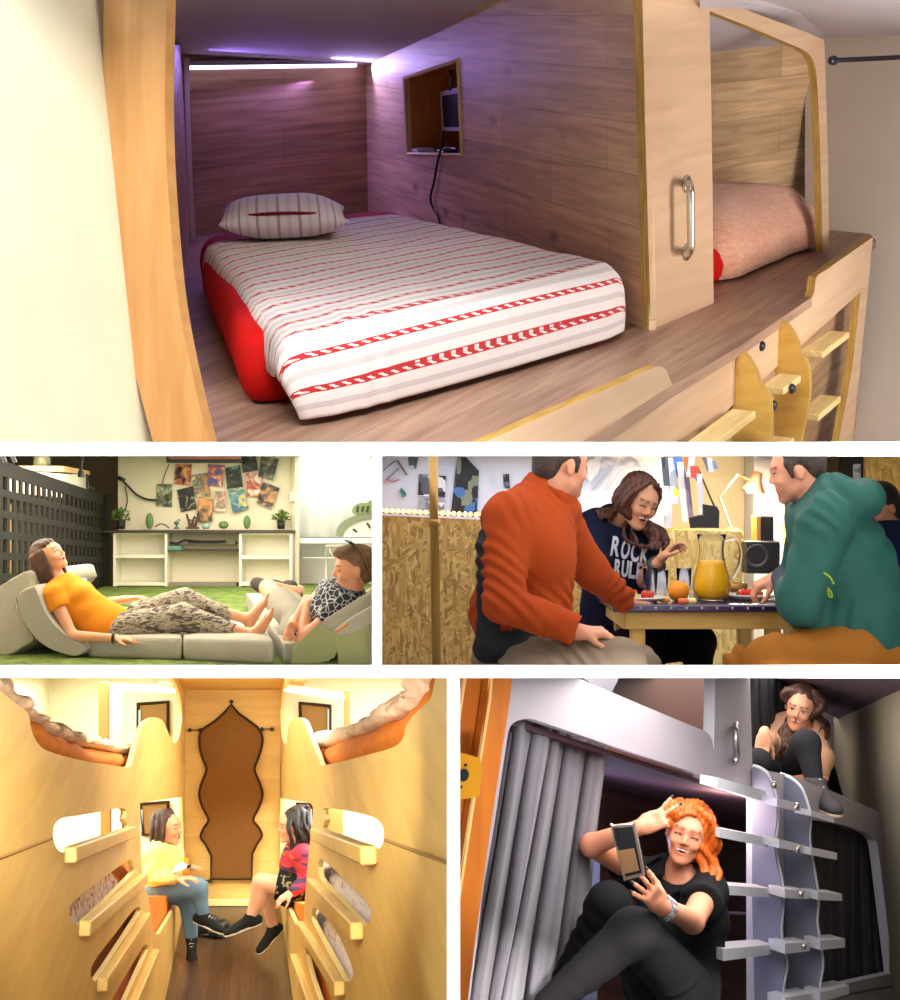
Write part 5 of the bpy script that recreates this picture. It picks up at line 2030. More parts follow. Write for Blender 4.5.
sdf('shorts', sh, 0.009, [M_shorts], t, disp=fold((0.9, 0.4, 0.3), 30, 0.006, 2), amp=0.01)
hr = [ell(W_(0, -0.028, 0.055), (0.083, 0.096, 0.078), R_, 0, 0.02), ell(W_(0, 0.03, 0.10), (0.066, 0.065, 0.032), R_, 0, 0.02), ell(W_(0, 0.055, 0.098), (0.05, 0.035, 0.02), R_, 0, 0.03),
 ell(W_(0, -0.06, 0.0), (0.076, 0.055, 0.08), R_, 0, 0.02), ell(W_(0, 0.11, 0.02), (0.07, 0.052, 0.056), R_, 0, 0.01, neg=True)]
hr = [dict(q, p=(np.array(W_(0, 0, 0)) + (q['p'] - np.array(W_(0, 0, 0))))) for q in hr]
for q in hr:
 q['r'] = q['r'] * 1.32
 q['p'] = np.array(W_(0, 0, 0)) + (q['p'] - np.array(W_(0, 0, 0)))
sdf('hair', hr, 0.006, [HM], t, disp=fold(V(R_[1]) + V(R_[2]), 170, 0.004, 2), amp=0.006)
M_dshoe = mat('charcoal_shoe', rgb(70, 66, 62), 0.8)
M_dsole = mat('brown_sole', rgb(88, 74, 60), 0.8)
for (a, b_) in (((290, 588), (266, 578)), ((276, 588), (256, 577))):
 shoe('shoe', pm(*a, 1.5), pm(*b_, 1.5) + V((0, 0.02, 0)), V((0.25, -0.75, 0.6)), t, M_dshoe, M_dsole, 1.2, h=0.008)
# sunglasses pushed back, resting on the hair
t2 = thing('sunglasses', 'dark sunglasses pushed up on the head of the young man', 'sunglasses', W_(0.08, -.02, .13))
mb = MB()
for sg in (-1, 1):
 c0 = W_(0.045 * sg, 0.0, 0.145)
 lens = [c0 + V(R_[0]) * 0.03 * math.cos(a) + (V(R_[2]) * 0.35 + V(R_[1]) * 0.9).normalized() * 0.024 * math.sin(a) for a in np.linspace(0, 2 * math.pi, 18, endpoint=False)]
 mb.tube(lens, 0.005, 6, closed=True)
 mb.add(lens, [tuple(range(18))])
 mb.tube([c0 + V(R_[0]) * 0.03 * sg, W_(0.088 * sg, -0.03, 0.10), W_(0.09 * sg, -0.06, 0.0)], 0.0045, 6)
mb.tube([W_(-.015, 0.003, .148), W_(.015, 0.003, .148)], 0.004, 6)
mb.build('frame', M_black, t2, smooth=True)

# ================================================================== middle right picture: breakfast at a low table
CELL = 'C'


def osb(name, cols, sc_=17):
 m, N, L, b = nodes(name, 0.6)
 tc = N.new('ShaderNodeTexCoord')
 nz = N.new('ShaderNodeTexNoise')
 nz.inputs['Scale'].default_value = 2.5
 L.new(tc.outputs['UV'], nz.inputs['Vector'])
 last = None
 for i, (rot, sx, sy) in enumerate(((0.5, .8, 3.6), (-0.7, .9, 4.2), (1.5, .8, 3.6))):
  mp = N.new('ShaderNodeMapping')
  m0 = N.new('ShaderNodeMapping')
  m0.inputs['Rotation'].default_value = (0, 0, rot)
  L.new(tc.outputs['UV'], m0.inputs[0])
  mp.inputs['Scale'].default_value = (sx, sy, 1)
  mp.inputs['Location'].default_value = (i * 5.1, i * 2.7, 0)
  L.new(m0.outputs[0], mp.inputs[0])
  v = N.new('ShaderNodeTexVoronoi')
  v.inputs['Scale'].default_value = sc_
  L.new(mp.outputs[0], v.inputs['Vector'])
  sp = N.new('ShaderNodeSeparateColor')
  L.new(v.outputs['Color'], sp.inputs[0])
  r = ramp(N, [(0.0, cols[0]), (0.35, cols[1]), (0.7, cols[2]), (1.0, cols[3])])
  L.new(sp.outputs[0], r.inputs[0])
  if last is None:
   last = r.outputs[0]
  else:
   mx = N.new('ShaderNodeMix')
   mx.data_type = 'RGBA'
   g = N.new('ShaderNodeMath')
   g.operation = 'GREATER_THAN'
   g.inputs[1].default_value = 0.5
   L.new(sp.outputs[1], g.inputs[0])
   L.new(g.outputs[0], mx.inputs[0])
   L.new(last, mx.inputs[6])
   L.new(r.outputs[0], mx.inputs[7])
   last = mx.outputs[2]
 L.new(last, b.inputs['Base Color'])
 return m


M_osb = osb('strand_board', [rgb(122, 92, 42), rgb(156, 122, 60), rgb(170, 136, 74), rgb(188, 158, 96)])
M_osbl = osb('strand_board_light', [rgb(200, 160, 84), rgb(226, 192, 110), rgb(236, 208, 134), rgb(244, 222, 160)])
M_wc = mat('white_graffiti_wall', rgb(206, 210, 226), 0.85, var=0.04, vs=3)
DC = 9.0
U3 = V((0, 0, 1))


def fp(x, y, d=DC):
 return P(x, y, d)


quad('wall_back', [fp(300, 512), fp(735, 531), fp(735, 760), fp(300, 760)], M_osb, 0.12)
quad('wall_back', [fp(300, 400, 9.1), fp(664, 400, 9.1), fp(664, 540, 9.1), fp(300, 540, 9.1)], M_wc, 0.05)
quad('wall_right', [fp(640, 400, 9.9), fp(800, 400, 9.9), fp(800, 760, 9.9), fp(640, 760, 9.9)], mat('grey_beige_wall', rgb(190, 184, 168), .85), 0.05)
quad('wall_right', [fp(754, 400, 9.5), fp(786, 400, 9.5), fp(782, 700, 9.5), fp(754, 700, 9.5)], mat('white_column', rgb(226, 232, 244), .8), 0.3)
quad('wall_right', [fp(770, 400, 11), fp(960, 400, 11), fp(960, 760, 11), fp(770, 760, 11)], mat('olive_beige_wall', rgb(170, 160, 128), .85), 0.05)
quad('floor', [P(300, 780, 5.0), P(980, 780, 5.0), P(980, 700, 11.2), P(300, 700, 11.2)], mat('dark_floor', rgb(70, 52, 40), .6), 0.05)
# pipe
mb = MB()
mb.tube([P(433, 440, 8.3), P(434, 512, 8.3), P(437, 690, 8.3)], 0.026, 14)
for y in (523,):
 mb.lathe(P(434.3, y, 8.3), [(.026, -.02), (.034, -.016), (.034, .016), (.026, .02)], n=14)
props(mb.build('brass_pipe', mat('brass', rgb(150, 116, 62), 0.35, 0.85), smooth=True), 'vertical brass pipe in front of the strand board wall', 'pipe')
# fairy lights
t = thing('fairy_lights', 'row of small warm bulbs along the top edge of the board wall', 'string lights', fp(383, 512))
mb = MB()
mb.tube([fp(376 + i * 3, 511.5 + (i % 3) * 0.7 + i * .12, 8.98) for i in range(38)], 0.004, 5)
mb.build('wire', mat('wire_brown', rgb(90, 70, 50), .6), t, smooth=True)
M_bulb = mat('warm_bulb', rgb(255, 220, 150), emit=(1, 0.5, 0.13), es=3.2)
for i in range(19):
 MB().lathe(fp(381 + i * 5.6, 510.5 + i * .24, 8.97), [(0, -.014), (.012, -.008), (.014, 0), (.01, .01), (0, .016)], n=8).build('bulb', M_bulb, t, smooth=True)
# papers on the wall
PC = Plane(fp(400, 460, 9.09), fp(600, 460, 9.09), fp(400, 520, 9.09))


def collage(name, cols, sc_):
 m, N, L, b = nodes(name, 0.6)
 tc = N.new('ShaderNodeTexCoord')
 v = N.new('ShaderNodeTexVoronoi')
 v.distance = 'CHEBYCHEV'
 v.inputs['Scale'].default_value = sc_
 L.new(tc.outputs['UV'], v.inputs['Vector'])
 sp = N.new('ShaderNodeSeparateColor')
 L.new(v.outputs['Color'], sp.inputs[0])
 r = ramp(N, [(i / len(cols), c) for i, c in enumerate(cols)], 'CONSTANT')
 L.new(sp.outputs[0], r.inputs[0])
 L.new(r.outputs[0], b.inputs['Base Color'])
 return m


K, W_c = rgb(24, 26, 30), rgb(214, 216, 224)
papers = [([(457, 457), (466, 457), (479, 471), (477, 515), (451, 512)], [K, rgb(60, 70, 70), K, rgb(120, 130, 110), K, rgb(60, 110, 170)], 14, 'large dark collage of little pictures pinned beside the brass pipe'),
  ([(419, 474), (446, 476), (445, 497), (418, 496)], [K, rgb(120, 126, 140), W_c, rgb(80, 84, 96)], 12, 'grey photo print on the white wall behind the pipe'),
  ([(419, 498), (445, 499), (444, 509), (418, 509)], [rgb(150, 156, 170), rgb(110, 116, 130), W_c], 12, 'pale grey print below the photo print behind the pipe'),
  ([(503, 474), (509, 474), (510, 489), (504, 487)], [K, rgb(90, 96, 110)], 20, 'small dark card alone on the white wall above the orange sleeve'),
  ([(408, 457), (418, 457), (416, 470), (409, 468)], [rgb(70, 76, 84), rgb(180, 186, 196)], 16, 'small grey drawing at the top of the wall left of the pipe'),
  ([(584, 457), (602, 457), (598, 474), (590, 482), (585, 474)], [rgb(130, 150, 160), rgb(170, 186, 196), W_c], 10, 'blue grey ink drawing beside the head of the man in orange')]
for i, (q, cs, k, lab) in enumerate(papers):
 MBo = MB().plate(PC, q, (), 0.003, 0.003)
 props(MBo.build('wall_print', collage('wall_print_%s' % 'abcdefgh'[i], cs, k)), lab, 'print', 'prints on the white wall')
for i, (pts, c, r, lab) in enumerate((([(384, 470), (396, 460)], (70, 110, 110), .012, 'green scribble at the top left corner of the wall'), ([(386, 480), (399, 468)], (60, 60, 70), .012, 'dark slanting scribble near the left edge of the wall'),
         ([(397, 460), (407, 475)], (90, 40, 50), .02, 'maroon pen drawing left of the pipe'), ([(384, 483), (388, 480), (394, 481), (399, 479)], (230, 150, 150), .02, 'pink scribble on the wall near the left edge'),
         ([(401, 488), (406, 494), (403, 496), (400, 490)], (60, 170, 160), .022, 'turquoise star shaped scribble left of the pipe'), ([(566, 462), (576, 470), (590, 466)], (150, 156, 170), .006, 'fine grey ink scribble'),
         ([(592, 490), (604, 476), (612, 470), (606, 490), (622, 468)], (150, 154, 168), .005, 'thin looping ink lines on the wall above the laughing woman'), ([(600, 460), (612, 466), (618, 459), (630, 468), (640, 460), (648, 470)], (150, 160, 185), .006, 'wavy ink writing at the top of the wall'))):
 if 'fine grey' in lab:
  continue
 o = MB().tube([PC.at(x, y, .006) for x, y in crv(pts, 5)], r, 5, flat=0.2).build('ink_drawing', mat('ink_%s' % 'abcdefgh'[i], rgb(*c), .7), smooth=True)
 props(o, lab, 'drawing')
# hanging papers and tickets
rn = random.Random(5)
hang = [(661, 457, 8, 30, (70, 80, 90)), (668, 458, 7, 46, (200, 206, 220)), (673, 457, 9, 20, (60, 110, 180)), (677, 462, 6, 60, (240, 244, 250)), (683, 457, 8, 16, (200, 90, 40)), (684, 474, 5, 50, (110, 100, 130)),
  (689, 457, 6, 20, (235, 235, 240)), (690, 466, 8, 12, (200, 60, 50)), (694, 478, 4, 6, (40, 100, 200)), (697, 474, 5, 52, (236, 240, 248)), (702, 457, 4, 14, (60, 70, 90)), (667, 490, 6, 38, (210, 214, 224)),
  (673, 488, 6, 8, (226, 220, 90)), (661, 486, 8, 30, (226, 230, 238)), (707, 458, 5, 14, (190, 200, 220)), (712, 461, 4, 8, (90, 110, 150))]
words_ = ['dark grey', 'long pale', 'blue', 'longest white', 'orange', 'long mauve', 'short white', 'red', 'tiny bright blue', 'long right-hand white', 'narrow slate', 'low pale grey', 'yellow', 'wide low white', 'light blue', 'small steel blue']
for i, (x, y, w_, h_, c) in enumerate(hang):
 sk = rn.uniform(-3, 6)
 PH = Plane(P(660, 460, 8.85 - .012 * i), P(700, 460, 8.85 - .012 * i), P(660, 500, 8.85 - .012 * i))
 o = MB().plate(PH, [(x, y), (x + w_, y), (x + w_ + sk, y + h_), (x + sk, y + h_)], (), 0.004).build('hanging_paper', collage('paper_%s' % 'abcdefghijklmnopq'[i], [rgb(*c), rgb(*[min(255, v + 12) for v in c]), rgb(*[max(0, v - 40) for v in c])], 9))
 props(o, words_[i] + ' paper strip in the bunch hanging on the wall behind the jug', 'paper', 'papers hanging in a bunch')
# low light board wall and shelf stuff on the right
quad('wall_lower', [fp(650, 529, 8.7), fp(742, 531, 8.7), fp(742, 700, 8.7), fp(650, 700, 8.7)], M_osbl, 0.1)
o = MB().plate(Plane(P(690, 510, 8.5), P(720, 510, 8.5), P(690, 530, 8.5)), [(703, 504), (717, 506.5), (719.5, 511), (719, 528), (703, 528)], (), 0.02).build('monitor', M_black)
props(o, 'black flat screen standing behind the juice jug', 'monitor')
mb = MB().hexa([P(689, 518, 8.4), P(703, 515, 8.4), P(710, 528, 8.4), P(690, 528, 8.4), P(689, 517, 8.55), P(703, 514, 8.55), P(710, 528, 8.55), P(690, 528, 8.55)])
props(mb.build('laptop', M_black, fix=True), 'black laptop edge lying open left of the dark screen', 'laptop')
for (x0, y0, x1, y1, d, lab) in ((757, 516, 771, 541, 8.8, 'small black upright speaker with a wooden side'), (744, 541, 777, 573, 8.6, 'large black speaker box with round cone below the small one')):
 t = thing('loudspeaker', lab, 'speaker', P((x0 + x1) / 2, y1, d))
 mb = MB().box(P((x0 + x1) / 2, (y0 + y1) / 2, d), ((x1 - x0) / 2 / F * d, 0, 0), (0, .08, 0), (0, 0, (y1 - y0) / 2 / F * d), bev=.006)
 mb.build('case', M_black, t)
 if x0 == 757:
  MB().box(P(756, (y0 + y1) / 2, d - .01), (.012, 0, 0), (0, .08, 0), (0, 0, (y1 - y0) / 2 / F * d), bev=.003).build('wooden_side', mat('speaker_wood', rgb(196, 140, 70), .5), t)
 else:
  MB().lathe(P(757, 556, d - .085), [(0.0, .03), (.03, .02), (.055, 0), (.062, -.006), (.068, 0), (.068, .004)], (0, 1, 0), 24).build('cone', mat('cone_grey', rgb(60, 60, 64), .4), t, smooth=True)
# articulated desk lamp with copper shade, lit
t = thing('desk_lamp', 'lit jointed desk lamp with copper shade near the white column', 'lamp', P(735, 531, 9.0))
M_cop = mat('copper', rgb(190, 120, 90), .35, .6)
MB().lathe(P(753, 491, 9.0), [(.012, .12), (.03, .115), (.035, .07), (.045, .05), (.075, 0), (.07, 0), (.04, .045), (.03, .07)], (.25, -.05, 1), 24).build('lamp_shade', M_cop, t, smooth=True)
MB().lathe(P(750, 488.5, 9.0), [(0, -.03), (.02, -.02), (.024, 0), (.015, .03), (0, .035)], (.25, 0, 1), 12).build('bulb', mat('lamp_bulb', (1, 1, 1), emit=(1, .85, .55), es=12), t, smooth=True)
MB().tube([P(751, 481, 9.0), P(738, 474, 9.05), P(720, 497, 9.1), P(732, 530, 9.05)], .009, 6).build('arm', M_cop, t)
MB().lathe(P(733, 531, 9.03), [(0, -.04), (.06, -.04), (.055, 0), (.02, .02), (0, .02)], n=18).build('base', mat('orange_enamel', rgb(226, 140, 50), .4), t, smooth=True)
point('desk_lamp_light', P(747, 496, 8.9), 70, (1, 0.72, 0.38), 0.05)
MB_ = MB().tube([P(697, 466, 9.3), P(706, 487, 9.3), P(714, 506, 9.2)], .006, 6)
props(MB_.build('lamp_cable', M_black, smooth=True), 'thin dark cable slanting down the wall to the dark screen', 'cable')
# right hand background
pr = Plane(P(860, 470, 10.5), P(900, 470, 10.5), P(860, 500, 10.5))
props(MB().plate(pr, [(861, 457), (930, 457), (930, 500), (866, 501), (861, 490)], (), .04, .02).build('board_panel', M_osbl), 'pale strand board panel at the upper right corner', 'panel')
props(MB().plate(pr, [(840, 440), (864, 440), (863, 482), (840, 480)], [[(853, 464), (861, 464), (861, 480), (853, 480)]], .04, .06).build('dark_cabinet', M_black), 'black framed cupboard edge above the green hood', 'cabinet')
props(MB().plate(pr, [(853, 464), (861, 464), (861, 480), (853, 480)], (), .01, .05).build('note_sheet', collage('note_blue', [rgb(190, 214, 236), rgb(120, 150, 190)], 20)), 'pale blue printed note on the black framed cupboard', 'note')
mb = MB()
mb.hexa([P(782, 526, 9.3), P(800, 526, 9.3), P(800, 560, 9.3), P(784, 552, 9.3), P(782, 524, 9.7), P(800, 524, 9.7), P(800, 560, 9.7), P(784, 552, 9.7)])
props(mb.build('cream_counter', mat('cream_counter', rgb(190, 172, 130), .6), fix=True), 'cream counter corner behind the man in green', 'counter')
# table
t = thing('low_table', 'low pale wooden table with studded purple top', 'table', P(710, 665, 6.3))
M_tw = wood('table_pine', rgb(226, 190, 112), rgb(206, 166, 88), .5, 2, 12, tone=.1)
M_pur = mat('purple_vinyl', rgb(52, 34, 84), .22, coat=.5)
DT, DT2 = 6.2, 7.0
zt_ = P(0, 608.5, DT).z


def tq(x, d=DT, z=0.0):
 return V(((x - 450) / F * DT, d, zt_ + z))


XL, XR = tq(613).x, tq(806).x
MB().box(((XL + XR) / 2, (DT + DT2) / 2, zt_), ((XR - XL) / 2, 0, 0), (0, (DT2 - DT) / 2, 0), (0, 0, .016), bev=.008).build('table_top', M_pur, t)
for i in range(12):
 MB().lathe(V((XL + .05 + i * (XR - XL - .1) / 11, DT - .001, zt_ + .001)), [(0, -.003), (.006, -.002), (.004, .002), (0, .003)], (0, -1, 0), 8).build('stud', M_steel, t, smooth=True)
xl, xr = tq(627).x, tq(791).x
for (a, b, c) in (((xl + xr) / 2, DT + .05, 0), ((xl + xr) / 2, DT2 - .06, 0)):
 MB().box((a, b, zt_ - .053), ((xr - xl) / 2, 0, 0), (0, .012, 0), (0, 0, .036), bev=.003).build('apron', M_tw, t)
for x in (xl, xr):
 MB().box((x, (DT + DT2) / 2, zt_ - .053), (.012, 0, 0), (0, (DT2 - DT) / 2 - .05, 0), (0, 0, .036), bev=.003).build('apron', M_tw, t)
for (x, d) in ((tq(640).x, DT + .09), (tq(777).x, DT + .09), (tq(640).x, DT2 - .1), (tq(777).x, DT2 - .1)):
 MB().box((x, d, zt_ - .27), (.03, 0, 0), (0, .03, 0), (0, 0, .19), bev=.004).build('leg', M_tw, t)
# plates
M_porc = mat('porcelain', rgb(226, 226, 226), .25)
zp = zt_ + .0165


def plate_dish(c, r, label):
 o = MB().lathe(c, [(0, 0), (r * .6, 0), (r * .68, .006), (r, .02), (r * .985, .025), (r * .66, .012), (r * .6, .007), (0, .007)], n=40).build('plate', M_porc, smooth=True)
 return props(o, label, 'plate')


pA, pB = V((tq(642).x, DT + .15, zp)), V((tq(765).x, DT + .3, zp))
plate_dish(pA, .128, 'white plate with strawberries and kiwi in front of the laughing woman')
plate_dish(pB, .118, 'white plate of strawberries under the hand of the man in green')
M_straw = mat('strawberry', rgb(214, 34, 30), .4, var=.2, vs=60, bump=.3, bs=160)
M_calyx = mat('green_leaf', rgb(80, 130, 40), .6)
for i, (c, dx, dy, dz, ax, lab) in enumerate(((pA, .03, .0, .03, (.5, -.3, .6), 'red strawberry right of the kiwi pieces on the left plate'), (pA, .055, .03, .028, (1, 0, .2), 'strawberry lying at the right of the heap on the left plate'), (pA, -.01, .04, .03, (-.4, .2, .7), 'strawberry behind the kiwi pieces on the left plate'),
           (pB, -.01, -.01, .03, (1, .2, .2), 'red strawberry between the fingers over the right plate'), (pB, -.045, -.02, .024, (-1, -.2, .1), 'strawberry at the left rim of the right plate'), (pB, .03, -.03, .024, (1, -.5, .1), 'strawberry at the right side of the right plate'), (pB, -.03, .03, .026, (.2, 1, .3), 'strawberry at the back of the right plate'))):
 ctr = c + V((dx, dy, dz))
 o = MB().lathe(ctr, [(0, -.022), (.012, -.012), (.019, .002), (.017, .012), (.008, .018), (0, .018)], ax, 14).build('strawberry', M_straw, smooth=True)
 props(o, lab, 'strawberry', 'strawberries on the plates')
 MB().lathe(ctr + V(ax).normalized() * .017, [(0, .004), (.012, .001), (.012, 0), (0, 0)], ax, 7).build('calyx', M_calyx, o)
M_kiwi = mat('kiwi', rgb(150, 176, 60), .4, var=.25, vs=40)
for i, (dx, dy, lab) in enumerate(((-.045, -.02, 'green kiwi slice at the front left of the left plate'), (-.03, .02, 'green kiwi slice behind the front one on the left plate'), (-.015, -.03, 'green kiwi slice nearest the strawberries on the left plate'))):
 o = MB().lathe(pA + V((dx, dy, .014 + .008 * i)), [(0, -.004), (.022, -.004), (.024, 0), (.022, .004), (0, .004)], (.3 * (i - 1), -.4, 1), 18).build('kiwi_slice', M_kiwi, smooth=False)
 props(o, lab, 'fruit slice', 'kiwi slices on the left plate')
M_or = mat('orange_peel', rgb(240, 146, 24), .4, bump=.3, bs=200)
oc = V((tq(686).x, DT + .2, zp + .043))
o = sdf('orange_fruit', [ell(oc, .046, None, 0, .01)], .005, [M_or])
props(o, 'whole orange standing between the left plate and the juice jug', 'orange')
MB().lathe(oc + V((0, 0, .045)), [(0, .002), (.005, .001), (.005, -.001), (0, -.001)], n=8).build('stem_end', M_calyx, o)
for (x, dy, c, lab) in ((668, .1, (236, 160, 60), 'half orange segment lying by the left plate'), (692, .03, (240, 214, 150), 'pale pith piece in front of the whole orange'), (684, .02, (226, 110, 50), 'flat orange slice in front of the whole orange')):
 o = sdf('orange_slice', [rbox(V((tq(x).x, DT + dy, zp + .013)), (.024, .016, .012), None, .011)], .004, [mat('slice_' + lab.split()[0], rgb(*c), .4)])
 props(o, lab, 'orange slice', 'orange pieces on the table')
# glasses
M_glass = mat('clear_glass', (1, 1, 1), 0.03, trans=1.0, ior=1.12)
for (x, dy, h, lab) in ((665, .45, .13, 'empty clear glass behind the strawberries'), (678, .5, .12, 'empty clear glass directly behind the whole orange'), (701, .45, .13, 'empty clear glass at the left side of the juice jug')):
 o = MB().lathe(V((tq(x).x, DT + dy, zp)), [(0, 0), (.026, 0), (.034, h), (.031, h), (.024, .008), (0, .008)], n=24).build('drinking_glass', M_glass, smooth=True, fix=True)
 props(o, lab, 'glass', 'empty glasses on the table')
# jug
jc = V((tq(722).x, DT + .25, zp))
t = thing('juice_jug', 'clear glass jug filled with orange juice on the purple table', 'jug', jc)
JP = [(0, .0), (.062, .0), (.078, .02), (.083, .055), (.076, .1), (.062, .15), (.054, .185), (.052, .22), (.056, .255), (.064, .285)]
MB().lathe(jc, JP + [(.061, .285), (.053, .255), (.049, .22), (.051, .185), (.059, .15), (.073, .1), (.080, .055), (.075, .022), (.06, .004), (0, .004)], n=40).build('glass_body', M_glass, t, smooth=True, fix=True)
MB().lathe(jc + V((0, 0, .005)), [(0, 0), (.058, .001), (.073, .02), (.0785, .053), (.0715, .098), (.0575, .15), (.0535, .166), (0, .166)], n=40).build('orange_juice', mat('orange_juice', rgb(250, 190, 20), .3, emit=rgb(250, 180, 20), es=.0), t, smooth=True, fix=True)
MB().tube(smooth_pts([jc + V((.058, 0, .26)), jc + V((.10, 0, .265)), jc + V((.125, 0, .22)), jc + V((.118, 0, .15)), jc + V((.085, 0, .09))], 6, False), .011, 10, flat=.7).build('handle', M_glass, t, smooth=True)
# small gold bowl
o = MB().lathe(V((tq(757).x, DT + .52, zp)), [(0, 0), (.04, 0), (.06, .03), (.066, .06), (.062, .06), (.055, .03), (.035, .006), (0, .006)], n=28).build('small_bowl', mat('gold_bowl', rgb(176, 130, 66), .35, .5), smooth=True)
props(o, 'small golden brown bowl behind the right plate', 'bowl')
# ---------- man in the orange fleece
skin1 = skinset(rgb(214, 150, 120), rgb(52, 34, 26), stub=rgb(150, 104, 86))
M_org = mat('orange_fleece', rgb(158, 64, 24), .9, var=.07, vs=6, bump=.2, bs=160)
M_char = mat('charcoal_panel', rgb(44, 46, 54), .9)
t = thing('person', 'man in orange zip fleece seated with his back to the brass pipe', 'person', P(540, 664, 5.6))
J = dict(pel=P(522, 655, 5.65), chest=P(525, 552, 5.6), neck=P(549, 494, 5.66), shL=P(556, 516, 5.86), shR=P(510, 518, 5.46), front=V((.8, .5, .1)))
head, W_, R_ = head_prims(P(562, 468, 5.64), V((.83, .42, -.12)), V((0.05, 0, 1)), 1.03, .5, True, stub=True)
elR, wrR, elL, wrL = P(504, 603, 5.33), P(578, 632, 5.3), P(592, 572, 6.0), P(626, 601, 6.25)
body = head + [cap(J['neck'], W_(0, -.02, -.05), .064, .06, 0, .02), cap(J['neck'] + V((-.03, 0, -.03)), W_(0, -.05, -.04), .05, .05, 0, .02)] + torso_prims(J, 1.0, male=True) + limb(J['shR'], elR, wrR, (.058, .045, .047, .03)) + limb(J['shL'], elL, wrL, (.055, .043, .045, .03)) + \
 hand_prims(wrR, V((1, .1, -.02)), V((0, .3, -1)), -1, 1.0, curl=.55, thumb=.5) + hand_prims(wrL, V((1, .1, -.1)), V((0, .2, -1)), 1, 1.0, curl=.3)
sdf('body', body, .0055, skin1, t)
sh = torso_prims(J, 1.0, .04, male=True) + [cap(J['shR'], elR, .092, .072, 0, .03), cap(elR, elR.lerp(wrR, .97), .072, .056, 0, .03, flat=True), cap(J['shL'], elL, .088, .07, 0, .03), cap(elL, elL.lerp(wrL, .97), .07, .054, 0, .03, flat=True),
 ell(P(520, 610, 5.6), (.19, .16, .16), None, 0, .05), ell(P(530, 560, 5.62), (.17, .15, .2), None, 0, .05),
 cap(P(520, 648, 5.44), P(487, 650, 5.5), .05, .05, 1, .02), cap(P(484, 540, 5.42), P(487, 640, 5.46), .028, .04, 1, .02),
 cap(P(537, 500, 5.57), P(556, 496, 5.73), .055, .05, 0, .02), ell(P(562, 488, 5.62), (.08, .09, .07), None, 0, .01, neg=True)]
sdf('fleece_jacket', sh, .007, [M_org, M_char], t, disp=fold((.35, .2, 1), 62, .007, 4, 1.3), amp=.011)
sdf('collar', [cap(*[J['neck'] + V((.012, 0, .0)) + V((math.cos(a_ * .5) * .078, math.sin(a_ * .5) * .08, .012 * math.sin(a_ * .5) - .045 * math.cos(a_ * .5) + dz)) for a_ in (q, q + 1)], .016, .016, 0, .008) for q in range(0, 13) for dz in (0, .022)], .005, [M_org], t)
MB().tube([P(562, 505, 5.66), P(564, 520, 5.60), P(565, 532, 5.58)], .005, 5).build('zip', M_char, t)
M_kh = mat('grey_beige_trousers', rgb(136, 120, 104), .9, var=.06, vs=6, bump=.2, bs=120)
tr = [ell(J['pel'] + V((0, 0, -.03)), (.19, .19, .13), None, 0, .05), cap(P(530, 665, 5.45), P(620, 662, 5.3), .11, .09, 0, .04), cap(P(535, 668, 5.75), P(640, 668, 5.9), .1, .085, 0, .04), cap(P(620, 662, 5.3), P(626, 800, 5.35), .085, .06), cap(P(640, 668, 5.9), P(648, 790, 5.9), .08, .06)]
sdf('trousers', tr, .008, [M_kh], t, disp=fold((1, .1, .5), 55, .009, 2, 1.2), amp=.013)
M_dkh = mat('dark_brown_hair', rgb(46, 32, 26), .6, var=.4, vs=40, bump=.6, bs=120)
hr = [ell(W_(0, -.03, .055), (.083, .098, .082), R_, 0, .02), ell(W_(0, -.07, .0), (.07, .045, .07), R_, 0, .02), cap(W_(.07, .02, .03), W_(.072, .02, -.01), .014, .008), cap(W_(-.07, .02, .03), W_(-.072, .02, -.01), .014, .008), ell(W_(0, .11, .0), (.075, .06, .075), R_, 0, .01, neg=True)]
sdf('hair', hr, .005, [M_dkh], t)
# ---------- laughing woman in the navy T-shirt
t = thing('person', 'laughing woman with long wavy hair in navy T-shirt behind the table', 'person', P(610, 664, 7.0))
J = dict(pel=P(612, 640, 7.1), chest=P(617, 562, 7.02), neck=P(613, 524, 6.96), shL=P(642, 545, 6.95), shR=P(592, 530, 6.95), front=V((.25, -.95, -.1)))
head, W_, R_ = head_prims(P(638, 503, 6.84), V((.38, -.78, -.34)), V((.36, -.22, .9)), 1.02, 1.0)
elR, wrR, elL, wrL = P(594, 582, 6.75), P(628, 597, 6.6), P(645, 580, 6.9), P(657, 564, 6.72)
body = head + [cap(J['neck'], W_(0, -.02, -.05), .05, .048, 0, .02)] + torso_prims(J, .93) + limb(J['shR'], elR, wrR, (.048, .036, .038, .024)) + limb(J['shL'], elL, wrL, (.046, .036, .037, .024)) + \
 hand_prims(wrR, V((1, -.1, -.2)), V((0, 0, -1)), 1, .92, curl=.3) + hand_prims(P(659, 561, 6.7), V((.55, -.1, .6)), V((.7, -.3, -.5)), -1, .92, curls=[.35, .5, .6, .7], thumb=.6)
sdf('body', body, .005, skinset(rgb(206, 150, 118), rgb(48, 28, 22)), t)
M_navy = mat('navy_cotton', rgb(22, 26, 52), .9, var=.08, vs=6, bump=.2, bs=150)
sh = torso_prims(J, .96, .03, bust=True) + [cap(J['shR'], J['shR'].lerp(elR, .72), .085, .082, 0, .03, flat=True), cap(J['shL'], J['shL'].lerp(elL, .6), .075, .072, 0, .03, flat=True), cap(J['chest'], J['pel'], .135, .15, 0, .05), ell(J['neck'] + V((.03, -.05, .03)), (.075, .085, .06), None, 0, .01, neg=True)]
shirt = sdf('t_shirt', sh, .007, [M_navy], t, disp=fold((.3, .1, 1), 60, .008, 1, 1.2), amp=.012)


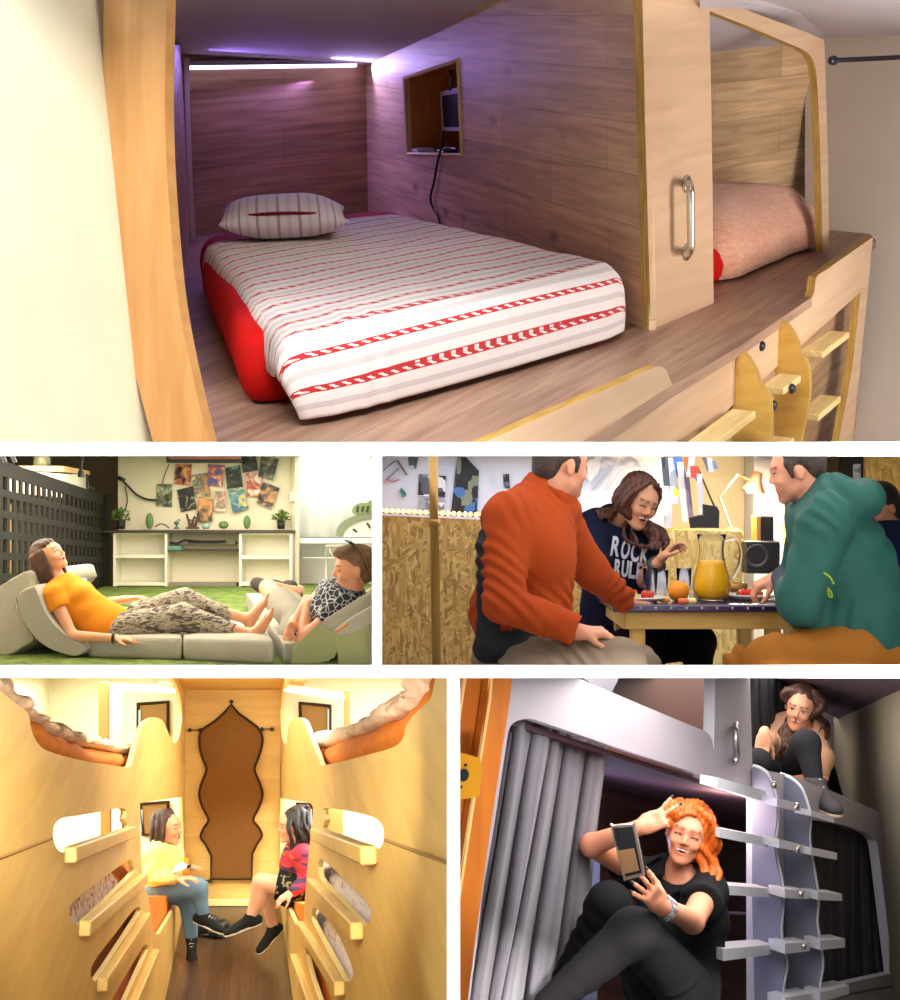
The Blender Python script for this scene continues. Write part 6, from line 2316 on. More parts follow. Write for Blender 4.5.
def lettering(txt, px, py, d, height_px, m, parent, rot=0.0, width_px=None, bold=0.0, th=0.004, yaw=0.0, name='lettering'):
 cu = bpy.data.curves.new('txt', 'FONT')
 cu.body = txt
 cu.align_x = 'CENTER'
 cu.align_y = 'CENTER'
 cu.offset = bold
 cu.extrude = 0.01
 o = bpy.data.objects.new('txt', cu)
 C.link(o)
 me = bpy.data.meshes.new_from_object(o.evaluated_get(bpy.context.evaluated_depsgraph_get()))
 bpy.data.objects.remove(o)
 xs_ = [v.co.x for v in me.vertices]
 ys_ = [v.co.y for v in me.vertices]
 w_, h_ = max(xs_) - min(xs_), max(ys_) - min(ys_)
 sy = height_px / F * d / h_
 sx = width_px / F * d / w_ if width_px else sy
 cx, cy = (max(xs_) + min(xs_)) / 2, (max(ys_) + min(ys_)) / 2
 M = Matrix.Translation(P(px, py, d)) @ Matrix.Rotation(yaw, 4, 'Z') @ Matrix.Rotation(rot, 4, 'Y') @ Matrix.Rotation(math.pi / 2, 4, 'X')
 for v in me.vertices:
  v.co = M @ V(((v.co.x - cx) * sx, (v.co.y - cy) * sy, v.co.z * th / .01))
 return link_mesh(name, me, parent, m)


def press(o, target, lift=0.003):
 """lay a lettering mesh onto the cloth it is printed on"""
 from mathutils.bvhtree import BVHTree
 me = target.data
 b = base_of(target)
 bv = BVHTree.FromPolygons([v.co + b for v in me.vertices], [tuple(p.vertices) for p in me.polygons])
 bo = base_of(o)
 for v in o.data.vertices:
  p = v.co + bo
  dr = p.normalized()
  hit = bv.ray_cast(V((0, 0, 0)), dr)
  if hit[0]:
   v.co = hit[0] - dr * lift - bo
 o.data.update()


M_print = mat('white_print', rgb(216, 220, 236), .8)


def letters(txt, x0, y0, x1, y1, hpx, d, rot, cw, parent):
 n = len(txt)
 for i, ch in enumerate(txt):
  a = (i + .5) / n
  o = lettering(ch, x0 + (x1 - x0) * a, y0 + (y1 - y0) * a, d, hpx, M_print, parent, rot, cw, .03, name='letter')
  bm = bmesh.new()
  bm.from_mesh(o.data)
  bmesh.ops.triangulate(bm, faces=bm.faces)
  bmesh.ops.subdivide_edges(bm, edges=[e for e in bm.edges if e.calc_length() > .012], cuts=2, use_grid_fill=False)
  bm.to_mesh(o.data)
  bm.free()
  press(o, parent)


letters('ROCK', 611, 545, 650, 556, 20, 6.8, .16, 8.5, shirt)
letters('RULES', 614, 567, 651, 573, 17, 6.8, .1, 6.6, shirt)
M_wav = mat('reddish_brown_hair', rgb(72, 36, 26), .5, var=.5, vs=40, stretch=(1, 1, .25), bump=.6, bs=110)


def wavy_hair(W, R, locks, m, parent, h=.005, s=1.0, capn=True, face_w=.06, extra=(), top=1.0, seed=0):
 """locks: lists of world points with a radius at each"""
 pr = []
 if capn:
  pr += [ell(W(0, -.03, .052 * top), (.086 * s, .096 * s, .088 * s), R, 0, .02), ell(W(0, -.06, -.01), (.080 * s, .062 * s, .095 * s), R, 0, .02)]
 rr = random.Random(seed)
 for pts, r0, r1, amp_, n_ in locks:
  sp = smooth_pts(pts, 7, False)
  ax = (sp[-1] - sp[0]).normalized()
  sd = ax.cross(V((0, 1, 0.2))).normalized()
  for q in range(n_):
   ph, ofs = rr.uniform(0, 6.28), V((rr.uniform(-1, 1), rr.uniform(-1, 1), rr.uniform(-.5, .5))) * r0 * .9
   fr = rr.uniform(.8, 1.3)
   P_ = [p + ofs * (1 - .2 * i / len(sp)) + (sd * math.sin(ph + i * fr * .75) + V((0, 1, 0)) * math.cos(ph + i * fr * .75)) * amp_ * (i / len(sp)) for i, p in enumerate(sp)]
   for i in range(len(P_) - 1):
    f = i / (len(P_) - 1)
    pr.append(cap(P_[i], P_[i + 1], r0 * .42 * (1 - f) + r1 * .42 * f, r0 * .42 * (1 - f) + r1 * .42 * f, 0, .004))
 pr += [ell(W(0, .085, -.012), (face_w * s, .052 * s, .105 * s), R, 0, .008, neg=True)]
 pr += list(extra)
 return sdf('hair', pr, h, [m], parent, disp=fold(R[0], 260, .0025, 2), amp=.004, relax=1)


wl = []
for (dx, dy) in ((-.03, 0), (0, .02), (.03, -.01), (.0, -.03)):
 wl.append(([W_(.065, .0 + dy, .06), W_(.092, .01 + dy, -.03), P(652 + dx * 200, 532, 6.84), P(655 + dx * 200, 548, 6.8)], .034, .018, .014, 4))
 wl.append(([W_(-.055, -.02 + dy, .06), W_(-.088, -.03 + dy, -.02), P(608 + dx * 160, 512, 6.9), P(604 + dx * 100, 518, 6.84)], .034, .018, .01, 3))
wl.append(([W_(-.08, -.02, -.02), P(628, 528, 6.86), P(634, 545, 6.82), P(650, 549, 6.8)], .028, .016, .012, 3))
wl.append(([W_(.04, .05, .11), W_(.078, .04, .05), W_(.083, .03, -.02)], .022, .02, .004, 3))
wl.append(([W_(-.02, .05, .115), W_(-.072, .035, .06), W_(-.082, .02, -.03)], .022, .02, .004, 3))
wavy_hair(W_, R_, wl, M_wav, t)
M_blk = mat('black_trousers', rgb(22, 22, 26), .9, var=.1, vs=6)
sdf('trousers', [ell(J['pel'], (.18, .16, .14), None, 0, .05), cap(P(600, 650, 7.0), P(650, 642, 6.75), .09, .075, 0, .04), cap(P(625, 650, 7.0), P(700, 642, 6.8), .09, .075, 0, .04), cap(P(650, 642, 6.75), P(655, 760, 6.8), .07, .05), cap(P(700, 642, 6.8), P(690, 760, 6.8), .07, .05)], .009, [M_blk], t)
wc = P(656.5, 565, 6.72)
dx_ = (P(659, 561, 6.7) - elL).normalized()
u_ = dx_.cross(V((0, 1, 0))).normalized()
v_ = dx_.cross(u_)
o = MB().tube([wc + (u_ * math.cos(a) + v_ * math.sin(a)) * .032 for a in np.linspace(0, 6.283, 20, endpoint=False)], .013, 8, closed=True).build('wristwatch', M_black, smooth=True)
props(o, 'black watch on the raised wrist of the laughing woman', 'watch')
# ---------- man in the green jacket
t = thing('person', 'man in hooded green jacket and brown trousers at the right of the table', 'person', P(820, 664, 5.7))
J = dict(pel=P(856, 648, 5.75), chest=P(838, 560, 5.72), neck=P(818, 498, 5.72), shL=P(826, 520, 5.5), shR=P(812, 516, 5.92), front=V((-.85, .25, .0)))
head, W_, R_ = head_prims(P(796, 473, 5.72), V((-.93, .12, -.22)), V((-.15, 0, 1)), 1.0, .15, True, stub=True, eyes='open')
elL, wrL, elR, wrR = P(800, 602, 5.52), P(781, 577, 6.1), P(795, 590, 6.1), P(785, 590, 6.3)
body = head + [cap(J['neck'], W_(0, -.03, -.05), .068, .062, 0, .02)] + torso_prims(J, 1.0, male=True) + limb(J['shL'], elL, wrL, (.058, .045, .047, .03)) + limb(J['shR'], elR, wrR, (.055, .043, .045, .03)) + \
 hand_prims(wrL + V((-.01, .02, .0)), V((-.75, .05, -.35)), V((.3, .2, -.8)), 1, 1.05, curls=[.75, .8, .85, .9], thumb=.6)
sdf('body', body, .0055, skin1, t)
M_grn = mat('green_softshell', rgb(12, 80, 74), .75, var=.06, vs=5, bump=.15, bs=160)
M_gcuf = mat('grey_cuff', rgb(70, 76, 90), .9)
M_lime = mat('lime_trim', rgb(190, 220, 40), .7)
sh = torso_prims(J, 1.0, .045, male=True) + [cap(J['shL'], elL, .098, .082, 0, .03), cap(elL, elL.lerp(wrL, .45), .082, .066, 0, .03, flat=True), cap(elL.lerp(wrL, .4), elL.lerp(wrL, .97), .05, .042, 1, .01, flat=True), cap(J['shR'], elR, .09, .07, 0, .03),
 ell(P(862, 610, 5.73), (.17, .17, .2), None, 0, .06), ell(P(848, 570, 5.72), (.18, .16, .2), None, 0, .06), cap(P(885, 640, 5.7), P(810, 622, 5.62), .07, .07, 0, .06),
 cap(P(822, 494, 5.56), P(816, 496, 5.9), .05, .05, 0, .03), cap(P(832, 487, 5.62), P(858, 502, 5.6), .05, .06, 0, .03), cap(P(836, 486, 5.85), P(862, 500, 5.8), .055, .06, 0, .03), ell(P(864, 498, 5.7), (.07, .16, .075), None, 0, .03), cap(P(815, 497, 5.5), P(848, 512, 5.52), .022, .018, 0, .01)]
jk = sdf('hooded_jacket', sh, .007, [M_grn, M_gcuf], t, disp=fold((.5, .2, 1), 50, .006, 6, 1.4), amp=.01, cuts=[(J['neck'] + V((-.04, 0, .05)), V((-.8, 0, .6)))])
for pts in ([(824, 573), (830, 577), (834, 584)], [(828, 588), (831, 592), (832, 597), (829, 596), (828, 590)]):
 o = MB().tube([P(x, y, 5.35) for x, y in crv(pts, 6)], .006, 6, flat=.5).build('zip_trim', M_lime, jk, smooth=True)
 press(o, jk)
M_brn = mat('ochre_trousers', rgb(150, 96, 36), .9, var=.08, vs=5, bump=.2, bs=120)
tr = [ell(J['pel'] + V((.0, 0, -.03)), (.2, .2, .14), None, 0, .05), cap(P(850, 655, 5.6), P(770, 662, 5.5), .12, .1, 0, .05), cap(P(850, 660, 5.9), P(745, 668, 5.95), .11, .09, 0, .05), cap(P(770, 662, 5.5), P(765, 800, 5.5), .09, .06), cap(P(745, 668, 5.95), P(735, 790, 5.9), .085, .06)]
sdf('trousers', tr, .008, [M_brn], t, disp=fold((1, .1, .5), 50, .010, 3, 1.2), amp=.014)
hr = [ell(W_(0, -.03, .055), (.083, .098, .082), R_, 0, .02), ell(W_(0, -.07, .01), (.072, .045, .07), R_, 0, .02), cap(W_(.07, .03, .04), W_(.074, .022, -.01), .014, .008), cap(W_(-.07, .03, .04), W_(-.074, .022, -.01), .014, .008), ell(W_(0, .11, .0), (.075, .06, .078), R_, 0, .01, neg=True)]
sdf('hair', hr, .005, [M_dkh], t)
# ---------- person glimpsed behind on the right
t = thing('person', 'dark haired person in dark blue top glimpsed behind the green hood', 'person', P(885, 664, 7.4))
J = dict(pel=P(895, 650, 7.4), chest=P(893, 575, 7.4), neck=P(888, 528, 7.4), shL=P(872, 542, 7.3), shR=P(912, 545, 7.5), front=V((-.8, -.5, -.1)))
head, W_, R_ = head_prims(P(880, 510, 7.38), V((-.75, -.5, -.35)), V((-.2, 0, 1)), .98, .1)
sdf('body', head + [cap(J['neck'], W_(0, -.02, -.05), .055, .05, 0, .02)] + torso_prims(J, .95), .006, skinset(rgb(200, 140, 110), rgb(30, 22, 20)), t)
sdf('jumper', torso_prims(J, .97, .04) + [cap(J['shL'], P(868, 600, 7.2), .08, .07, 0, .03)], .009, [mat('dark_blue_knit', rgb(24, 34, 66), .9)], t, cuts=[(J['neck'] + V((0, 0, .04)), V((0, 0, 1)))])
sdf('hair', [ell(W_(0, -.03, .05), (.086, .098, .088), R_, 0, .02), ell(W_(0, -.06, -.01), (.078, .06, .09), R_, 0, .02), ell(W_(0, .1, -.01), (.062, .055, .085), R_, 0, .01, neg=True)], .006, [mat('black_hair', rgb(24, 20, 22), .5)], t)

# ================================================================== lower left picture: plywood bunk corridor
CELL = 'D'
M_pl = wood('birch_plywood', rgb(226, 190, 112), rgb(208, 168, 92), 0.42, 0.7, 5, tone=0.1)
M_ple = mat('plywood_cut_edge', rgb(240, 216, 150), 0.6)
M_in = mat('inside_white_wood', rgb(226, 226, 196), 0.7, var=.03, vs=3)
M_fab = mat('brown_fabric', rgb(116, 78, 36), 0.9, var=.06, vs=40, bump=.3, bs=300)
M_orc = mat('orange_cushion', rgb(226, 132, 52), .8, var=.1, vs=7, bump=.4, bs=14)
M_quilt = mat('pink_white_quilt', rgb(226, 188, 160), .85, col2=rgb(246, 226, 206), vs=22, bump=.7, bs=26)
M_flo = wood('dark_floor_planks', rgb(92, 66, 46), rgb(58, 40, 28), .28, 1.2, 20, (1.1, .16, .003), tone=.3, gap=(.35, .3, .3))
DD = 14.0
fA, fB, fC, fD = P(185, 905, DD), P(165, 1000, 11.5), P(280, 905, DD), P(293, 1000, 11.5)
LP, RP, FL = Plane(fA, fB, fA + U3), Plane(fC, fD, fC + U3), Plane(fA, fB, fC)
LP.align(fA, fB)
RP.align(fC, fD)
FL.align(fA, fB)


def wallp(name, pl, outer, holes, th=.03, m=None, em=None, h=0.0, parent=None):
 o = MB().plate(pl, outer, holes, th, h, 0, 1).build(name, [m or M_pl, em or M_ple], parent)
 if parent is None:
  props(o, kind='structure')
 return o


sheet('floor', FL, [(160, 900), (300, 900), (330, 1120), (120, 1120)], M_flo, .03, h=0)
DBk = Plane(P(180, 700, DD), P(290, 700, DD), P(180, 900, DD))
sheet('wall_back', DBk, [(176, 640), (290, 640), (290, 912), (176, 912)], M_pl, .04)
sheet('ceiling', Plane(P(187, 690, DD), P(281, 690, DD), P(300, 672, 12.6)), [(160, 691), (300, 691), (320, 655), (150, 655)], M_pl, .03)
mb = MB().box(P(232, 902.5, DD - .03), (.5, 0, 0), (0, .02, 0), (0, 0, .03), bev=.004)
props(mb.build('baseboard_back', M_ple), kind='structure')
mb = MB().box(P(232, 880.5, DD - .025), (.46, 0, 0), (0, .012, 0), (0, 0, .006))
props(mb.build('trim_2', mat('trim_ply', rgb(214, 178, 104), .5)), kind='structure')
# brown fabric screen with wavy sides, held by black studs and cords
rt = [(239, 713.7), (250.5, 721.7), (259.7, 730), (262.6, 741), (259, 756), (254.6, 769), (259, 781), (262.6, 794), (259, 807), (253.2, 819.4), (258.5, 827), (262, 835.5), (257, 844), (252.3, 854)]
lf = [(211.4, 856), (206, 845), (200.6, 836.7), (204.5, 827), (208.6, 819.4), (202.5, 807), (199.2, 794), (202.5, 781), (206.8, 769), (202, 756), (199.4, 741), (202.2, 730), (213.7, 722), (223.3, 713.7)]
ol = [(231.4, 704.5)] + crv(rt, 3) + [(251.8, 879), (211, 879)] + crv(lf, 3)
t = thing('fabric_screen', 'tall brown fabric screen with wavy sides and pointed top on the end wall', 'screen', P(231, 879, DD - .03))
MB().plate(DBk, ol, (), .02, .045).build('fabric', M_fab, t)
M_bind = mat('dark_binding', rgb(56, 36, 20), .8)
MB().tube([DBk.at(x, y, .048) for x, y in ol], .012, 5, closed=True).build('binding', M_bind, t)
for (x, y) in ((231.4, 701.5), (190, 730), (200.5, 730), (262, 729), (272, 729), (195, 880), (210.5, 880.5), (253, 880)):
 MB().lathe(DBk.at(x, y, .03), [(0, 0), (.018, .002), (.02, .012), (.012, .024), (0, .026)], DBk.n, 14).build('stud', M_black, t, smooth=True)
for (a, b) in (((190, 730), (200.5, 730)), ((262, 729), (272, 729)), ((195, 880), (210.5, 880.5))):
 MB().tube([DBk.at(*a, .045), DBk.at(*b, .045)], .005, 5).build('cord', M_bind, t)

# left wall with slots, seat opening and wavy top edge
Ltop = crv([(-20, 672), (0, 690), (14, 702), (28, 713), (31, 728), (37, 742), (48, 751), (80, 760), (108, 764.5), (128, 767), (132, 762), (135, 750), (139, 736), (144, 724), (150, 719), (156, 717.5), (163, 721), (168, 732), (172, 741), (176, 742.5), (180, 733), (182, 714), (179.5, 694), (172, 676)], 4)
slotsL = [crv([(53, 832), (55, 824), (62, 818), (75, 816), (108, 810.5), (121, 808), (126, 811), (124.5, 819), (127.5, 825), (124, 831), (112, 836), (80, 848), (66, 853), (58, 850), (54, 842)], 3, True),
  crv([(130, 860), (133.5, 865), (133, 873), (118, 889), (98, 909), (82, 924), (77, 926), (71, 920), (69, 911), (73, 902), (84, 893), (100, 881), (118, 867)], 3, True),
  crv([(138, 906.5), (140.5, 911), (133, 924), (116, 951), (98, 978), (94, 981), (91, 975), (92, 966), (100, 953), (118, 930), (130, 914)], 3, True),
  crv([(145, 944.5), (148.5, 949), (141, 966), (126, 1000), (117, 1022), (108, 1020), (110, 1005), (120, 985), (136, 958)], 3, True)]
doorL = crv([(140, 803), (182, 796.5), (184, 850), (183, 893), (172, 912), (161, 931), (157, 934), (153, 928), (149, 900), (142, 870)], 4, True, sharp=(0, 1, 2, 3))
wallp('wall_left', LP, Ltop + [(182.5, 676), (184.5, 690), (185, 800), (185, 907), (165, 1000), (140, 1120), (-40, 1120), (-40, 680)], slotsL + [doorL])
Rtop = crv([(450, 660), (438, 668), (433, 690), (430, 699), (421, 708), (411, 718), (406, 727), (403, 738), (394.4, 746.7), (374.4, 753), (348, 760), (328, 764.5), (321, 765), (317, 755), (309, 734.4), (304.4, 722), (298, 718), (292, 720), (288, 729), (286.7, 742), (283.3, 741.5), (281, 728), (281, 703), (286.7, 678)], 4)
slotsR = [crv([(325.5, 808), (343, 810), (362, 814), (374.4, 817.8), (382, 825), (384, 834), (382, 845), (376, 850), (366, 847), (340, 836), (323, 829), (325, 820), (322.5, 812)], 3, True),
  crv([(319, 861), (322.5, 860), (339, 874), (361, 895.5), (370, 908), (370.5, 919), (364.4, 926.7), (358, 921), (338, 898), (322, 881), (318.4, 871)], 3, True),
  crv([(312, 909.5), (316, 908.5), (328, 920), (340, 938), (351, 964), (352.5, 977), (346, 982), (338, 970), (322, 940), (312, 920)], 3, True),
  crv([(306.5, 944.5), (309.5, 946), (320, 968), (332, 998), (342, 1024), (332, 1030), (316, 992), (307, 960)], 3, True)]
doorR = crv([(277, 797), (311, 803.5), (313, 812), (309, 850), (304.4, 904), (303, 930), (300, 933), (286.7, 904), (279, 893), (277, 850)], 4, True, sharp=(0, 1, 3, 4, 8, 9))
wallp('wall_right', RP, Rtop + [(279.5, 678), (280.5, 800), (280, 907), (293, 1000), (320, 1120), (520, 1120), (520, 650)], slotsR + [doorR])
# seams on both walls
for pl, a, b in ((LP, (-5, 860), (52, 838)), (RP, (385, 840), (450, 864))):
 props(MB().tube([pl.at(*a, .001), pl.at(*b, .001)], .006, 4).build('trim_3', mat('seam', rgb(160, 120, 60), .7)), kind='structure')


def ledge(pl, a, b, dep, th, label):
 """bar lying along the wall under a slot"""
 A, B = pl.at(*a), pl.at(*b)
 e = (B - A) / 2
 up_ = pl.n.cross(e.normalized())
 if up_.z < 0:
  up_ = -up_
 o = MB().box((A + B) / 2 + pl.n * dep / 2, e, pl.n * dep / 2, up_ * th / 2, bev=.006, lead=1).build('wall_ledge', M_pl)
 return props(o, label, 'ledge', 'plywood ledges under the wall slots')


nm = ['top', 'second', 'third', 'lowest']
for i, (a, b, dep) in enumerate((((64, 855), (127, 832), .1), ((79, 929), (140, 879), .1), ((97, 985), (143, 918), .1), ((118, 1030), (152, 954), .1))):
 ledge(LP, a, b, dep * .5, .065, nm[i] + ' plywood ledge below the slots of the left wall')
for i, (a, b, dep) in enumerate((((321, 834), (377, 855), .12), ((315, 884), (363, 931), .1), ((304, 926), (345, 988), .1), ((297, 958), (325, 1030), .1))):
 ledge(RP, a, b, dep * .5, .065, nm[i] + ' plywood ledge below the slots of the right wall')
# spaces behind the walls
M_brw = mat('inside_brown_post', rgb(170, 128, 66), .6)
M_brp = mat('brown_panel', rgb(134, 104, 60), .8)
sL, sR = LP.n * -1, RP.n * -1
for (pl, sgn, nme) in ((LP, 1, 'wall_left'), (RP, -1, 'wall_right')):
 h = -1.25
 xs_ = [-60, 176] if sgn == 1 else [286, 560]
 sheet(nme, pl, [(xs_[0] - 60, 640), (xs_[1], 640), (xs_[1], 1130), (xs_[0] - 60, 1130)], M_in, .04, h=h)
eL = Plane(P(100, 700, DD - .05), P(180, 700, DD - .05), P(100, 900, DD - .05))
sheet('wall_back', eL, [(-60, 600), (183, 600), (183, 1000), (-60, 1000)], M_in, .04)
eR = Plane(P(290, 700, DD - .05), P(400, 700, DD - .05), P(290, 900, DD - .05))
sheet('wall_back', eR, [(282, 600), (500, 600), (500, 1000), (282, 1000)], M_in, .04)
for (pl, q, lab) in ((eL, [(138, 704), (168, 702), (168, 738), (138, 738)], 'brown square panel in a blue framed recess of the upper left bunk'), (eL, [(140, 804), (168, 802), (168, 835), (143, 835)], 'brown square panel with pale blue edge behind the woman in yellow'),
     (eR, [(300, 703), (330, 706), (330, 736), (301, 736)], 'brown square panel with blue edge in the upper right bunk'), (eR, [(298, 803), (313, 804), (313, 840), (300, 840)], 'narrow brown panel behind the woman with black hair')):
 t = thing('recess_panel', lab, 'panel', pl.at(q[3][0], q[3][1], .05))
 MB().plate(pl, q, (), .03, .04).build('brown_board', M_brp, t)
 a = 0 if pl is eL else 1
 x0 = q[0][0] if pl is eL else q[1][0] - 2.5
 MB().plate(pl, [(x0, q[0][1] + 6), (x0 + 2.5, q[0][1] + 6), (x0 + 2.5, q[2][1] - 3), (x0, q[2][1] - 3)], (), .02, .062).build('blue_edge', mat('pale_blue', rgb(150, 180, 200), .5), t)
 MB().tube([pl.at(x, y, .05) for x, y in q], .02, 4, closed=True).build('dark_frame', M_bind, t)
# inner posts
for (x0, x1, y0, y1, m, d, lab) in ((99, 109, 682, 752, M_brw, 12.3, 'brown upright post inside the upper left bunk'), (109, 124, 684, 752, M_in, 12.6, 'white upright board inside the upper left bunk'),
         (101, 111, 806, 850, M_brw, 12.1, 'brown upright post seen through the top left slot'), (344, 350, 690, 752, M_brw, 12.6, 'slim wooden post inside the upper right bunk'),
         (328, 343, 806, 850, M_brw, 12.3, 'wooden board seen through the top right slot')):
 o = MB().box(P((x0 + x1) / 2, (y0 + y1) / 2, d), ((x1 - x0) / 2 / F * d, 0, 0), (0, .03, 0), (0, 0, (y1 - y0) / 2 / F * d), bev=.004).build('inner_post', m)
 props(o, lab, 'post')
M_led2 = mat('cool_led', (1, 1, 1), emit=(.9, .97, 1), es=7)
for (a, b, d, lab) in (((118, 689), (178, 691), 13.6, 'glowing white light strip in the upper left bunk'), ((284, 689), (346, 699), 13.2, 'glowing white light strip in the upper right bunk')):
 t = thing('led_strip', lab, 'light strip', P(a[0], a[1], d))
 MB().tube([P(a[0], a[1], d), P(b[0], b[1], d)], .018, 6).build('glowing_tube', M_led2, t)
 MB().tube([P(a[0], a[1] - 3, d + .03), P(b[0], b[1] - 3, d + .03)], .022, 4).build('holder', M_in, t)


def bedding(pl, pts_lo, pts_hi, h0, h1, m, name, parent, seed=0, wob=.02):
 """soft slab behind the wall edge; traced on the wall plane and running back into the bunk"""
 n = 60
 lo, hi = smooth_pts(pts_lo, 8, False), smooth_pts(pts_hi, 8, False)
 pick = lambda L_, t: L_[min(len(L_) - 1, int(t * (len(L_) - 1)))].lerp(L_[min(len(L_) - 1, int(t * (len(L_) - 1)) + 1)], t * (len(L_) - 1) % 1)
 rows = []
 for i in range(n + 1):
  t = i / n
  a, b = pick(lo, t), pick(hi, t)
  A, B = pl.at(a.x, a.y, h0), pl.at(b.x, b.y, h0)
  dv_ = pl.n * (h1 - h0)
  row = []
  for (u, v) in ((1, 0), (.5, 0), (.04, 0), (0, .06), (-.03, .2), (-.05, .4), (-.05, .6), (-.03, .8), (0, .94), (.06, 1), (.25, 1.0), (.5, 1), (1, 1)):
   q = A.lerp(B, v) + dv_ * u
   q += pl.n * wob * noise.noise(q * 9 + V((seed, 0, 0))) + U3 * wob * (v > .5) * noise.noise(q * 6 + V((seed, 7, 0)))
   row.append(q)
  rows.append(row)
 return MB().grid(rows, closed_u=True).build(name, m, parent, smooth=True, fix=True)


t = thing('bunk_bedding', 'orange mattress with pinkish quilt in the upper left bunk', 'bedding', LP.at(80, 762, -.1))
bedding(LP, [(-10, 716), (38, 752), (80, 768), (132, 772)], [(-30, 680), (28, 720), (60, 738), (100, 749), (140, 756)], -.1, -.9, M_orc, 'mattress', t)
bedding(LP, [(-30, 692), (28, 716), (60, 738), (100, 750), (140, 758)], [(-30, 655), (20, 694), (40, 716), (60, 729), (100, 739), (140, 750)], -.1, -.85, M_quilt, 'quilt', t, 3, .05)
t = thing('bunk_bedding', 'orange mattress with puffy cream quilt in the upper right bunk', 'bedding', RP.at(360, 760, -.1))
bedding(RP, [(312, 772), (350, 768), (400, 752), (425, 735), (450, 700)], [(312, 752), (350, 738), (390, 722), (425, 700), (450, 660)], -.1, -.9, M_orc, 'mattress', t, 5)
bedding(RP, [(312, 754), (350, 740), (390, 722), (425, 706), (437, 693), (447, 660)], [(312, 737), (350, 727), (385, 708), (405, 690), (418, 666), (424, 640)], -.1, -.85, M_quilt, 'quilt', t, 8, .05)
# bedding seen through the slots
M_pat = mat('patterned_sheet', rgb(236, 222, 216), .85, col2=rgb(200, 120, 110), vs=26, ramp=(.52, .6))
M_brs = mat('brown_cushion', rgb(150, 84, 34), .8)
M_sal = mat('salmon_cushion', rgb(226, 130, 88), .8)
M_ws = mat('white_sheet', rgb(240, 232, 236), .85, col2=rgb(214, 150, 130), vs=5, stretch=(1, 1, 9), ramp=(.55, .66))
for (pl, lo, hi, m, lab, nm_) in ((LP, [(56, 940), (100, 928), (114, 900)], [(60, 900), (90, 874), (108, 868)], M_pat, 'crumpled patterned white sheet in the second left slot', 'crumpled_sheet'),
        (LP, [(104, 910), (120, 905), (140, 890)], [(98, 884), (118, 868), (134, 856)], M_orc, 'orange cushion in the second left slot', 'cushion'),
        (LP, [(72, 1006), (110, 990), (147, 925)], [(78, 966), (112, 920), (145, 894)], M_brs, 'brown cushion behind the third left slot', 'cushion'),
        (LP, [(100, 1040), (125, 1030), (150, 960)], [(108, 1000), (130, 960), (150, 940)], M_sal, 'salmon cushion behind the lowest left slot', 'cushion'),
        (RP, [(316, 890), (345, 915), (388, 950)], [(316, 862), (340, 872), (388, 908)], M_ws, 'striped white sheet in the second right slot', 'sheet'),
        (RP, [(308, 930), (335, 970), (364, 1008)], [(308, 898), (335, 918), (368, 978)], M_ws, 'folded white sheet behind the third right slot', 'sheet'),
        (RP, [(302, 975), (325, 1030), (345, 1040)], [(305, 940), (322, 960), (348, 1015)], M_orc, 'orange cushion behind the lowest right slot', 'cushion')):
 o = bedding(pl, lo, hi, -.1, -.7, m, nm_, None, 2)
 props(o, lab, 'bedding')
# seats
for (pl, q, lab) in ((LP, [(146, 897), (184, 894), (184, 896), (158, 938), (150, 930)], 'orange bench cushion under the woman in yellow'), (RP, [(277, 897), (306, 905), (304, 935), (298, 938), (284, 908)], 'orange bench cushion under the woman in the red top')):
 o = MB().plate(pl, q, (), .75, -.045, 0).build('bench_cushion', M_orc)
 props(o, lab, 'cushion')
o = soft_block('back_cushion', [P(179, 876, 13.6), P(189, 876, 13.6), P(189, 876, 13.9), P(179, 876, 13.9)], U3, .16, M_orc, bulge=.01, r=.02, edge=.02)
props(o, 'small orange cushion end at the far side of the left seat', 'cushion')

# ---------- the woman in the yellow jumper
SD = 1.2
dl = 12.55
pd = lambda x, y, d=0.0: P(x, y, dl + d)
M_jean = mat('light_blue_denim', rgb(104, 134, 158), .85, var=.15, vs=7, bump=.15, bs=200)
M_yel = mat('pale_yellow_knit', rgb(212, 212, 128), .9, var=.08, vs=12, bump=.5, bs=70)
M_shk = mat('black_canvas', rgb(34, 36, 36), .8)
M_sol = mat('white_rubber', rgb(226, 222, 206), .6)
t = thing('person', 'laughing woman in pale yellow jumper and jeans seated at the left of the corridor', 'person', P(160, 935, dl))
J = dict(pel=pd(158, 886), chest=pd(159, 862), neck=pd(163, 846), shL=pd(163, 854, .2), shR=pd(156, 855, -.18), front=V((.95, -.2, 0)))
head, W_, R_ = head_prims(pd(168, 829), V((.93, -.33, .05)), V((-.04, 0, 1)), SD * 1.02, 1.0)
kA, aA, kB, aB = pd(197, 888, -.1), pd(203, 913, -.1), pd(188, 896, .05), pd(191.5, 938, .0)
elR, wrR, elL, wrL = pd(153, 876, -.26), pd(177, 879, -.28), pd(166, 868, .3), pd(180, 867, .2)
body = head + [cap(J['neck'], W_(0, -.02, -.05), .052 * SD, .05 * SD, 0, .02)] + torso_prims(J, SD * .95) + limb(J['shR'], elR, wrR, [x * SD for x in (.05, .038, .04, .026)]) + limb(J['shL'], elL, wrL, [x * SD for x in (.048, .037, .038, .025)]) + \
 limb(pd(160, 888, -.12), kA, aA, [x * SD for x in (.08, .06, .056, .034)]) + limb(pd(162, 890, .1), kB, aB, [x * SD for x in (.08, .06, .056, .034)]) + \
 hand_prims(wrR, V((1, -.1, .1)), V((0, 0, -1)), -1, 1.15, curl=.3) + hand_prims(wrL, V((1, -.1, 0.05)), V((0, 0, -1)), 1, 1.15, curl=.25)
sdf('body', body, .008, skinset(rgb(220, 160, 124), rgb(64, 40, 30)), t)
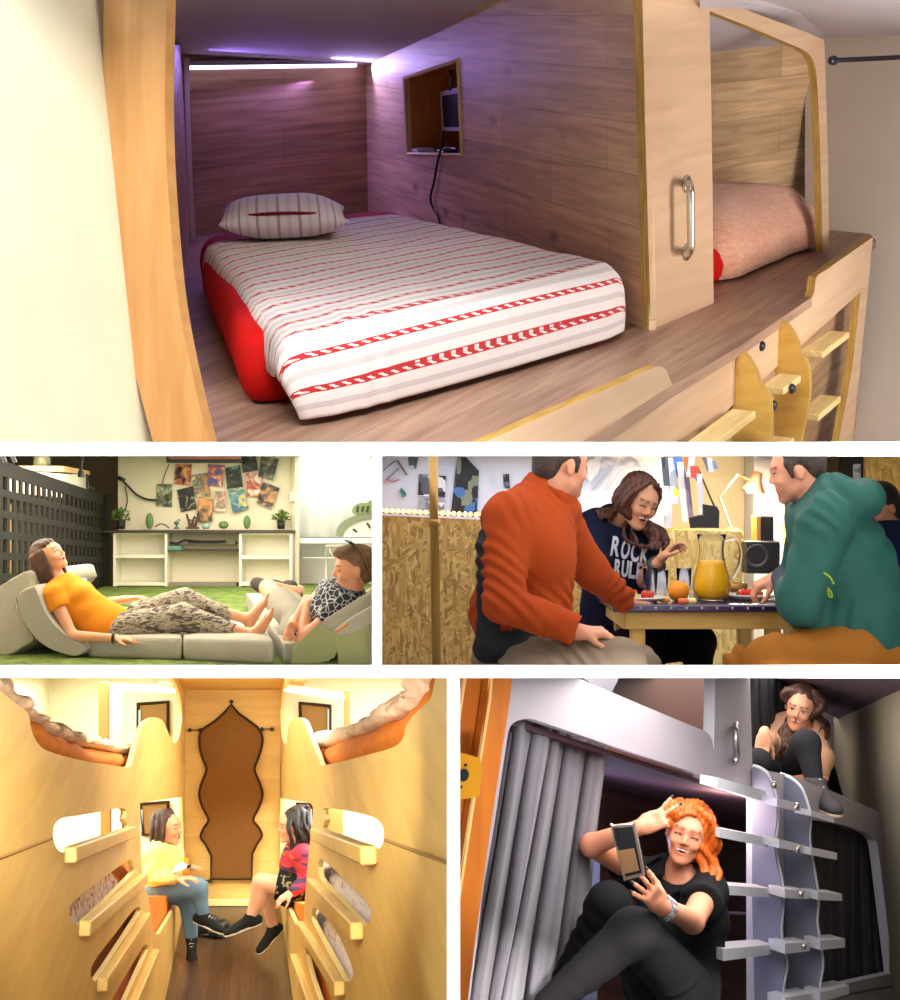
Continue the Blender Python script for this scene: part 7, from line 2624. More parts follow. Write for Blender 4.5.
sh = torso_prims(J, SD * .95, .035, bust=True) + limb(J['shR'], elR, elR.lerp(wrR, .8), (.09, .075, .075, .055), .03) + limb(J['shL'], elL, elL.lerp(wrL, .8), (.085, .07, .07, .052), .03) + [cap(J['chest'], J['pel'], .17, .19, 0, .05), ell(J['neck'] + V((.02, 0, .05)), (.085, .09, .06), None, 0, .01, neg=True)]
sdf('jumper', sh, .009, [M_yel], t, disp=fold((.3, .1, 1), 52, .010, 4, 1.2), amp=.014, cuts=[(pd(160, 893), V((.25, 0, -1)))])
tr = [ell(J['pel'], (.2, .2, .15), None, 0, .05)] + limb(pd(160, 887, -.14), kA, aA.lerp(kA, .06), (.12, .088, .085, .055), .03) + limb(pd(162, 890, .1), kB, aB.lerp(kB, .06), (.115, .088, .085, .055), .03)
sdf('jeans', tr, .008, [M_jean], t, disp=fold((1, .1, .5), 36, .004, 3), amp=.006)
shoe('shoe', aA + V((.0, 0, -.02)), aA + V((.2, -.07, -.08)), V((.3, -.2, .9)), t, M_shk, M_sol, .92, M_sol, h=.007)
shoe('shoe', aB, aB + V((.03, -.2, -.15)), V((.0, -.5, .8)), t, M_shk, M_sol, .95, M_sol, h=.007)
wl = []
for sg in (-1, 1):
 for i in range(4):
  wl.append(([W_(sg * .045, -.02 - .02 * i, .10), W_(sg * .083, .01 - .03 * i, .02), W_(sg * .086, -.0 - .03 * i, -.06), W_(sg * .078, -.01 - .03 * i, -.125)], .045, .03, .003, 3))
M_hb = mat('dark_brown_bob', rgb(60, 36, 28), .5, var=.4, vs=30, bump=.5, bs=90)
wavy_hair(W_, R_, wl, M_hb, t, .007, SD, extra=[ell(W_(0, -.085, -.06), (.075 * SD, .045 * SD, .075 * SD), R_, 0, .02)])
o = soft_block('napkin', [pd(172, 874, -.34), pd(183, 871, -.3), pd(187, 866, .0), pd(177, 865, -.0)], U3, .03, mat('white_cloth', rgb(240, 230, 226), .85), bulge=.004, r=.03, edge=.01, wob=.03)
props(o, 'crumpled white cloth on the lap of the woman in yellow', 'cloth')
o = MB().box(pd(186.5, 866.5, .05), V((.04, -.01, .01)), (0, .03, 0), (0, 0, .008), bev=.004).build('phone', M_black)
props(o, 'dark phone held in the far hand of the woman in yellow', 'phone')
# ---------- the woman in the red patterned top
dr_ = 12.4
pq = lambda x, y, d=0.0: P(x, y, dr_ + d)
t = thing('person', 'woman with long black hair in red patterned top and dark skirt seated at the right', 'person', P(300, 935, dr_))
J = dict(pel=pq(300, 890, .05), chest=pq(301, 864, .05), neck=pq(298, 846, .02), shL=pq(303, 855, -.15), shR=pq(300, 854, .22), front=V((-.95, -.2, 0)))
head, W_, R_ = head_prims(pq(292.5, 827, .0), V((-.95, -.28, -.04)), V((.06, 0, 1)), SD, .6)
kA, aA, kB, aB = pq(261, 882, -.1), pq(251, 917, -.1), pq(266, 892, .1), pq(273, 928, .1)
elL, wrL, elR, wrR = pq(307, 880, -.2), pq(292, 892, -.3), pq(296, 878, .3), pq(284, 888, .2)
body = head + [cap(J['neck'], W_(0, -.02, -.05), .052 * SD, .05 * SD, 0, .02)] + torso_prims(J, SD * .92) + limb(J['shL'], elL, wrL, [x * SD for x in (.048, .036, .038, .025)]) + limb(J['shR'], elR, wrR, [x * SD for x in (.046, .036, .037, .025)]) + \
 limb(pq(300, 890, -.1), kA, aA, [x * SD for x in (.085, .062, .056, .036)]) + limb(pq(300, 893, .15), kB, aB, [x * SD for x in (.08, .06, .056, .036)]) + \
 [calf(kA, aA, (1, 0, .1), SD), calf(kB, aB, (1, 0, .1), SD)] + hand_prims(wrL, V((-.8, -.2, -.5)), V((0, .3, -1)), 1, 1.1, curl=.3)
sdf('body', body, .008, skinset(rgb(226, 170, 138), rgb(26, 20, 20)), t)
M_rpt, N_, L_, b_ = nodes('red_patterned_knit', .85)
tc = N_.new('ShaderNodeTexCoord')
wv = N_.new('ShaderNodeTexVoronoi')
wv.inputs['Scale'].default_value = 15
mp = N_.new('ShaderNodeMapping')
mp.inputs['Scale'].default_value = (.6, .6, 1.9)
L_.new(tc.outputs['Object'], mp.inputs[0])
L_.new(mp.outputs[0], wv.inputs[0])
sp_ = N_.new('ShaderNodeSeparateColor')
L_.new(wv.outputs['Color'], sp_.inputs[0])
r1 = ramp(N_, [(0, rgb(176, 34, 50)), (.3, rgb(140, 34, 62)), (.5, rgb(204, 104, 62)), (.65, rgb(66, 40, 74)), (.8, rgb(190, 50, 60))], 'CONSTANT')
L_.new(sp_.outputs[0], r1.inputs[0])
L_.new(r1.outputs[0], b_.inputs['Base Color'])
sh = torso_prims(J, SD * .92, .03, bust=True) + limb(J['shL'], elL, elL.lerp(wrL, .9), (.085, .068, .066, .05), .03) + limb(J['shR'], elR, elR.lerp(wrR, .8), (.08, .066, .064, .05), .03) + [cap(J['chest'], J['pel'], .155, .17, 0, .05), ell(J['neck'] + V((-.02, 0, .05)), (.085, .09, .06), None, 0, .01, neg=True)]
sdf('knit_top', sh, .009, [M_rpt], t, disp=fold((.3, .1, 1), 30, .005, 4), amp=.008, cuts=[(pq(300, 890), V((-.3, 0, -1)))])
M_skt = mat('dark_printed_skirt', rgb(22, 24, 26), .85, col2=rgb(150, 140, 96), vs=24, ramp=(.56, .64))
sk = [ell(J['pel'], (.2, .22, .16), None, 0, .06), cap(pq(300, 888, -.1), pq(277, 884, -.1), .135, .125, 0, .05, flat=True), cap(pq(300, 892, .15), pq(279, 890, .13), .13, .12, 0, .05, flat=True)]
sdf('skirt', sk, .008, [M_skt], t, disp=fold((1, .1, .5), 30, .006, 3), amp=.008)
shoe('shoe', aA, aA + V((-.22, -.05, -.07)), V((-.25, -.15, .9)), t, M_shk, M_sol, .92, h=.007)
shoe('shoe', aB, aB + V((-.13, -.12, -.12)), V((-.2, -.3, .85)), t, M_shk, M_sol, .9, h=.007)
wl = []
for i in range(5):
 for sg in (-1, 1):
  wl.append(([W_(sg * .04, -.02 - .015 * i, .11), W_(sg * .084, .02 - .025 * i, .03), W_(sg * .09, .0 - .03 * i, -.08), W_(sg * .085, .01 - .025 * i, -.2 - .02 * (i % 2))], .045, .022, .008, 3))
M_bh = mat('black_hair_long', rgb(20, 18, 20), .45, var=.4, vs=30, bump=.5, bs=90)
wavy_hair(W_, R_, wl, M_bh, t, .007, SD, seed=4)
# black shoes standing on the floor between the seats
for (x, y, lab) in ((209, 936, 'black shoe on the floor below the raised sneaker, nearer one'), (216, 930, 'black shoe on the floor close behind the nearer black shoe')):
 r = V(((x - 450) / F, 1, (500 - y) / F))
 d = FL.n.dot(FL.a) / FL.n.dot(r)
 g = r * d
 t = thing('floor_shoe', lab, 'shoe', g)
 R0 = frame((.93, -.3, 0), (0, 0, 1))
 sdf('upper', [ell(g + V((-.06, .02, .07)), (.075, .06, .075), None, 0, .04), ell(g + V((.06, -.02, .05)), (.1, .055, .05), R0, 0, .04), ell(g + V((-.06, .02, .16)), (.045, .035, .05), None, 0, .02, neg=True)], .007, [M_black], t)
 sdf('sole', [rbox(g + V((0.01, 0, .016)), (.055, .15, .014), R0, .012)], .007, [M_black], t)

# ================================================================== lower right picture: grey bunks with wavy ladder
CELL = 'E'
M_gry = mat('grey_bunk_paint', rgb(160, 153, 160), .5, var=.03, vs=3, bump=.08, bs=150)
M_gryd = mat('blue_grey_paint', rgb(122, 126, 146), .5, var=.03, vs=3)
M_lgt = mat('light_grey_edge', rgb(206, 206, 214), .45)
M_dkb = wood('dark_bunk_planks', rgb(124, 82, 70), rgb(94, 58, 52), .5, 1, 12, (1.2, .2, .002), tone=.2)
M_ord = wood('orange_door_wood', rgb(206, 120, 34), rgb(186, 98, 22), .45, 8, 1, tone=.12)
M_orl = mat('orange_light_edge', rgb(244, 190, 120), .5)
M_crt = mat('grey_curtain', rgb(104, 100, 108), .9, var=.1, vs=4, bump=.3, bs=120, sheen=.2)
M_crd = mat('black_curtain', rgb(40, 40, 44), .9, var=.15, vs=5)
M_olive = mat('olive_grey_wall', rgb(150, 142, 124), .9, var=.08, vs=2)
eA, eB = P(505, 700, 4.9), P(885, 830, 8.0)
EP = Plane(eA, eB, eA - U3).align(eA, eB)


def ep(name, outer, holes, m, th=.04, h=0.0, em=None, pl=None):
 return MB().plate(pl or EP, outer, holes, th, h, 0, 1 if em else 0).build(name, [m, em] if em else m)


# grey front: one board with two rounded openings, and the upright panel with the handle
hole1 = crv([(508, 734), (510, 727), (515, 722), (522, 719.5), (531, 718.7), (543, 722.5), (580, 735), (620, 748.5), (680, 768), (757, 792)], 3) + [(757, 1060), (462, 1060), (470, 1000), (484, 885), (492, 840)]
hole2 = [(790, 812)] + crv([(811, 819.5), (842, 824.5), (866, 832.5), (874, 838.5), (878, 849), (885.5, 910), (893, 973)], 3) + [(844, 984), (820, 992), (790, 1000)]
out = [(512, 660), (560, 660), (578, 678)] + crv([(650, 708.5), (695, 727), (705, 731), (711, 738), (714, 751)], 4) + [(715.5, 660), (749.5, 660), (752.5, 768), (790, 775), (833, 791.5), (880, 812), (884, 840), (897, 975), (897, 990), (905, 1060), (455, 1060), (466, 1000), (488, 840)]
props(ep('bunk_board', out, [hole1, hole2], M_gry, .05, 0, M_lgt), 'big grey painted bunk front with two rounded openings', 'panel')
props(MB().tube([EP.at(897, 985, .002), EP.at(800, 1003, .002)], .005, 4).build('trim_4', mat('seam_dark', rgb(70, 68, 70), .7)), kind='structure')
# dark inside of the lower and upper bunks
EI = Plane(EP.at(505, 700, -1.3), EP.at(885, 830, -1.3), EP.at(505, 900, -1.3)).align(EP.at(505, 700, -1.3), EP.at(885, 830, -1.3))
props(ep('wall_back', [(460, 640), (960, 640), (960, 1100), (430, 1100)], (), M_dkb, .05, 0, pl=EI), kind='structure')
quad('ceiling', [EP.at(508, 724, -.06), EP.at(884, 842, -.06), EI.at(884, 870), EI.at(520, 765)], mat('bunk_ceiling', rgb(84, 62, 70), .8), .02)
# upright board with blue light put into its colour, and light strip inside
pb = Plane(P(583, 850, 6.4), P(600, 850, 6.4), P(583, 950, 6.4))
props(ep('inner_board', [(581, 845), (600, 860), (597, 1000), (570, 1000)], (), mat('blue_lit_board', rgb(150, 156, 196), .6), .05, 0, pl=pb), 'upright board tinted by blue light inside the lower bunk', 'board')
props(MB().tube([P(578, 838, 6.3), P(590, 846, 6.3), P(602, 856, 6.3)], .016, 6).build('violet_light_strip', mat('violet_led', (1, 1, 1), emit=(.62, .66, 1), es=7)), 'short glowing bluish light strip behind the grey curtain', 'light strip')
props(MB().tube([P(700, 912, 6.9), P(760, 914, 7.1)], .008, 5).build('trim_5', mat('seam_violet', rgb(120, 100, 130), .6)), kind='structure')
# upper bunk behind the front
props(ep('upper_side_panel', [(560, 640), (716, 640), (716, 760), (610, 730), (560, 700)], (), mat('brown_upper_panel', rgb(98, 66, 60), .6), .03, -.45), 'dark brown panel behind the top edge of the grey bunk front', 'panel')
props(MB().plate(EP, [(580, 676), (592, 684), (612, 692), (620, 676), (612, 660), (580, 660)], (), .05, -.12).build('folded_blanket', M_crt, smooth=False), 'corner of a grey blanket over the edge at the top', 'blanket')
props(ep('wall_upper_back', [(700, 600), (848, 600), (848, 800), (700, 800)], (), M_gry, .04, -.9), kind='structure')
RWp = Plane(P(836, 718, 9.3), P(842, 793, 9.3), P(900, 690, 7.2))
props(ep('wall_right', [(832, 650), (960, 600), (960, 1100), (842, 1100)], (), M_olive, .04, 0, pl=RWp), kind='structure')
CLp = Plane(P(836, 718, 9.2), P(764, 678, 8.2), P(900, 690, 7.2))
props(ep('ceiling', [(838, 719), (764, 679), (700, 640), (960, 600), (960, 664)], (), mat('lilac_grey_ceiling', rgb(126, 112, 124), .8), .03, 0, pl=CLp), kind='structure')


def curtain(name, label, top, bot, mats_, folds, amp_, d_top, d_bot, seed=0, thick=.012):
 T, B = smooth_pts(top, 10, False), smooth_pts(bot, 10, False)
 n = 150
 rows = []
 for j in range(31):
  v = j / 30
  row = []
  for i in range(n + 1):
   u = i / n
   a = T[min(int(u * (len(T) - 1)), len(T) - 2)].lerp(T[min(int(u * (len(T) - 1)) + 1, len(T) - 1)], u * (len(T) - 1) % 1 if u < 1 else 1)
   b = B[min(int(u * (len(B) - 1)), len(B) - 2)].lerp(B[min(int(u * (len(B) - 1)) + 1, len(B) - 1)], u * (len(B) - 1) % 1 if u < 1 else 1)
   p = a.lerp(b, v)
   ph = u * folds * 2 * math.pi + 1.2 * noise.noise(V((u * 3, v * 1.5, seed)))
   d = (d_top(p.x) if callable(d_top) else d_top) * (1 - v) + (d_bot(p.x) if callable(d_bot) else d_bot) * v
   w_ = amp_ * (.45 + .55 * v) * (.7 + .5 * noise.noise(V((u * 5, v * 2, seed + 4))))
   row.append(P(p.x + 1.2 * math.sin(ph * .5 + v * 3), p.y, d + w_ * math.sin(ph) + .3 * w_ * math.sin(2.3 * ph + 1)))
  rows.append(row)
 o = MB().grid(rows).build(name, mats_, smooth=True, solid=thick)
 return props(o, label, 'curtain')


def dE(px, h=0.0):
 return EP.at(px, 750, h).y


curtain('grey_curtain', 'narrow grey curtain hanging at the left side of the lower opening', [(509, 733), (520, 721), (536, 722), (549, 726)], [(462, 1010), (478, 1010), (490, 1010), (496, 1010)], M_crt, 2.2, .10, lambda x: dE(x, -.09), lambda x: dE(x, -.09), 1)
curtain('grey_curtain', 'wide grey curtain gathered beside the seated woman taking a selfie', [(546, 725), (562, 731), (582, 738), (606, 746)], [(494, 1010), (515, 1010), (545, 1010), (578, 1005)], M_crt, 3.2, .13, lambda x: dE(x, -.13), lambda x: dE(x, -.13), 5)
curtain('black_curtain', 'black curtain across the right lower bunk opening', [(800, 815), (830, 822), (860, 830), (876, 838)], [(805, 1005), (830, 992), (862, 984), (889, 976)], mat('charcoal_curtain', rgb(66, 64, 66), .9, var=.15, vs=4), 8, .045, lambda x: dE(x, -.1), lambda x: dE(x, -.1), 9)
props(ep('side_board', [(874, 842), (879, 850), (893, 972), (888, 975)], (), mat('salmon_wood', rgb(176, 128, 100), .6), .03, -.3), 'salmon wood strip at the right end of the black curtain', 'board')
# dark curtains of the upper right bunk
curtain('black_curtain', 'black curtain behind the long haired woman on the upper bunk', [(748, 660), (765, 672), (790, 678), (812, 684)], [(752, 775), (775, 785), (800, 790), (842, 797)], M_crd, 7, .05, lambda x: dE(x, -.5), lambda x: dE(x, -.5), 12)
# orange door at the left edge
OD = Plane(P(455, 700, 4.35), P(510, 700, 4.45), P(455, 900, 4.35))
OD.ux, OD.uy = V((1, 0, 0)), V((0, 0, 1))
t = thing('orange_door', 'orange wooden door edge with grooves at the left of the grey bunk', 'door', P(470, 1000, 4.4))
MB().plate(OD, [(440, 660), (467, 660), (461, 700), (452, 760), (440, 800)], (), .04, .03).build('frame_board', M_ord, t)
MB().plate(OD, [(467.5, 660), (491, 660), (489, 700), (478, 765), (472, 800), (462, 870), (440, 1010), (440, 780), (461, 700)], (), .04, 0).build('door_board', M_ord, t)
MB().plate(OD, [(493, 660), (514, 660), (510, 700), (488, 845), (476, 935), (466.5, 1010), (440, 1010), (456, 905), (478, 770)], (), .04, .05).build('frame_board', M_ord, t)
for pts in ([(467, 660), (461, 700), (453, 755)], [(492, 660), (489, 700), (478, 768), (457, 905)]):
 MB().tube([OD.at(x, y, .045) for x, y in pts], .007, 5).build('light_edge', M_orl, t)
MB().plate(OD, crv([(450, 755), (476, 757), (481, 763), (480, 792), (475, 797), (450, 796)], 3, True), (), .015, .085).build('latch_plate', mat('yellow_metal', rgb(226, 158, 30), .35, .3), t)
MB().lathe(OD.at(463, 775, .086), [(0, 0), (.018, 0), (.018, .004), (0, .004)], OD.n, 16).build('key_hole', M_black, t)
for y in (765, 787):
 MB().lathe(OD.at(465.5 if y < 770 else 461, y, .086), [(0, 0), (.005, 0), (.004, .003), (0, .003)], OD.n, 10).build('screw', M_black, t)
# handle on the upper panel
hp = [EP.at(735, 728, .0), EP.at(735, 728, .06), EP.at(735.5, 730, .075), EP.at(736.5, 755, .075), EP.at(736, 757.5, .06), EP.at(736, 757.5, .0)]
mb = MB().tube(hp, .014, 10)
for y in (728, 757.5):
 mb.lathe(EP.at(735.5, y, 0), [(0, 0), (.03, 0), (.028, .008), (0, .01)], EP.n, 16)
props(mb.build('grab_handle', mat('dull_steel', (.35, .33, .34), .35, .9), smooth=True), 'steel grab handle on the grey upright panel of the upper bunk', 'handle')
# ladder
lad2 = thing('wavy_ladder', 'grey ladder with two wavy sides and light rungs on the bunk front', 'ladder', EP.at(780, 1000, .1))
f1 = [(753, 767), (764, 772), (771, 785), (775.5, 802), (776.5, 820), (774, 842), (776, 860), (781, 885), (782, 900), (780.5, 917), (779.5, 931), (782, 949), (785.5, 964), (783, 980), (781, 1000), (782, 1020)]
f2 = [(780, 775), (790, 779), (799, 787), (804.5, 799), (809, 817), (808, 838), (810, 855), (814, 878), (817, 900), (815.5, 922), (818, 938), (820.5, 955), (821, 968), (818.5, 984), (819, 1000), (821, 1020)]
for (f, bx) in ((f1, 751), (f2, 784)):
 base0 = EP.at(bx, 800, 0)
 FNp = Plane(base0, base0 + EP.n, base0 + U3)
 w_ = crv(f, 4)
 # the side board stands out from the front; its wavy nose is a rounded light edge
 left = [(bx + 1, 770)] if bx == 751 else [(784, 777)]
 ol = w_ + [(bx + 4, 1020), (bx + 1, 900)] + left
 MB().plate(FNp, ol, (), .04, 0, 0, 0).build('side_board', M_gryd, lad2)
 MB().tube([FNp.at(x, y, -.02) for x, y in w_], .014, 8).build('wavy_edge', M_lgt, lad2, smooth=True)


def bar(q, d0, d1, name='rung'):
 """traced front face with real depth behind it"""
 dd = [d0, d1, d1, d0]
 fr_ = [P(x, y, d) for (x, y), d in zip(q, dd)]
 off = V((-.05, .09, -.004))
 return MB().hexa(fr_ + [p + off for p in fr_]).build(name, M_lgt, lad2, fix=True)


for q in ([(718, 777.5), (766, 791), (765, 802), (717, 787)], [(720, 828), (768, 837.5), (768, 847), (720, 837.5)], [(722, 885), (771, 888.5), (771, 897.5), (722, 894.5)], [(723, 949), (773, 944.5), (773, 954.5), (723, 961)]):
 bar(q, dE(q[0][0], .3), dE(q[1][0], .12))
for q in ([(777, 798), (801, 804), (801, 812), (777, 806)], [(779, 839), (804, 845), (804, 852), (779, 848)], [(785, 889), (809, 891), (809, 899), (785, 898)], [(785, 943.5), (810, 942), (810, 951), (785, 954)], [(784, 998), (813, 993), (813, 1003), (784, 1008)],
  [(811, 810), (834, 817), (834, 823), (811, 816)], [(811, 848), (837, 853), (837, 860), (811, 855)], [(818, 892), (842, 894), (842, 901), (818, 900)], [(820, 940.5), (845, 939), (845, 947.5), (820, 950)], [(820, 992), (849, 985.5), (849, 994), (820, 1002)]):
 bar(q, dE(q[0][0], .22), dE(q[1][0], .18))
for (x, y) in ((773, 785), (796, 806), (797, 849), (800, 894), (803, 946)):
 MB().lathe(P(x, y, dE(x, .24)), [(0, 0), (.016, .0), (.014, .012), (0, .014)], EP.n, 12).build('bolt', M_steel, lad2, smooth=True)

# ---------- woman taking a selfie
t = thing('person', 'smiling red haired woman in black sitting in the grey bunk taking a selfie', 'person', P(640, 1005, 5.4))
SE = .98
J = dict(pel=P(672, 990, 5.75), chest=P(682, 915, 5.72), neck=P(680, 874, 5.72), shL=P(707, 893, 5.6), shR=P(650, 880, 5.85), front=V((-.25, -.9, .15)))
head, W_, R_ = head_prims(P(687.5, 835.5, 5.66), V((-.24, -.93, .06)), V((.27, -.05, 1)), SE, .75)
elL, wrL = P(692, 921, 5.28), P(660, 905, 4.93)
elR, wrR = P(592, 845, 5.5), P(641, 827, 5.35)
kA, aA, kB, aB = P(634, 932, 4.95), P(548, 1004, 4.98), P(609, 905, 5.3), P(560, 992, 5.4)
hA, hB = P(688, 990, 5.6), P(655, 990, 5.8)
body = head + [cap(J['neck'], W_(0, -.02, -.06), .05, .048, 0, .02)] + torso_prims(J, SE) + limb(J['shL'], elL, wrL, (.05, .043, .042, .027)) + limb(J['shR'], elR, wrR, (.05, .042, .042, .027)) + \
 hand_prims(wrL, P(627, 862, 4.74) - wrL, V((-.45, .85, .1)), -1, 1.0, curls=[.25, .3, .35, .5], thumb=.7, nail=NAIL, spread=.35) + \
 hand_prims(wrR, V((.9, -.15, .42)), V((.2, .9, -.35)), 1, .95, curls=[.03, .05, 1.45, 1.5], thumb=1.0, nail=NAIL, spread=.55)
sdf('body', body, .0042, skinset(rgb(222, 150, 116), rgb(120, 66, 40), nail=rgb(22, 14, 16)), t)
M_btee = mat('black_cotton', rgb(26, 26, 29), .9, var=.1, vs=6, bump=.2, bs=150)
sh = torso_prims(J, SE, .025, bust=True) + [cap(J['shL'], J['shL'].lerp(elL, .42), .078, .076, 0, .03, flat=True), cap(J['shR'], J['shR'].lerp(elR, .5), .075, .07, 0, .03, flat=True), cap(J['chest'], J['pel'], .14, .16, 0, .05),
 ell(J['neck'] + V((-.01, -.05, .015)), (.07, .09, .05), None, 0, .01, neg=True)]
sdf('t_shirt', sh, .006, [M_btee], t, disp=fold((.2, .1, 1), 62, .009, 2, 1.2), amp=.013)
M_bjean = mat('black_denim', rgb(20, 19, 22), .85, var=.12, vs=6, bump=.2, bs=200)
tr = [ell(J['pel'], (.18, .18, .15), None, 0, .05)] + limb(hA, kA, aA, (.105, .082, .08, .05), .03) + limb(hB, kB, aB, (.1, .078, .075, .05), .03)
sdf('trousers', tr, .0065, [M_bjean], t, disp=fold((.6, .3, 1), 46, .004, 3, 1.2), amp=.008)
M_ging = mat('ginger_hair', rgb(206, 96, 22), .42, var=.4, vs=26, stretch=(1, 1, .2), bump=.6, bs=120)
wl = []
for i in range(5):
 wl.append(([W_(.03 + .008 * i, .045 - .02 * i, .098), W_(.072, .045 - .02 * i, .06), P(709 - i, 862, 5.62 + .03 * i), P(703 - 2 * i, 885, 5.55 + .03 * i), P(692 - 3 * i, 902, 5.52 + .03 * i)], .034, .024, .007, 5))
 wl.append(([W_(.0 - .008 * i, .045 - .02 * i, .1), W_(-.068, .045 - .02 * i, .06), W_(-.085, .01 - .02 * i, -.04), P(664 + i, 868, 5.74 + .02 * i), P(661 + 2 * i, 882, 5.76)], .032, .013, .006, 4))
wavy_hair(W_, R_, wl, M_ging, t, .0048, SE, seed=2, face_w=.058)
# bracelet, phone
M_sil = mat('beaded_silver', rgb(150, 146, 150), .4, .4, var=.4, vs=60)
ax = (P(640, 875, 4.85) - elL).normalized()
wc = wrL.lerp(elL, .12)
u_ = ax.cross(V((0, 1, 0))).normalized()
v_ = ax.cross(u_)
for k in range(2):
 c0 = wc - ax * .022 * k
 o = MB().tube([c0 + (u_ * math.cos(a) + v_ * math.sin(a)) * (.034 + .003 * math.sin(a * 9)) for a in np.linspace(0, 6.283, 48, endpoint=False)], .007, 6, closed=True).build('bracelet', M_sil, smooth=True)
 props(o, ('silver grey bracelet nearer the hand on the wrist holding the phone', 'silver grey bracelet nearer the elbow on the arm holding the phone')[k], 'bracelet')
pp = Plane(P(610, 826, 4.80), P(635, 825, 4.76), P(642, 868, 4.80))
t2 = thing('phone', 'dark and gold phone held up by the red haired woman', 'phone', P(628, 880, 4.8))
MB().plate(pp, crv([(611, 828), (613, 826), (632, 824.5), (635, 827), (643.5, 872), (641, 876), (626, 880), (623, 877)], 3, True), (), .01).build('case', mat('phone_rim', rgb(176, 156, 146), .3, .5), t2)
MB().plate(pp, [(613, 828.5), (632.5, 827), (641.5, 873), (625.5, 877)], (), .002, .002).build('back_glass', mat('phone_dark', rgb(34, 34, 44), .12), t2)
MB().plate(pp, [(617, 851), (634, 848.5), (639, 870.5), (624, 874)], (), .002, .004).build('gold_panel', mat('phone_gold', rgb(196, 148, 100), .35), t2)
MB().plate(pp, crv([(613.5, 830), (616.5, 830), (619, 845), (616.5, 846)], 3, True), (), .003, .005).build('camera_bump', M_black, t2)
# ---------- woman on the upper bunk
SF = 1.04
t = thing('person', 'smiling woman with long wavy dark hair in beige top sitting on the upper bunk', 'person', P(790, 792, 8.1))
q7 = lambda x, y, d: P(x, y, d)
J = dict(pel=q7(783, 780, 8.15), chest=q7(787, 748, 8.05), neck=q7(799, 725, 7.95), shL=q7(812, 736, 7.95), shR=q7(782, 733, 8.1), front=V((-.2, -.95, -.1)))
head, W_, R_ = head_prims(q7(800.5, 709, 7.88), V((-.42, -.88, -.12)), V((.22, -.1, 1)), SF * .95, .85, eyes='open')
elR, wrR = q7(769, 746, 7.85), q7(764, 735, 7.65)
elL, wrL = q7(822, 760, 7.75), q7(820, 779, 7.6)
kR, aR = q7(757, 763, 7.6), q7(762, 800, 7.75)
kL, aL = q7(806, 744, 7.45), q7(815, 783, 7.35)
body = head + [cap(J['neck'], W_(0, -.02, -.06), .055, .052, 0, .02)] + torso_prims(J, SF * .93) + limb(J['shR'], elR, wrR, (.052, .042, .042, .028)) + limb(J['shL'], elL, wrL, (.052, .042, .042, .028)) + \
 hand_prims(wrR, V((-.2, -.25, -1)), V((.1, .9, -.2)), 1, 1.05, curl=.25, spread=.35) + hand_prims(wrL, V((-.9, -.3, -.1)), V((.1, .9, -.2)), 1, 1.05, curl=.5)
sdf('body', body, .006, skinset(rgb(226, 164, 130), rgb(44, 28, 24)), t)
M_bei = mat('beige_knit', rgb(198, 152, 124), .9, var=.08, vs=8, bump=.3, bs=120)
sh = torso_prims(J, SF * .93, .03, bust=True) + limb(J['shR'], elR, elR.lerp(wrR, .55), (.075, .064, .062, .05), .03) + limb(J['shL'], elL, elL.lerp(wrL, .85), (.073, .062, .06, .044), .03) + [cap(J['chest'], J['pel'], .14, .15, 0, .05), ell(J['neck'] + V((-.01, -.05, .02)), (.075, .09, .055), None, 0, .01, neg=True)]
sdf('jumper', sh, .0075, [M_bei], t, disp=fold((.2, .1, 1), 34, .006, 2), amp=.01)
tr = [ell(J['pel'], (.19, .19, .15), None, 0, .05)] + limb(q7(776, 785, 8.05), kR, aR, (.1, .074, .07, .05), .03) + limb(q7(790, 785, 8.05), kL, aL.lerp(kL, .08), (.095, .07, .066, .045), .03)
sdf('trousers', tr, .0075, [mat('charcoal_denim', rgb(40, 40, 46), .85, var=.1, vs=6)], t, disp=fold((.6, .3, 1), 30, .005, 3), amp=.008)
M_lbr = mat('long_brown_hair', rgb(74, 44, 34), .5, var=.45, vs=30, stretch=(1, 1, .25), bump=.6, bs=100)
wl = []
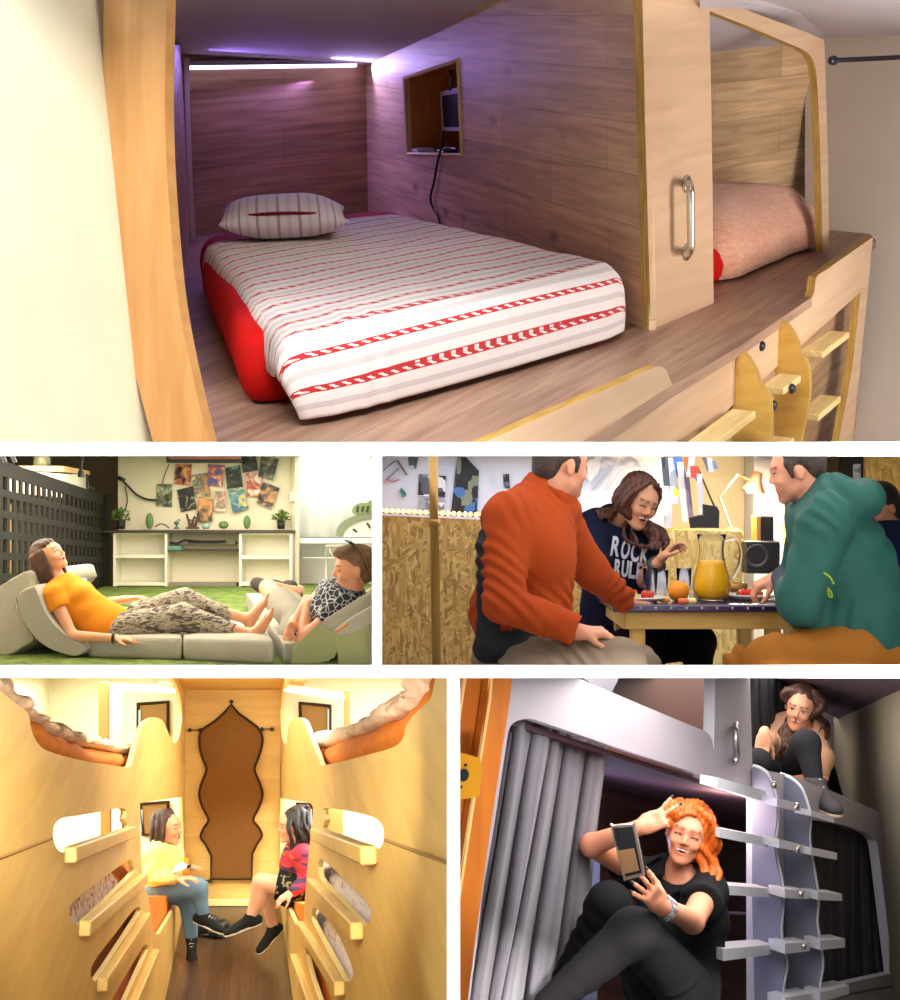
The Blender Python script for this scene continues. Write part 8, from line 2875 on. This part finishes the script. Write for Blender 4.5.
for i in range(4):
 wl.append(([W_(.03, .03 - .02 * i, .095), W_(.08, .03 - .025 * i, .04), q7(820 + i, 725, 7.9 + .02 * i), q7(819, 745, 7.8 + .04 * i), q7(812 + 3 * i, 758, 7.75)], .036, .018, .016, 4))
 wl.append(([W_(-.02, .03 - .02 * i, .098), W_(-.078, .03 - .025 * i, .04), q7(787 - i, 728, 7.86 + .03 * i), q7(786 + i, 745, 7.8), q7(791 - i, 764, 7.78)], .036, .018, .016, 4))
wavy_hair(W_, R_, wl, M_lbr, t, .0065, SF * .96, seed=6, face_w=.06)
shoe('shoe', aL + V((.0, .0, -.01)), aL + V((.06, -.2, -.03)), V((.1, -.1, 1)), t, mat('grey_canvas', rgb(70, 68, 72), .8), mat('beige_sole', rgb(196, 170, 150), .6), 1.1, M_sol, h=.006)

# ------------------------------------------------------------------ crop what would run through the dividers between the rooms
bpy.context.view_layer.update()
for cell, objs in CELLS.items():
 if cell is None:
  continue
 x0, y0, x1, y1 = CLIP[cell]
 pl = []
 if x0 is not None:
  pl.append(V((-1, (x0 - 450) / F, 0)))
 if x1 is not None:
  pl.append(V((1, -(x1 - 450) / F, 0)))
 if y0 is not None:
  pl.append(V((0, -(500 - y0) / F, 1)))
 if y1 is not None:
  pl.append(V((0, (500 - y1) / F, -1)))
 for o in objs:
  mw = o.matrix_world
  me = o.data
  nv = len(me.vertices)
  if nv == 0:
   continue
  co = np.empty(nv * 3, np.float32)
  me.vertices.foreach_get('co', co)
  M4 = np.array(mw)
  co = co.reshape(-1, 3) @ M4[:3, :3].T + M4[:3, 3]
  need = [p for p in pl if (co @ np.array(p)).max() > 1e-4]
  if not need:
   continue
  bm = bmesh.new()
  bm.from_mesh(me)
  bm.transform(mw)
  for p in need:
   r = bmesh.ops.bisect_plane(bm, geom=bm.verts[:] + bm.edges[:] + bm.faces[:], dist=1e-6, plane_co=(0, 0, 0), plane_no=p, clear_outer=True)
   ed = [g for g in r['geom_cut'] if isinstance(g, bmesh.types.BMEdge) and g.is_boundary]
   if ed and o.get('kind') != 'structure':
    try:
     bmesh.ops.triangle_fill(bm, edges=ed, use_beauty=True)
    except Exception:
     pass
  if len(bm.faces) == 0:
   print('ALL CLIPPED', o.name)
  bm.transform(mw.inverted())
  bm.to_mesh(me)
  bm.free()
  me.update()
